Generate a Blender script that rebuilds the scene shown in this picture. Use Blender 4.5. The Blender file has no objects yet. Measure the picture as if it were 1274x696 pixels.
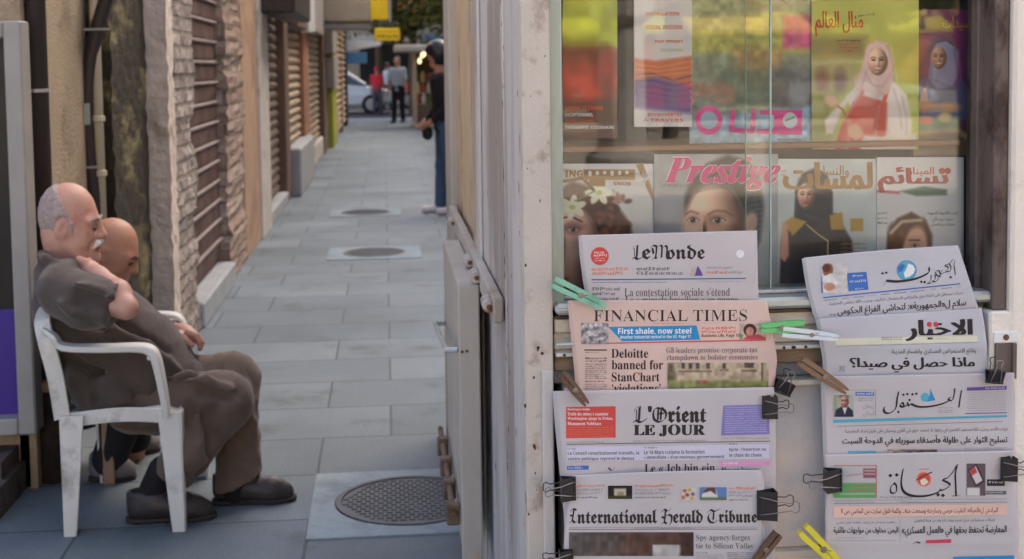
import bpy, math, random
import numpy as np
from mathutils import Vector, Matrix

random.seed(11)
rng = np.random.default_rng(7)
scene = bpy.context.scene
COL = scene.collection
PI = math.pi

# ------------------------------------------------------------------ camera
FPX, IW, IH = 1650.0, 1274.0, 696.0          # focal length in photo pixels
CAM_H = 1.45
YAW, PITCH, ROLL = math.radians(5.43), math.radians(4.0), math.radians(0.75)
_F0 = Vector((math.sin(YAW), math.cos(YAW), 0)); _R0 = Vector((math.cos(YAW), -math.sin(YAW), 0)); _UP = Vector((0, 0, 1))
CF = (_F0 * math.cos(PITCH) - _UP * math.sin(PITCH)).normalized()
_U1 = (_UP * math.cos(PITCH) + _F0 * math.sin(PITCH)).normalized()
CR = (_R0 * math.cos(ROLL) - _U1 * math.sin(ROLL)).normalized()
CU = (_R0 * math.sin(ROLL) + _U1 * math.cos(ROLL)).normalized()
CPOS = Vector((0, 0, CAM_H))
PCX = 637.0
_ad = Vector((0, 1, 0))
PCY = 84.0 + FPX * (_ad.dot(CU) / _ad.dot(CF))          # principal row that puts the alley's vanishing point at y = 84
cam_d = bpy.data.cameras.new('camera')
cam_d.sensor_width = 36.0
cam_d.lens = FPX / IW * 36.0
cam_d.shift_y = -(IH / 2 - PCY) / IW
cam_d.clip_start, cam_d.clip_end = 0.05, 600
cam_d.dof.use_dof = True
cam_d.dof.focus_distance = 2.42
cam_d.dof.aperture_fstop = 6.5
cam = bpy.data.objects.new('camera', cam_d)
COL.objects.link(cam)
M = Matrix((CR, CU, -CF)).transposed().to_4x4(); M.translation = CPOS
cam.matrix_world = M
scene.camera = cam

# ------------------------------------------------------------------ world and sun
SUN_EL, SUN_AZ = math.radians(46), math.radians(52)     # azimuth from +Y towards +X
world = bpy.data.worlds.new('World'); scene.world = world; world.use_nodes = True
nt = world.node_tree
bg = nt.nodes['Background']
sky = nt.nodes.new('ShaderNodeTexSky'); sky.sky_type = 'NISHITA'; sky.sun_disc = False
sky.sun_elevation = SUN_EL; sky.sun_rotation = SUN_AZ
sky.air_density = 1.0; sky.dust_density = 7.0; sky.ozone_density = 0.4
nt.links.new(sky.outputs[0], bg.inputs[0]); bg.inputs[1].default_value = 0.095
sun_d = bpy.data.lights.new('sun', 'SUN'); sun_d.energy = 5.0; sun_d.angle = math.radians(0.5); sun_d.color = (1, .92, .82)
sun = bpy.data.objects.new('sun', sun_d); COL.objects.link(sun)
sdir = Vector((math.sin(SUN_AZ) * math.cos(SUN_EL), math.cos(SUN_AZ) * math.cos(SUN_EL), math.sin(SUN_EL)))
sun.rotation_euler = (-sdir).to_track_quat('-Z', 'Y').to_euler()
sun.location = (10, 10, 30)
vs = scene.view_settings
vs.view_transform = 'Standard'; vs.look = 'None'; vs.exposure = 2.25; vs.gamma = 1; vs.use_curve_mapping = False
scene.cycles.max_bounces = 8; scene.cycles.diffuse_bounces = 4; scene.cycles.glossy_bounces = 4
scene.cycles.transparent_max_bounces = 12; scene.cycles.transmission_bounces = 4
scene.cycles.caustics_reflective = False; scene.cycles.caustics_refractive = False
scene.cycles.use_denoising = True
scene.cycles.sample_clamp_indirect = 6

# ------------------------------------------------------------------ measuring the place: rays through the photograph
def ray(px, py):
    return CF + CR * ((px - PCX) / FPX) + CU * ((PCY - py) / FPX)
def P(px, py, Y):
    d = ray(px, py); return CPOS + d * (Y / d.y)
def PX(px, py, X):
    d = ray(px, py); return CPOS + d * (X / d.x)
def G(px, py, z=0.0):
    d = ray(px, py); return CPOS + d * ((z - CAM_H) / d.z)

# ------------------------------------------------------------------ materials
def lin(r, g, b):
    f = lambda c: (c / 255) / 12.92 if c / 255 <= .04045 else ((c / 255 + .055) / 1.055) ** 2.4
    return (f(r), f(g), f(b))
MATS = {}
def mat(name, col=(.5, .5, .5), rough=.8, var=.12, scale=6.0, bump=0.0, bscale=60.0, col2=None, thr=.55, soft=.12, s2=3.0,
        metal=0.0, spec=.4, stretch=(1, 1, 1), trans=0.0, emit=None, coat=0.0, sheen=0.0, ridge=None):
    if name in MATS: return MATS[name]
    m = bpy.data.materials.new(name); m.use_nodes = True; n = m.node_tree.nodes; l = m.node_tree.links
    b = n['Principled BSDF']
    b.inputs['Roughness'].default_value = rough; b.inputs['Metallic'].default_value = metal
    b.inputs['Specular IOR Level'].default_value = spec
    if coat: b.inputs['Coat Weight'].default_value = coat; b.inputs['Coat Roughness'].default_value = .15
    if sheen: b.inputs['Sheen Weight'].default_value = sheen
    tc = n.new('ShaderNodeTexCoord'); mp = n.new('ShaderNodeMapping'); mp.inputs['Scale'].default_value = stretch
    l.new(tc.outputs['Object'], mp.inputs[0])
    nz = n.new('ShaderNodeTexNoise'); nz.inputs['Scale'].default_value = scale; nz.inputs['Detail'].default_value = 6; nz.inputs['Roughness'].default_value = .6
    l.new(mp.outputs[0], nz.inputs['Vector'])
    mr = n.new('ShaderNodeMapRange'); mr.inputs[1].default_value = .3; mr.inputs[2].default_value = .7
    l.new(nz.outputs[0], mr.inputs[0])
    mx = n.new('ShaderNodeMix'); mx.data_type = 'RGBA'
    mx.inputs[6].default_value = tuple(c * (1 - var) for c in col) + (1,)
    mx.inputs[7].default_value = tuple(min(c * (1 + var), 1) for c in col) + (1,)
    l.new(mr.outputs[0], mx.inputs[0])
    out = mx.outputs[2]
    if col2 is not None:
        nz2 = n.new('ShaderNodeTexNoise'); nz2.inputs['Scale'].default_value = s2; nz2.inputs['Detail'].default_value = 8; nz2.inputs['Roughness'].default_value = .65
        l.new(mp.outputs[0], nz2.inputs['Vector'])
        m2 = n.new('ShaderNodeMapRange'); m2.inputs[1].default_value = thr - soft / 2; m2.inputs[2].default_value = thr + soft / 2
        l.new(nz2.outputs[0], m2.inputs[0])
        mx2 = n.new('ShaderNodeMix'); mx2.data_type = 'RGBA'
        l.new(m2.outputs[0], mx2.inputs[0]); l.new(out, mx2.inputs[6]); mx2.inputs[7].default_value = tuple(col2) + (1,)
        out = mx2.outputs[2]
    l.new(out, b.inputs['Base Color'])
    if bump:
        nb = n.new('ShaderNodeTexNoise'); nb.inputs['Scale'].default_value = bscale; nb.inputs['Detail'].default_value = 5
        l.new(mp.outputs[0], nb.inputs['Vector'])
        bp = n.new('ShaderNodeBump'); bp.inputs['Strength'].default_value = bump; bp.inputs['Distance'].default_value = .02
        l.new(nb.outputs[0], bp.inputs['Height']); l.new(bp.outputs[0], b.inputs['Normal'])
    if ridge:
        nr = n.new('ShaderNodeTexNoise'); nr.noise_type = 'RIDGED_MULTIFRACTAL'; nr.inputs['Scale'].default_value = ridge[0]; nr.inputs['Detail'].default_value = 2.5; nr.inputs['Distortion'].default_value = .6
        mq = n.new('ShaderNodeMapping'); mq.inputs['Scale'].default_value = (1.0, .45, 1.0); mq.inputs['Rotation'].default_value = (0, .7, 0); l.new(tc.outputs['Object'], mq.inputs[0]); l.new(mq.outputs[0], nr.inputs['Vector'])
        b2 = n.new('ShaderNodeBump'); b2.inputs['Strength'].default_value = ridge[1]; b2.inputs['Distance'].default_value = .03; l.new(nr.outputs[0], b2.inputs['Height'])
        if bump: l.new(bp.outputs[0], b2.inputs['Normal'])
        l.new(b2.outputs[0], b.inputs['Normal'])
    if emit:
        b.inputs['Emission Color'].default_value = tuple(emit[:3]) + (1,); b.inputs['Emission Strength'].default_value = emit[3]
    MATS[name] = m
    return m

def mat_brick(name, c1, c2, mortar, bw, bh, ms=.012, axes='xy', rough=.85, bump=.4, var=.25, scale=5, off=.5, noise_bump=.15, nscale=60, rot=None, speck=0.0, stain=None):
    """brick / paving pattern; axes say which object axes run along (width, height)"""
    if name in MATS: return MATS[name]
    m = bpy.data.materials.new(name); m.use_nodes = True; n = m.node_tree.nodes; l = m.node_tree.links
    b = n['Principled BSDF']; b.inputs['Roughness'].default_value = rough; b.inputs['Specular IOR Level'].default_value = .35
    tc = n.new('ShaderNodeTexCoord'); sp = n.new('ShaderNodeSeparateXYZ'); cb = n.new('ShaderNodeCombineXYZ')
    l.new(tc.outputs['Object'], sp.inputs[0])
    ix = {'x': 0, 'y': 1, 'z': 2}
    l.new(sp.outputs[ix[axes[0]]], cb.inputs[0]); l.new(sp.outputs[ix[axes[1]]], cb.inputs[1])
    wob = n.new('ShaderNodeTexNoise'); wob.inputs['Scale'].default_value = 3 / max(bw, .2); wob.inputs['Detail'].default_value = 3
    l.new(tc.outputs['Object'], wob.inputs['Vector'])
    add = n.new('ShaderNodeVectorMath'); add.operation = 'MULTIPLY_ADD'
    l.new(wob.outputs[1], add.inputs[0]); add.inputs[1].default_value = (ms * .8,) * 3; l.new(cb.outputs[0], add.inputs[2])
    br = n.new('ShaderNodeTexBrick')
    br.inputs['Color1'].default_value = (0, 0, 0, 1); br.inputs['Color2'].default_value = (1, 1, 1, 1); br.inputs['Mortar'].default_value = (.5, .5, .5, 1)
    br.inputs['Scale'].default_value = 1; br.inputs['Brick Width'].default_value = bw; br.inputs['Row Height'].default_value = bh
    br.inputs['Mortar Size'].default_value = ms; br.inputs['Mortar Smooth'].default_value = .4; br.offset = off
    l.new(add.outputs[0], br.inputs['Vector'])
    nz = n.new('ShaderNodeTexNoise'); nz.inputs['Scale'].default_value = scale; nz.inputs['Detail'].default_value = 8; nz.inputs['Roughness'].default_value = .65
    l.new(tc.outputs['Object'], nz.inputs['Vector'])
    mx = n.new('ShaderNodeMix'); mx.data_type = 'RGBA'; mx.inputs[6].default_value = c1 + (1,); mx.inputs[7].default_value = c2 + (1,)
    l.new(br.outputs[0], mx.inputs[0])
    mr = n.new('ShaderNodeMapRange'); mr.inputs[1].default_value = .3; mr.inputs[2].default_value = .7; mr.inputs[3].default_value = 1 - var; mr.inputs[4].default_value = 1 + var
    l.new(nz.outputs[0], mr.inputs[0])
    mu = n.new('ShaderNodeMix'); mu.data_type = 'RGBA'; mu.blend_type = 'MULTIPLY'; mu.inputs[0].default_value = 1
    l.new(mx.outputs[2], mu.inputs[6]); l.new(mr.outputs[0], mu.inputs[7])
    if speck:
        ns = n.new('ShaderNodeTexNoise'); ns.inputs['Scale'].default_value = 150; ns.inputs['Detail'].default_value = 3; l.new(tc.outputs['Object'], ns.inputs['Vector'])
        ms_ = n.new('ShaderNodeMapRange'); ms_.inputs[1].default_value = .35; ms_.inputs[2].default_value = .65; ms_.inputs[3].default_value = 1 - speck; ms_.inputs[4].default_value = 1 + speck; l.new(ns.outputs[0], ms_.inputs[0])
        mk = n.new('ShaderNodeMix'); mk.data_type = 'RGBA'; mk.blend_type = 'MULTIPLY'; mk.inputs[0].default_value = 1; l.new(mu.outputs[2], mk.inputs[6]); l.new(ms_.outputs[0], mk.inputs[7]); mu = mk
    if stain:
        ns = n.new('ShaderNodeTexNoise'); ns.inputs['Scale'].default_value = 2.3; ns.inputs['Detail'].default_value = 9; ns.inputs['Roughness'].default_value = .7; l.new(tc.outputs['Object'], ns.inputs['Vector'])
        ms_ = n.new('ShaderNodeMapRange'); ms_.inputs[1].default_value = .56; ms_.inputs[2].default_value = .7; ms_.inputs[3].default_value = 0; ms_.inputs[4].default_value = .75; l.new(ns.outputs[0], ms_.inputs[0])
        mk = n.new('ShaderNodeMix'); mk.data_type = 'RGBA'; l.new(ms_.outputs[0], mk.inputs[0]); l.new(mu.outputs[2], mk.inputs[6]); mk.inputs[7].default_value = stain + (1,); mu = mk
    m3 = n.new('ShaderNodeMix'); m3.data_type = 'RGBA'; l.new(br.outputs[1], m3.inputs[0]); l.new(mu.outputs[2], m3.inputs[6]); m3.inputs[7].default_value = mortar + (1,)
    l.new(m3.outputs[2], b.inputs['Base Color'])
    nb = n.new('ShaderNodeTexNoise'); nb.inputs['Scale'].default_value = nscale; nb.inputs['Detail'].default_value = 6
    l.new(tc.outputs['Object'], nb.inputs['Vector'])
    hh = n.new('ShaderNodeMath'); hh.operation = 'MULTIPLY_ADD'; l.new(nb.outputs[0], hh.inputs[0]); hh.inputs[1].default_value = noise_bump / max(bump, .01)
    iv = n.new('ShaderNodeMath'); iv.operation = 'SUBTRACT'; iv.inputs[0].default_value = 1; l.new(br.outputs[1], iv.inputs[1]); l.new(iv.outputs[0], hh.inputs[2])
    bp = n.new('ShaderNodeBump'); bp.inputs['Strength'].default_value = bump; bp.inputs['Distance'].default_value = .012
    l.new(hh.outputs[0], bp.inputs['Height']); l.new(bp.outputs[0], b.inputs['Normal'])
    MATS[name] = m
    return m

def mat_print(name='printed_ink', rough=.6, coat=0.0):
    """the picture printed on a cover or page: colours of the ink stored per point"""
    if name in MATS: return MATS[name]
    m = bpy.data.materials.new(name); m.use_nodes = True; n = m.node_tree.nodes; l = m.node_tree.links
    b = n['Principled BSDF']; b.inputs['Roughness'].default_value = rough; b.inputs['Specular IOR Level'].default_value = .35
    if coat: b.inputs['Coat Weight'].default_value = coat; b.inputs['Coat Roughness'].default_value = .2
    a = n.new('ShaderNodeAttribute'); a.attribute_name = 'Col'
    l.new(a.outputs['Color'], b.inputs['Base Color'])
    MATS[name] = m
    return m

# ------------------------------------------------------------------ things, parts
WLOC = {}
def tag(o, label=None, cat=None, group=None, kind=None):
    if label: o['label'] = label
    if cat: o['category'] = cat
    if group: o['group'] = group
    if kind: o['kind'] = kind
    return o
def thing(name, label, cat, loc=(0, 0, 0), group=None):
    o = bpy.data.objects.new(name, None); COL.objects.link(o); o.empty_display_size = .1
    o.location = loc; WLOC[o.name] = Vector(loc)
    return tag(o, label, cat, group)

class MB:
    def __init__(s): s.v = []; s.f = []; s.m = []
    def add(s, verts, faces, mi=0):
        b = len(s.v); s.v.extend([tuple(v) for v in verts])
        for f in faces: s.f.append(tuple(b + i for i in f)); s.m.append(mi)
        return s
    def box(s, a, b, mi=0):
        x0, x1 = sorted((a[0], b[0])); y0, y1 = sorted((a[1], b[1])); z0, z1 = sorted((a[2], b[2]))
        return s.add([(x0, y0, z0), (x1, y0, z0), (x1, y1, z0), (x0, y1, z0), (x0, y0, z1), (x1, y0, z1), (x1, y1, z1), (x0, y1, z1)],
                     [(0, 3, 2, 1), (4, 5, 6, 7), (0, 1, 5, 4), (1, 2, 6, 5), (2, 3, 7, 6), (3, 0, 4, 7)], mi)
    def bbox(s, a, b, bev=.004, mi=0):
        """box with bevelled edges"""
        lo = [min(a[i], b[i]) for i in range(3)]; hi = [max(a[i], b[i]) for i in range(3)]
        bev = min([bev] + [(hi[i] - lo[i]) * .45 for i in range(3)])
        vs = []; idx = {}
        for sx in (0, 1):
            for sy in (0, 1):
                for sz in (0, 1):
                    c = [(lo, hi)[q][i] for i, q in enumerate((sx, sy, sz))]
                    d = [bev if q == 0 else -bev for q in (sx, sy, sz)]
                    for ax in range(3):
                        p = [c[i] + (d[i] if i != ax else 0) for i in range(3)]
                        idx[(sx, sy, sz, ax)] = len(vs); vs.append(p)
        F = []
        for ax in range(3):
            o = [i for i in range(3) if i != ax]
            for q in (0, 1):
                ks = []
                for (u, w) in ((0, 0), (1, 0), (1, 1), (0, 1)):
                    k = [0, 0, 0]; k[ax] = q; k[o[0]] = u; k[o[1]] = w; ks.append(idx[tuple(k) + (ax,)])
                F.append(ks)
            for u in (0, 1):
                for w in (0, 1):
                    k0 = [0, 0, 0]; k0[o[0]] = u; k0[o[1]] = w; k1 = list(k0); k1[ax] = 1
                    F.append([idx[tuple(k0) + (o[0],)], idx[tuple(k1) + (o[0],)], idx[tuple(k1) + (o[1],)], idx[tuple(k0) + (o[1],)]])
        for sx in (0, 1):
            for sy in (0, 1):
                for sz in (0, 1): F.append([idx[(sx, sy, sz, 0)], idx[(sx, sy, sz, 1)], idx[(sx, sy, sz, 2)]])
        c = Vector([(lo[i] + hi[i]) / 2 for i in range(3)])
        G2 = []
        for f in F:
            p = [Vector(vs[i]) for i in f]; nn = (p[1] - p[0]).cross(p[2] - p[0]); mid = sum(p, Vector()) / len(p)
            G2.append(f if nn.dot(mid - c) > 0 else f[::-1])
        return s.add(vs, G2, mi)
    def quad(s, a, b, c, d, mi=0): return s.add([a, b, c, d], [(0, 1, 2, 3)], mi)
    def tube(s, pts, r, n=10, mi=0, cap=True, flat=1.0, up=None):
        pts = [Vector(p) for p in pts]; k = len(pts)
        rs = r if hasattr(r, '__len__') else [r] * k
        vs = []; prev = None
        for i, p in enumerate(pts):
            t = (pts[min(i + 1, k - 1)] - pts[max(i - 1, 0)]).normalized()
            u = Vector(up) if up is not None else (prev if prev is not None else (Vector((0, 0, 1)) if abs(t.z) < .9 else Vector((1, 0, 0))))
            u = (u - t * u.dot(t)).normalized(); w = t.cross(u); prev = u
            for j in range(n):
                a = 2 * PI * j / n
                vs.append(p + u * math.cos(a) * rs[i] * flat + w * math.sin(a) * rs[i])
        fs = []
        for i in range(k - 1):
            for j in range(n):
                j2 = (j + 1) % n
                fs.append((i * n + j, i * n + j2, (i + 1) * n + j2, (i + 1) * n + j))
        if cap: fs.append(tuple(range(n))[::-1]); fs.append(tuple((k - 1) * n + j for j in range(n)))
        return s.add(vs, fs, mi)
    def strip(s, pts, wdir, w, t, mi=0, bev=.2, sub=4):
        """flat bar swept along a smooth curve through pts: w wide along wdir, t thick"""
        pts = [Vector(p) for p in pts]; k = len(pts); wd = Vector(wdir).normalized()
        ws = list(w) if hasattr(w, '__len__') else [w] * k; ts = list(t) if hasattr(t, '__len__') else [t] * k
        if sub > 1 and k > 2:
            P2, W2, T2 = [pts[0]], [ws[0]], [ts[0]]
            for i in range(k - 1):
                p0, p1, p2, p3 = pts[max(i - 1, 0)], pts[i], pts[i + 1], pts[min(i + 2, k - 1)]
                for q in range(1, sub + 1):
                    a = q / sub
                    P2.append(.5 * ((2 * p1) + (p2 - p0) * a + (2 * p0 - 5 * p1 + 4 * p2 - p3) * a * a + (3 * p1 - p0 - 3 * p2 + p3) * a ** 3))
                    W2.append(ws[i] + (ws[i + 1] - ws[i]) * a); T2.append(ts[i] + (ts[i + 1] - ts[i]) * a)
            pts, ws, ts, k = P2, W2, T2, len(P2)
        vs = []
        for i, p in enumerate(pts):
            tn = (pts[min(i + 1, k - 1)] - pts[max(i - 1, 0)]).normalized(); nn = tn.cross(wd).normalized()
            a, b = ws[i] / 2, ts[i] / 2; e = min(a, b) * 2 * bev
            for (x, y) in ((-a + e, -b), (a - e, -b), (a, -b + e), (a, b - e), (a - e, b), (-a + e, b), (-a, b - e), (-a, -b + e)):
                vs.append(p + wd * x + nn * y)
        fs = []
        for i in range(k - 1):
            for j in range(8):
                j2 = (j + 1) % 8; fs.append((i * 8 + j, i * 8 + j2, (i + 1) * 8 + j2, (i + 1) * 8 + j))
        fs.append(tuple(range(8))[::-1]); fs.append(tuple((k - 1) * 8 + j for j in range(8)))
        return s.add(vs, fs, mi)
    def prism(s, poly, ext, mi=0):
        """closed polygon (list of 3D points) extruded by vector ext"""
        a = [Vector(p) for p in poly]; e = Vector(ext); k = len(a)
        return s.add(a + [p + e for p in a], [tuple(range(k))[::-1], tuple(range(k, 2 * k))] + [(i, (i + 1) % k, k + (i + 1) % k, k + i) for i in range(k)], mi)
    def lathe(s, base, prof, n=20, mi=0, axis='z'):
        vs = []
        for (r, z) in prof:
            for j in range(n):
                a = 2 * PI * j / n; q = (r * math.cos(a), r * math.sin(a), z)
                if axis == 'y': q = (q[0], q[2], q[1])
                if axis == 'x': q = (q[2], q[0], q[1])
                vs.append(Vector(base) + Vector(q))
        k = len(prof); fs = []
        for i in range(k - 1):
            for j in range(n): fs.append((i * n + j, i * n + (j + 1) % n, (i + 1) * n + (j + 1) % n, (i + 1) * n + j))
        fs.append(tuple(range(n))[::-1]); fs.append(tuple((k - 1) * n + j for j in range(n)))
        return s.add(vs, fs, mi)
    def grid(s, pts, n, flip=False, mi=0):
        m = len(pts) // n
        f = [(j * n + i, (j + 1) * n + i, (j + 1) * n + i + 1, j * n + i + 1) for j in range(m - 1) for i in range(n - 1)]
        return s.add(pts, [q[::-1] for q in f] if flip else f, mi)
    def build(s, name, mats, parent=None, local=False, smooth=False, cols=None, fix=False, loc=None):
        if not isinstance(mats, (list, tuple)): mats = [mats]
        off = Vector((0, 0, 0))
        if parent is not None and not local: off = WLOC.get(parent.name, Vector((0, 0, 0)))
        if parent is None and loc is not None: off = Vector(loc)
        me = bpy.data.meshes.new(name)
        me.from_pydata([(v[0] - off.x, v[1] - off.y, v[2] - off.z) for v in s.v], [], s.f)
        for m in mats: me.materials.append(m)
        me.polygons.foreach_set('material_index', s.m)
        if smooth: me.polygons.foreach_set('use_smooth', [True] * len(me.polygons))
        if cols is not None:
            at = me.attributes.new('Col', 'FLOAT_COLOR', 'POINT')
            c = np.ones((len(s.v), 4), np.float32); c[:, :3] = cols; at.data.foreach_set('color', c.ravel())
        if fix:
            import bmesh
            b = bmesh.new(); b.from_mesh(me); bmesh.ops.recalc_face_normals(b, faces=b.faces); b.to_mesh(me); b.free()
        me.update()
        o = bpy.data.objects.new(name, me); COL.objects.link(o)
        if parent is not None:
            o.parent = parent
            WLOC[o.name] = off if not local else Vector((0, 0, 0))
        else:
            o.location = off; WLOC[o.name] = off
        return o
def struct(o): o['kind'] = 'structure'; return o
def kids(o): return [c for c in bpy.data.objects if c.parent == o]
def copy_tree(o, parent=None):
    c = o.copy(); COL.objects.link(c); c.parent = parent
    for ch in kids(o): copy_tree(ch, c)
    return c
# ------------------------------------------------------------------ lettering
def _style(s, style):
    if style == 'sans': return s
    base = {'serif': (0x1D400, 0x1D41A, 0x1D7CE), 'frak': (0x1D56C, 0x1D586, None), 'bi': (0x1D468, 0x1D482, None), 'sansb': (0x1D5D4, 0x1D5EE, 0x1D7EC)}[style]
    o = ''
    for ch in s:
        if 'A' <= ch <= 'Z': o += chr(base[0] + ord(ch) - 65)
        elif 'a' <= ch <= 'z': o += chr(base[1] + ord(ch) - 97)
        elif '0' <= ch <= '9' and base[2]: o += chr(base[2] + ord(ch) - 48)
        else: o += ch
    return o
_AR = {}
for _c, _b, _j in [('ا', 0xFE8D, 'R'), ('آ', 0xFE81, 'R'), ('أ', 0xFE83, 'R'), ('إ', 0xFE87, 'R'), ('ؤ', 0xFE85, 'R'), ('ئ', 0xFE89, 'D'), ('ء', 0xFE80, 'U'),
                   ('ب', 0xFE8F, 'D'), ('ة', 0xFE93, 'R'), ('ت', 0xFE95, 'D'), ('ث', 0xFE99, 'D'), ('ج', 0xFE9D, 'D'), ('ح', 0xFEA1, 'D'), ('خ', 0xFEA5, 'D'),
                   ('د', 0xFEA9, 'R'), ('ذ', 0xFEAB, 'R'), ('ر', 0xFEAD, 'R'), ('ز', 0xFEAF, 'R'), ('س', 0xFEB1, 'D'), ('ش', 0xFEB5, 'D'), ('ص', 0xFEB9, 'D'),
                   ('ض', 0xFEBD, 'D'), ('ط', 0xFEC1, 'D'), ('ظ', 0xFEC5, 'D'), ('ع', 0xFEC9, 'D'), ('غ', 0xFECD, 'D'), ('ف', 0xFED1, 'D'), ('ق', 0xFED5, 'D'),
                   ('ك', 0xFED9, 'D'), ('ل', 0xFEDD, 'D'), ('م', 0xFEE1, 'D'), ('ن', 0xFEE5, 'D'), ('ه', 0xFEE9, 'D'), ('و', 0xFEED, 'R'), ('ى', 0xFEEF, 'R'), ('ي', 0xFEF1, 'D')]:
    _AR[_c] = (_b, _j)
def arabic(s):
    """letters in their joined forms, laid out left to right for drawing"""
    out = []; i = 0; prev = False
    while i < len(s):
        c = s[i]
        if c == 'ل' and i + 1 < len(s) and s[i + 1] in 'اأإ':
            b = {'ا': 0xFEFB, 'أ': 0xFEF7, 'إ': 0xFEF9}[s[i + 1]]
            out.append(chr(b + (1 if prev else 0))); prev = False; i += 2; continue
        if c in _AR:
            b, j = _AR[c]; nx = s[i + 1] if i + 1 < len(s) else ' '
            njoin = j == 'D' and nx in _AR and _AR[nx][1] != 'U'
            if j == 'U': k = 0; prev = False
            else:
                k = (3 if prev else 2) if njoin else (1 if prev else 0)
                prev = njoin
            out.append(chr(b + k))
        else:
            out.append({'«': '»', '»': '«', '(': ')', ')': '('}.get(c, c)); prev = False
        i += 1
    return ''.join(out[::-1])
_TC = {}
def glyphs(s, style='sans', bold=0.0, bands=0):
    key = (s, style, bold)
    if key in _TC: return _TC[key]
    body = arabic(s) if style == 'arab' else _style(s, style)
    c = bpy.data.curves.new('t', 'FONT'); c.body = body; c.size = 1; c.resolution_u = 3; c.fill_mode = 'NONE'
    o = bpy.data.objects.new('t', c); COL.objects.link(o)
    me = bpy.data.meshes.new_from_object(o.evaluated_get(bpy.context.evaluated_depsgraph_get()))
    n = len(me.vertices); v = np.zeros(n * 3, np.float32); me.vertices.foreach_get('co', v); v = v.reshape(-1, 3)[:, :2].astype(float)
    e = np.zeros(len(me.edges) * 2, np.int32); me.edges.foreach_get('vertices', e); e = e.reshape(-1, 2)
    bpy.data.meshes.remove(me); bpy.data.objects.remove(o); bpy.data.curves.remove(c)
    # contours walked in order, then filled band by band (non-zero winding)
    nxt = {}
    for p, q in e.tolist(): nxt.setdefault(p, []).append(q); nxt.setdefault(q, []).append(p)
    seen = set(); segs = []
    for st in range(n):
        if st in seen or st not in nxt: continue
        loop = [st]; seen.add(st); cur = st
        while True:
            nn = [q for q in nxt[cur] if q not in seen]
            if len(loop) == 1 and st + 1 in nn: nn = [st + 1]
            if not nn: break
            cur = nn[0]; seen.add(cur); loop.append(cur)
        for p, q in zip(loop, loop[1:] + loop[:1]): segs.append((v[p], v[q]))
    A = np.array([t[0] for t in segs]); B = np.array([t[1] for t in segs])
    lo, hi = v.min(0), v.max(0); H = hi[1] - lo[1]
    N = bands or (34 if style != 'arab' else 40)
    ys = np.linspace(lo[1], hi[1], N + 1); V = []; F = []
    def spans(y):
        up = (A[:, 1] <= y) & (B[:, 1] > y); dn = (B[:, 1] <= y) & (A[:, 1] > y); k = up | dn
        x = A[k, 0] + (y - A[k, 1]) / (B[k, 1] - A[k, 1]) * (B[k, 0] - A[k, 0]); w = np.where(up[k], 1, -1)
        o = np.argsort(x); r = []; cnt = 0
        for xx, ww in zip(x[o], w[o]):
            if cnt == 0: a0 = xx
            cnt += ww
            if cnt == 0: r.append([a0, xx])
        out = []
        for a0, b0 in r:
            a0 -= bold; b0 += bold
            if b0 - a0 < .03: m0 = (a0 + b0) / 2; a0, b0 = m0 - .015, m0 + .015
            if out and a0 <= out[-1][1]: out[-1][1] = max(b0, out[-1][1])
            else: out.append([a0, b0])
        return out
    for i in range(N):
        dh = ys[i + 1] - ys[i]
        S0, S1 = spans(ys[i] + dh * .02), spans(ys[i + 1] - dh * .02)
        if len(S0) != len(S1) or any(p[1] < q[0] or q[1] < p[0] for p, q in zip(S0, S1)): S0 = S1 = spans(ys[i] + dh * .5)
        for p, q in zip(S0, S1):
            b = len(V); V += [(p[0], ys[i]), (p[1], ys[i]), (q[1], ys[i + 1]), (q[0], ys[i + 1])]; F.append((b, b + 1, b + 2, b + 3))
    v = np.array(V); lo, hi = v.min(0), v.max(0); v = (v - lo) / (hi - lo)
    _TC[key] = (v, F, (hi - lo)[0] / (hi - lo)[1])
    return _TC[key]

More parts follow.
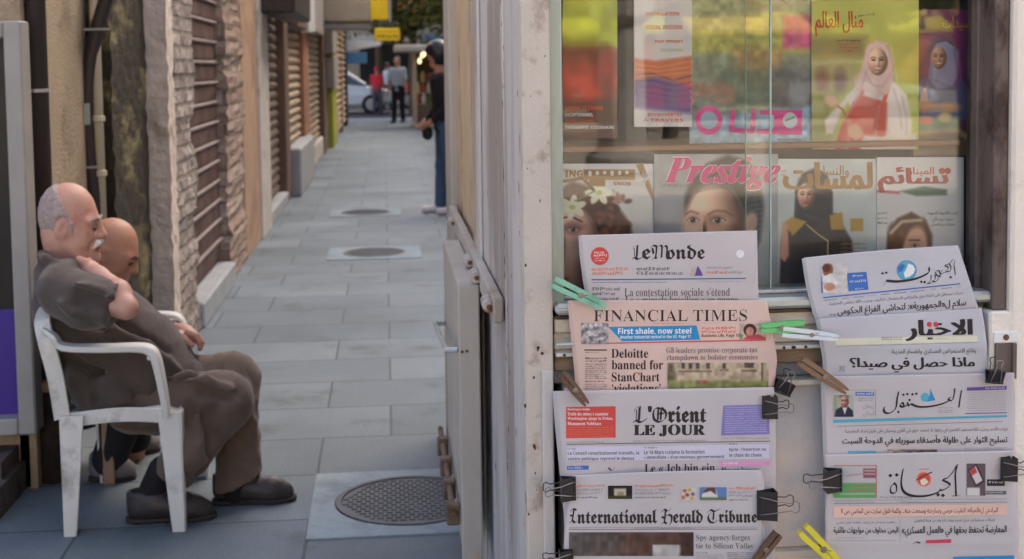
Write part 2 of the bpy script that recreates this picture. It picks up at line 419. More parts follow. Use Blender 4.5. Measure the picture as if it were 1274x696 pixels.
class Ink:
    """print laid on a curved sheet; srf(px, py, lift) gives the point in the place"""
    def __init__(s, srf): s.srf = srf; s.mb = MB(); s.mats = []; s.lift = 1.0
    def mi(s, m):
        if m not in s.mats: s.mats.append(m)
        return s.mats.index(m)
    def text(s, txt, x0, y0, x1, y1, m, style='sans', bold=0.0, dy=0.0, slant=0.0):
        """fit the ink of txt into the box; dy = how far the right end sits lower than the left"""
        v, f, _ = glyphs(txt, style, bold)
        s.lift += .12
        pts = [s.srf(x0 + (x1 - x0) * a + slant * b * (y1 - y0), y1 - (y1 - y0) * b + dy * a, s.lift) for a, b in v]
        s.mb.add(pts, f, s.mi(m)); return s
    def poly(s, pts, m, div=6):
        s.lift += .3
        k = len(pts)
        if k == 4:
            a, b, c, d = [np.array(p, float) for p in pts]; V = []; Fc = []
            N = max(1, int(max(np.hypot(*(b - a)), np.hypot(*(c - d))) / 4)); Mv = max(1, int(max(np.hypot(*(d - a)), np.hypot(*(c - b))) / 4))
            for j in range(Mv + 1):
                for i in range(N + 1):
                    u, w = i / N, j / Mv
                    q = (a * (1 - u) + b * u) * (1 - w) + (d * (1 - u) + c * u) * w
                    V.append(s.srf(q[0], q[1], s.lift))
            for j in range(Mv):
                for i in range(N): Fc.append((j * (N + 1) + i, (j + 1) * (N + 1) + i, (j + 1) * (N + 1) + i + 1, j * (N + 1) + i + 1))
            s.mb.add(V, Fc, s.mi(m)); s.lift += .7
        else:
            cx, cy = np.mean([p[0] for p in pts]), np.mean([p[1] for p in pts]); R = 4
            V = [s.srf(cx + (p[0] - cx) * r / R, cy + (p[1] - cy) * r / R, s.lift) for r in range(1, R + 1) for p in pts]; V.append(s.srf(cx, cy, s.lift))
            Fc = [(k * R, i, (i + 1) % k) for i in range(k)] + [(r * k + i, (r + 1) * k + i, (r + 1) * k + (i + 1) % k, r * k + (i + 1) % k) for r in range(R - 1) for i in range(k)]
            s.mb.add(V, Fc, s.mi(m)); s.lift += .4
        return s
    def rect(s, x0, y0, x1, y1, m, dy=0.0, div=8): return s.poly([(x0, y0), (x1, y0 + dy), (x1, y1 + dy), (x0, y1)], m, div)
    def disc(s, cx, cy, r, m, ry=None, n=28):
        ry = ry or r
        return s.poly([(cx + r * math.cos(2 * PI * i / n), cy + ry * math.sin(2 * PI * i / n)) for i in range(n)], m)
    WORDS = None
    def small(s, x0, y0, x1, rows, pitch, h, m, dy=0.0, gap=.9, wl=(3, 9), last=1.0, right=False):
        """columns of print too small to read: word shapes at their true size"""
        if Ink.WORDS is None:
            r = random.Random(5); Ink.WORDS = []
            for n in range(1, 10):
                for k in range(5): Ink.WORDS.append(glyphs(''.join(r.choice('enaoursmcvxzitldhpq') for _ in range(n)), 'serif', -.004, 7))
        s.lift += .12; V = []; F = []
        H = h * 1.35
        for r in range(rows):
            y = y0 + r * pitch + h; end = x1 if r < rows - 1 else x0 + (x1 - x0) * last; x = x0
            while x < end - 1:
                w = min(random.uniform(*wl), end - x); want = w / H
                v, f, _ = min(random.sample(Ink.WORDS, 14), key=lambda q: abs(q[2] - want))
                xa = x if not right else x1 - (x - x0) - w; b = len(V)
                for p, q in v:
                    X = xa + p * w; V.append(s.srf(X, y - q * H + dy * (X - x0) / max(x1 - x0, 1), s.lift))
                F += [tuple(b + i for i in g) for g in f]; x += w + gap + .12 * h
        s.mb.add(V, F, s.mi(m)); return s
    def pen(s, strokes, m, w, ang=40, mn=.25):
        """broad-nib strokes: each a polyline (photo px), nib w px wide held at ang degrees"""
        a = math.radians(ang); nx, ny = math.cos(a) * w / 2, -math.sin(a) * w / 2
        for st in strokes:
            pts = [np.array(p[:2], float) for p in st]
            q = [pts[0]]
            for i in range(len(pts) - 1):               # smooth with Catmull-Rom
                p0, p1, p2, p3 = pts[max(i - 1, 0)], pts[i], pts[i + 1], pts[min(i + 2, len(pts) - 1)]
                for t in (.25, .5, .75, 1.0):
                    q.append(.5 * ((2 * p1) + (p2 - p0) * t + (2 * p0 - 5 * p1 + 4 * p2 - p3) * t * t + (3 * p1 - p0 - 3 * p2 + p3) * t ** 3))
            L = []; R = []
            for i, p in enumerate(q):
                d = q[min(i + 1, len(q) - 1)] - q[max(i - 1, 0)]; d = d / (np.hypot(*d) + 1e-9); nn = np.array([-d[1], d[0]])
                off = np.array([nx, ny]); cr = off @ nn
                if abs(cr) < w * mn / 2: off = off + nn * (math.copysign(w * mn / 2, cr if cr else 1) - cr)
                if off @ nn < 0: off = -off
                L.append(p + off); R.append(p - off)
            s.lift += .1; V = [s.srf(p[0], p[1], s.lift) for p in L] + [s.srf(p[0], p[1], s.lift) for p in R]; k = len(q)
            s.mb.add(V, [(i, i + 1, k + i + 1, k + i) for i in range(k - 1)], s.mi(m))
        return s
    def dots(s, pts, m, r):
        for (x, y) in pts:
            s.lift += .1; s.mb.add([s.srf(x - r, y, s.lift), s.srf(x, y + r * .9, s.lift), s.srf(x + r, y, s.lift), s.srf(x, y - r * .9, s.lift)], [(0, 1, 2, 3)], s.mi(m))
        return s
    def build(s, name, parent): return s.mb.build(name, s.mats, parent)

# ------------------------------------------------------------------ printed pictures: painted point by point in photo px
def vnoise(h, w, cells, seed=0):
    r = np.random.default_rng(seed); gy, gx = max(2, int(cells * h / max(h, w)) + 2), max(2, int(cells * w / max(h, w)) + 2)
    g = r.random((gy, gx)); yy = np.linspace(0, gy - 1.001, h); xx = np.linspace(0, gx - 1.001, w)
    y0 = yy.astype(int); x0 = xx.astype(int); fy = yy - y0; fx = xx - x0; fy = fy * fy * (3 - 2 * fy); fx = fx * fx * (3 - 2 * fx)
    a = g[y0][:, x0]; b = g[y0][:, x0 + 1]; c = g[y0 + 1][:, x0]; d = g[y0 + 1][:, x0 + 1]
    return (a * (1 - fx) + b * fx) * (1 - fy)[:, None] + (c * (1 - fx) + d * fx) * fy[:, None]
class Canvas:
    def __init__(s, x0, y0, x1, y1, bgc=(200, 200, 200), step=1.0):
        s.x0, s.y0, s.x1, s.y1 = x0, y0, x1, y1
        s.w = max(3, int(round((x1 - x0) / step)) + 1); s.h = max(3, int(round((y1 - y0) / step)) + 1)
        s.X, s.Y = np.meshgrid(np.linspace(x0, x1, s.w), np.linspace(y0, y1, s.h))
        s.C = np.ones((s.h, s.w, 3)) * np.array(bgc, float); s.soft = .7 * step
    def mix(s, m, col, a=1.0):
        m = (np.clip(m, 0, 1) * a)[..., None]; s.C = s.C * (1 - m) + np.array(col, float) * m; return s
    def ell(s, cx, cy, rx, ry, col, rot=0, soft=None, a=1.0):
        t = math.radians(rot); dx, dy = s.X - cx, s.Y - cy; u = dx * math.cos(t) + dy * math.sin(t); v = -dx * math.sin(t) + dy * math.cos(t)
        d = (np.sqrt((u / rx) ** 2 + (v / ry) ** 2) - 1) * min(rx, ry); sf = soft or s.soft
        return s.mix(.5 - d / (2 * sf), col, a)
    def poly(s, pts, col, soft=None, a=1.0):
        p = np.array(pts, float); ins = np.zeros(s.X.shape, bool); dm = np.full(s.X.shape, 1e9); k = len(p)
        for i in range(k):
            (xa, ya), (xb, yb) = p[i], p[(i + 1) % k]
            if ya != yb: ins ^= ((ya > s.Y) != (yb > s.Y)) & (s.X < (xb - xa) * (s.Y - ya) / (yb - ya) + xa)
            ex, ey = xb - xa, yb - ya; t = np.clip(((s.X - xa) * ex + (s.Y - ya) * ey) / (ex * ex + ey * ey + 1e-9), 0, 1)
            dm = np.minimum(dm, np.hypot(s.X - xa - t * ex, s.Y - ya - t * ey))
        d = np.where(ins, -dm, dm); return s.mix(.5 - d / (2 * (soft or s.soft)), col, a)
    def line(s, pts, w, col, soft=None, a=1.0):
        dm = np.full(s.X.shape, 1e9)
        for (xa, ya), (xb, yb) in zip(pts[:-1], pts[1:]):
            ex, ey = xb - xa, yb - ya; t = np.clip(((s.X - xa) * ex + (s.Y - ya) * ey) / (ex * ex + ey * ey + 1e-9), 0, 1)
            dm = np.minimum(dm, np.hypot(s.X - xa - t * ex, s.Y - ya - t * ey))
        return s.mix(.5 - (dm - w / 2) / (2 * (soft or s.soft)), col, a)
    def rect(s, x0, y0, x1, y1, col, soft=None, a=1.0): return s.poly([(x0, y0), (x1, y0), (x1, y1), (x0, y1)], col, soft, a)
    def grad(s, c0, c1, vertical=True):
        t = ((s.Y - s.y0) / (s.y1 - s.y0) if vertical else (s.X - s.x0) / (s.x1 - s.x0))[..., None]
        s.C = np.array(c0, float) * (1 - t) + np.array(c1, float) * t; return s
    def relief(s, cx, cy, rx, ry, skin, bumps, light=(-.5, -.45, .74), rot=0, edge=1.2, depth=.9):
        """a rounded, lit form as a photograph prints it: height field of an ellipsoid plus bumps (in units of rx, ry)"""
        t = math.radians(rot); dx, dy = s.X - cx, s.Y - cy; u = (dx * math.cos(t) + dy * math.sin(t)) / rx; v = (-dx * math.sin(t) + dy * math.cos(t)) / ry
        h = np.sqrt(np.clip(1 - u * u - v * v, .02, 1)) * rx * depth
        for bx, by, sx, sy, am in bumps: h = h + am * rx * np.exp(-((u - bx) / sx) ** 2 - ((v - by) / sy) ** 2)
        gy, gx = np.gradient(h, s.Y[1, 0] - s.Y[0, 0], s.X[0, 1] - s.X[0, 0]); L = np.array(light, float); L /= np.linalg.norm(L)
        sh = np.clip((-gx * L[0] - gy * L[1] + L[2]) / np.sqrt(gx * gx + gy * gy + 1), 0, 1)[..., None]
        k = .38 + .72 * sh; col = np.array(skin, float) * np.concatenate([k ** .85, k ** 1.05, k ** 1.12], 2) * 1.04
        d = (np.sqrt(u * u + v * v) - 1) * min(rx, ry); m = np.clip(.5 - d / (2 * edge), 0, 1)[..., None]
        s.C = s.C * (1 - m) + np.clip(col, 0, 255) * m; return s
    def noise(s, cells, amt, seed=0, col=None):
        n = vnoise(s.h, s.w, cells, seed)
        if col is None: s.C = np.clip(s.C * (1 + (n - .5)[..., None] * 2 * amt), 0, 255)
        else: s.mix(np.clip((n - .5) * 4, 0, 1), col, amt)
        return s
    def lin(s):
        c = np.clip(s.C, 0, 255) / 255; return np.where(c <= .04045, c / 12.92, ((c + .055) / 1.055) ** 2.4)
    def build(s, name, srf, parent=None, lift=.3, thick=0.0, mats=None, gain=.95):
        mb = MB(); L = s.lin().reshape(-1, 3) * gain
        V = [srf(x, y, lift) for x, y in zip(s.X.ravel(), s.Y.ravel())]
        F = [(j * s.w + i, (j + 1) * s.w + i, (j + 1) * s.w + i + 1, j * s.w + i + 1) for j in range(s.h - 1) for i in range(s.w - 1)]
        mb.add(V, F, 0)
        if thick:
            ring = [i for i in range(s.w)] + [(j * s.w + s.w - 1) for j in range(1, s.h)] + [(s.h - 1) * s.w + i for i in range(s.w - 2, -1, -1)] + [j * s.w for j in range(s.h - 2, 0, -1)]
            b = len(mb.v); k = len(ring)
            for i in ring: v = V[i]; mb.v.append((v[0], v[1] + thick, v[2]))
            L = np.vstack([L, np.full((k, 3), .62)])
            for i in range(k): mb.f.append((ring[i], ring[(i + 1) % k], b + (i + 1) % k, b + i)); mb.m.append(0)
            mb.f.append(tuple(b + i for i in range(k))); mb.m.append(0)
        return mb.build(name, mats or mat_print(), parent, cols=L)

# ------------------------------------------------------------------ soft bodies: smooth unions of rounded cones, meshed by surface nets
class Blob:
    def __init__(s, lo, hi, h):
        s.h = h; s.lo = np.array(lo, float); n = np.ceil((np.array(hi) - s.lo) / h).astype(int) + 1
        s.n = n; s.D = np.full(n, 1.0, np.float32); s.ax = [s.lo[i] + np.arange(n[i]) * h for i in range(3)]
    def _sl(s, lo, hi):
        a = np.clip(np.floor((np.array(lo) - s.lo) / s.h).astype(int), 0, s.n - 1); b = np.clip(np.ceil((np.array(hi) - s.lo) / s.h).astype(int) + 1, 1, s.n)
        return a, b
    def _pts(s, a, b): return (s.ax[0][a[0]:b[0]][:, None, None], s.ax[1][a[1]:b[1]][None, :, None], s.ax[2][a[2]:b[2]][None, None, :])
    def _comb(s, a, b, d, k, sub):
        S = s.D[a[0]:b[0], a[1]:b[1], a[2]:b[2]]
        if sub:
            d = -d
            if k > 0: h = np.maximum(k - np.abs(S - d), 0) / k; S[...] = np.maximum(S, d) + h * h * k * .25
            else: S[...] = np.maximum(S, d)
        else:
            if k > 0: h = np.maximum(k - np.abs(S - d), 0) / k; S[...] = np.minimum(S, d) - h * h * k * .25
            else: S[...] = np.minimum(S, d)
    def cone(s, a, b, r1, r2=None, k=.03, ys=1.0, sub=False):
        """rounded cone from a to b; ys > 1 widens it along y"""
        r2 = r1 if r2 is None else r2; a = np.array(a, float); b = np.array(b, float); rm = max(r1, r2) + k + 3 * s.h
        m = np.array([rm, rm * ys, rm]); i0, i1 = s._sl(np.minimum(a, b) - m, np.maximum(a, b) + m)
        if (i1 <= i0).any(): return s
        X, Y, Z = s._pts(i0, i1); yc = (a[1] + b[1]) / 2
        Y = (Y - yc) / ys + yc; a2 = a.copy(); b2 = b.copy(); a2[1] = (a[1] - yc) / ys + yc; b2[1] = (b[1] - yc) / ys + yc
        ba = b2 - a2; l2 = max(ba @ ba, 1e-9)
        px, py, pz = X - a2[0], Y - a2[1], Z - a2[2]
        t = np.clip((px * ba[0] + py * ba[1] + pz * ba[2]) / l2, 0, 1)
        d = np.sqrt((px - t * ba[0]) ** 2 + (py - t * ba[1]) ** 2 + (pz - t * ba[2]) ** 2) - (r1 + (r2 - r1) * t)
        s._comb(i0, i1, d.astype(np.float32), k, sub); return s
    def chain(s, pts, rs, k=.03, ys=1.0, sub=False):
        rs = rs if hasattr(rs, '__len__') else [rs] * len(pts)
        for i in range(len(pts) - 1): s.cone(pts[i], pts[i + 1], rs[i], rs[i + 1], k, ys, sub)
        return s
    def ell(s, c, r, k=.02, pitch=0.0, sub=False):
        """ellipsoid, turned about y by pitch degrees"""
        c = np.array(c, float); r = np.array(r, float); m = np.full(3, r.max() + k + 3 * s.h); i0, i1 = s._sl(c - m, c + m)
        if (i1 <= i0).any(): return s
        X, Y, Z = s._pts(i0, i1); t = math.radians(pitch); dx, dy, dz = X - c[0], Y - c[1], Z - c[2]
        u = dx * math.cos(t) + dz * math.sin(t); w = -dx * math.sin(t) + dz * math.cos(t)
        q = np.sqrt((u / r[0]) ** 2 + (dy / r[1]) ** 2 + (w / r[2]) ** 2); g = np.sqrt((u / r[0] ** 2) ** 2 + (dy / r[1] ** 2) ** 2 + (w / r[2] ** 2) ** 2) + 1e-6
        s._comb(i0, i1, (q * (q - 1) / g).astype(np.float32), k, sub); return s
    def plane(s, p, n, k=.0):
        """cut away what lies on the side n points to"""
        n = np.array(n, float); n /= np.linalg.norm(n); X, Y, Z = s._pts(np.zeros(3, int), s.n)
        d = ((X - p[0]) * n[0] + (Y - p[1]) * n[1] + (Z - p[2]) * n[2]).astype(np.float32)
        if k > 0: h = np.maximum(k - np.abs(s.D - d), 0) / k; s.D = np.maximum(s.D, d) + h * h * k * .25
        else: s.D = np.maximum(s.D, d)
        return s
    def ripple(s, amp, wl, seed=0, aniso=(1, 1, 1)):
        r = np.random.default_rng(seed); X, Y, Z = s._pts(np.zeros(3, int), s.n); out = 0
        for i in range(7):
            d = r.normal(size=3) * np.array(aniso); d /= np.linalg.norm(d); w = wl * r.uniform(.6, 1.5)
            ph = r.uniform(0, 6.28); e = r.normal(size=3); e /= np.linalg.norm(e)
            wb = .5 * np.sin((X * e[0] + Y * e[1] + Z * e[2]) * 6.28 / (wl * 2.3))
            out = out + np.sin((X * d[0] + Y * d[1] + Z * d[2]) * 6.28 / w + ph + wb * 2.5)
        s.D = s.D + (out * amp / 4).astype(np.float32); return s
    def crease(s, amp, wl, seed=0, dirs=None, bias=.35):
        """sharp-edged cloth creases along a few wandering directions"""
        r = np.random.default_rng(seed); X, Y, Z = s._pts(np.zeros(3, int), s.n); out = 0
        dirs = dirs or [(r.normal(), r.normal() * .4, r.normal()) for _ in range(4)]
        for d in dirs:
            d = np.array(d, float); d /= np.linalg.norm(d); w = wl * r.uniform(.75, 1.3); ph = r.uniform(0, 6.28)
            e = np.cross(d, r.normal(size=3)); e /= np.linalg.norm(e); g = np.cross(d, e)
            u = X * d[0] + Y * d[1] + Z * d[2]; v = X * e[0] + Y * e[1] + Z * e[2]; q = X * g[0] + Y * g[1] + Z * g[2]
            wav = np.sin(u * 6.28 / w + 1.6 * np.sin(v * 6.28 / (wl * 3.1) + ph) + 1.1 * np.sin(q * 6.28 / (wl * 2.3) + ph * 2) + ph)
            fade = np.clip(.5 + .9 * np.sin(v * 6.28 / (wl * 2.7) + ph * 3) * np.sin(q * 6.28 / (wl * 3.7) + ph), 0, 1)
            out = out + (np.abs(wav) ** .55 - bias) * fade
        s.D = s.D + (out * amp).astype(np.float32); return s
    def mesh(s):
        D = s.D; S = D < 0; nx, ny, nz = D.shape
        c = [(i, j, k) for i in (0, 1) for j in (0, 1) for k in (0, 1)]
        sl = lambda A, o: A[o[0]:nx - 1 + o[0], o[1]:ny - 1 + o[1], o[2]:nz - 1 + o[2]]
        cnt = sum(sl(S, o).astype(np.int8) for o in c); act = (cnt > 0) & (cnt < 8)
        I = np.argwhere(act); acc = np.zeros((len(I), 3)); num = np.zeros(len(I))
        for a in range(8):
            for ax in range(3):
                o = c[a]
                if o[ax]: continue
                o2 = list(o); o2[ax] = 1
                d0 = D[I[:, 0] + o[0], I[:, 1] + o[1], I[:, 2] + o[2]]; d1 = D[I[:, 0] + o2[0], I[:, 1] + o2[1], I[:, 2] + o2[2]]
                x = (d0 < 0) != (d1 < 0); t = np.where(x, d0 / np.where(x, d0 - d1, 1), 0)
                p = np.tile(np.array(o, float), (len(I), 1)); p[:, ax] = t
                acc[x] += p[x]; num[x] += 1
        V = (I + acc / np.maximum(num, 1)[:, None]) * s.h + s.lo
        ids = np.full(act.shape, -1, int); ids[act] = np.arange(len(I))
        F = []
        for ax in range(3):
            b, e = [(1, 2), (2, 0), (0, 1)][ax]
            lo0 = [0, 0, 0]; A = np.moveaxis(S, ax, 0); x = np.moveaxis(A[:-1] != A[1:], 0, ax)
            J = np.argwhere(x); ok = (J[:, b] > 0) & (J[:, e] > 0) & (J[:, b] < D.shape[b] - 1) & (J[:, e] < D.shape[e] - 1); J = J[ok]
            q = []
            for (u, w) in ((1, 1), (0, 1), (0, 0), (1, 0)):
                k = J.copy(); k[:, b] -= u; k[:, e] -= w; q.append(ids[k[:, 0], k[:, 1], k[:, 2]])
            q = np.stack(q, 1); ins = S[J[:, 0], J[:, 1], J[:, 2]]
            q[~ins] = q[~ins][:, ::-1]; F.append(q)
        F = np.concatenate(F); F = F[(F >= 0).all(1)]
        return V, F
    def build(s, name, mats, parent=None, pick=None, loc=None):
        """pick(centres) gives a material index per face"""
        V, F = s.mesh(); mb = MB(); mb.v = [tuple(v) for v in V]; mb.f = [tuple(f) for f in F]
        mb.m = [0] * len(mb.f) if pick is None else [int(q) for q in pick(V[F].mean(1))]
        return mb.build(name, mats, parent, smooth=True, loc=loc)
# ------------------------------------------------------------------ ground
m_plaza = mat('plaza_stone', lin(190, 178, 162), .85, .12, .8, bump=.15, bscale=20)
m_asph = mat('asphalt', (.055, .056, .06), .85, .25, 2, bump=.3, bscale=90)
m_slab = mat_brick('paving_slabs', lin(95, 106, 113), lin(113, 123, 130), lin(70, 76, 82), .72, .47, .006, 'xy', .62, .35, .2, 1.1, .37, .2, 90, speck=.16, stain=lin(66, 69, 70))
m_kerb = mat('kerb_stone', lin(150, 150, 150), .8, .15, 3, bump=.2)
struct(MB().box((-160, -160, -.6), (160, 160, -.03)).build('ground', m_plaza))
def sheet(name, x0, y0, x1, y1, z, m): return struct(MB().quad((x0, y0, z), (x1, y0, z), (x1, y1, z), (x0, y1, z)).build(name, m))
struct(MB().box((-6, -9, -.2), (14, 36.6, 0)).build('alley_pavement', m_slab))
struct(MB().box((-40, 38.4, -.3), (40, 50, -.012)).build('street', m_asph))
struct(MB().bbox((-40, 36.6, -.2), (40, 38.4, .0), .02).build('street_kerb', m_kerb))
struct(MB().box((-40, 50, -.2), (40, 60, .1)).build('far_pavement', m_kerb))
struct(MB().box((-40, -36, -.2), (60, -28.5, -.02)).build('square_road', m_asph))

# ------------------------------------------------------------------ manhole covers set in pale concrete
m_conc = mat('pale_concrete', lin(156, 167, 172), .8, .16, 4, bump=.25, bscale=40, col2=lin(120, 130, 136), thr=.55, soft=.2, s2=4)
m_conc2 = mat('worn_concrete', lin(126, 140, 148), .8, .15, 4, bump=.15, bscale=50)
m_iron = mat('cast_iron', lin(92, 92, 94), .55, .22, 9, metal=.2, bump=.2, bscale=120)
def manhole(cx, cy, r, side, label, mc=m_conc):
    t = thing('manhole_cover', label, 'manhole cover', (cx, cy, 0), 'manhole covers in the alley')
    s = side / 2; n = 40; V = []
    for i in range(n):
        a = 2 * PI * i / n; c, sn = math.cos(a), math.sin(a); k = s / max(abs(c), abs(sn)); V.append((cx + c * k, cy + sn * k, .006))
    for i in range(n): a = 2 * PI * i / n; V.append((cx + r * 1.02 * math.cos(a), cy + r * 1.02 * math.sin(a), .006))
    for i in range(n): V.append((V[i][0], V[i][1], -.02))
    F = [(i, (i + 1) % n, n + (i + 1) % n, n + i) for i in range(n)] + [(2 * n + i, 2 * n + (i + 1) % n, (i + 1) % n, i) for i in range(n)]
    MB().add(V, F).build('concrete_surround', mc, t)
    mb = MB(); mb.lathe((cx, cy, -.02), [(r, 0), (r, .03), (r * .93, .031), (r * .92, .026)], 44)
    st = .026 * r / .26
    for i in range(-16, 17):
        for j in range(-16, 17):
            x, y = i * st * 1.15 + (j % 2) * st * .57, j * st
            if math.hypot(x, y) < r * .88: mb.bbox((cx + x - st * .42, cy + y - st * .2, .004), (cx + x + st * .42, cy + y + st * .2, .0095), .002)
    mb.build('cover_plate', m_iron, t)
    return t
g = G(416, 628); 
manhole(g.x + .255, g.y, .25, .66, 'large cast iron manhole cover in a pale concrete square beside the hatch')
g = G(466, 315); manhole(g.x, g.y, .24, .72, 'middle manhole cover with pale edges, level with the far stone jamb', m_conc2)
g = G(455, 265); manhole(g.x, g.y, .24, .7, 'farthest dark manhole cover, beside the man in jeans', m_conc2)
MB().quad(*[tuple(G(a, b, .003)) for a, b in ((532, 271), (545, 271), (546, 266), (534, 266))]).build('paper_scrap', m_conc)
tag(bpy.data.objects['paper_scrap'], 'small white scrap of paper lying by the white sneaker', 'litter')

# ------------------------------------------------------------------ left side of the alley
WX = -1.08
def Yp(px, X=WX, py=200): return PX(px, py, X).y
m_plaster = mat('beige_plaster', lin(162, 146, 124), .9, .12, 3, bump=.45, bscale=70, col2=lin(134, 118, 100), thr=.6, s2=5)
m_moss = mat('mossy_stone', lin(116, 108, 76), .95, .5, 16, bump=.8, bscale=22, col2=lin(48, 41, 31), thr=.41, soft=.12, s2=5.5, stretch=(1, .3, .8))
m_moss2 = mat('mossy_edge', lin(170, 160, 112), .95, .25, 7, bump=.6, bscale=30, col2=lin(92, 88, 48), thr=.55, s2=6, stretch=(1, 1, .5))
m_stone = mat('grey_stone', lin(212, 196, 182), .9, .16, 4, bump=.7, bscale=18, col2=lin(150, 132, 118), thr=.6, s2=3)
m_rubble = mat_brick('rubble_stone', lin(132, 120, 112), lin(170, 158, 150), lin(126, 116, 108), .17, .075, .012, 'yz', .92, .9, .3, 9, .4, .7, 30)
m_rubble_x = mat_brick('rubble_reveal', lin(140, 116, 102), lin(176, 158, 144), lin(132, 116, 104), .16, .11, .012, 'xz', .92, .8, .3, 9, .4, .7, 30)
m_orange = mat('apricot_plaster', lin(178, 148, 122), .9, .18, 2.2, bump=.3, bscale=40, col2=lin(156, 124, 106), thr=.55, s2=2)
m_pale = mat('pale_edge', lin(196, 190, 182), .85, .12, 5, bump=.3, bscale=40, col2=lin(164, 150, 136), thr=.6, s2=6)
m_dkshut = mat('brown_shutter', lin(104, 88, 78), .6, .2, 5, col2=lin(92, 76, 66), thr=.55, s2=3)
m_bars = mat('rusty_bars', lin(100, 76, 70), .7, .25, 6, col2=lin(78, 54, 48), thr=.5, s2=5)
m_bars2 = mat('worn_bar_edge', lin(150, 134, 130), .6, .15, 8)
m_beige = mat('beige_shutter', lin(172, 154, 128), .6, .15, 4, col2=lin(150, 128, 100), thr=.6, s2=2)
m_red = mat('reddish_pillar', lin(158, 112, 88), .9, .15, 4, bump=.3)
m_brown = mat('brown_panel', lin(112, 88, 76), .7, .15, 4)
m_dark = mat('dark_metal', lin(46, 40, 42), .5, .2, 8)
m_grey = mat('grey_panel', lin(158, 154, 152), .6, .1, 4)
m_step = mat('doorstep_stone', lin(158, 160, 162), .85, .12, 4, bump=.3)
m_green = mat('green_post', lin(170, 172, 66), .6, .15, 5)
m_black = mat('black', (.012, .011, .012), .6, .2, 8)
m_white = mat('white_paint', lin(222, 222, 222), .5, .05, 6)
m_yel = mat('yellow_sign', lin(244, 206, 26), .5, .06, 4)

def rough_block(mb, x0, x1, y0, y1, z0, z1, amp, n=(6, 10, 60), mi=0, seed=1, tooth=0.0):
    """a block of masonry with an uneven face and ragged edges"""
    r = np.random.default_rng(seed)
    def disp(p):
        f = math.sin(p[1] * 23.1 + p[2] * 17.7 + seed) * math.sin(p[2] * 31.3 + p[1] * 7.1 + seed * 2) + .6 * math.sin(p[2] * 71 + p[1] * 43 + p[0] * 57)
        q = math.floor(p[2] / .13); t = math.sin(q * 12.9898 + seed * 3.1) * 43758.5; t -= math.floor(t)
        return f * amp * .6 + (t - .5) * tooth
    for side in ('front', 'near', 'far'):
        V = []; NZ = n[2]; NU = n[1] if side == 'front' else n[0]
        for j in range(NZ + 1):
            for i in range(NU + 1):
                z = z0 + (z1 - z0) * j / NZ; u = i / NU
                if side == 'front': p = [x1, y0 + (y1 - y0) * u, z]
                elif side == 'near': p = [x0 + (x1 - x0) * u, y0, z]
                else: p = [x1 + (x0 - x1) * u, y1, z]
                d = disp(p); e = disp([p[0] + 1.3, p[1] + .7, p[2]])
                if side == 'front': p[0] += d; p[1] += e * ((1 if u > .98 else 0) - (1 if u < .02 else 0))
                if side == 'near': p[1] -= (e if u > .98 else d * .6); p[0] += d if u > .98 else 0
                if side == 'far': p[1] += (e if u < .02 else d * .6); p[0] += d if u < .02 else 0
                V.append(p)
        mb.add(V, [(j * (NU + 1) + i, j * (NU + 1) + i + 1, (j + 1) * (NU + 1) + i + 1, (j + 1) * (NU + 1) + i) for j in range(NZ) for i in range(NU)], mi)
    return mb

def shutter(root, y0, y1, x, z0, z1, pitch, m, depth=.03, name='roller_shutter', m2=None):
    mb = MB(); z = z0; k = 0
    prof = [(-.002, 0), (depth * .55, .12), (depth, .35), (depth, .6), (depth * .5, .85), (-.002, .97)]
    while z < z1:
        V = []
        for (d, t) in prof: V += [(x + d, y0, z + t * pitch), (x + d, y1, z + t * pitch)]
        mb.add(V, [(2 * i, 2 * i + 1, 2 * i + 3, 2 * i + 2) for i in range(len(prof) - 1)], 0); z += pitch
    mb.box((x - .03, y0, z0), (x - .01, y1, z1), 0)
    return mb.build(name, [m] + ([m2] if m2 else []), root)

TOP = 4.4
# --- corner shop: end wall with a display case, plaster side wall, mossy pilaster
yE = 4.66
LX, QX = -1.25, -1.15          # plaster wall and mossy pilaster faces
xE = P(33, 280, yE).x
t = thing('corner_building', 'beige plastered corner building with a mossy pilaster behind the seated men', 'building', (xE, yE, 0))
y1, y2, y3 = Yp(128), 5.75, 6.59
mb = MB(); mb.box((-6, yE + .02, .0), (xE, yE + .14, TOP)); mb.box((-6, yE + .14, 0), (LX, y3, TOP)); mb.build('wall', m_plaster, t)
mb = MB(); rough_block(mb, LX - .05, QX, y2, y3 - .02, 0, TOP, .010, (8, 14, 90), 0, 3); mb.build('mossy_pilaster', m_moss, t)
zb, zt = P(20, 534, yE).z, P(12, 27, yE).z
mb = MB(); mb.box((-6, yE - .35, 0), (xE - .04, yE + .02, .1)); mb.box((-6, yE - .2, .1), (xE - .06, yE + .02, zb - .06)); mb.build('base_step', mat('dirty_step', lin(96, 84, 78), .9, .3, 5, bump=.5, bscale=25, col2=lin(60, 52, 48), thr=.5, s2=4), t)
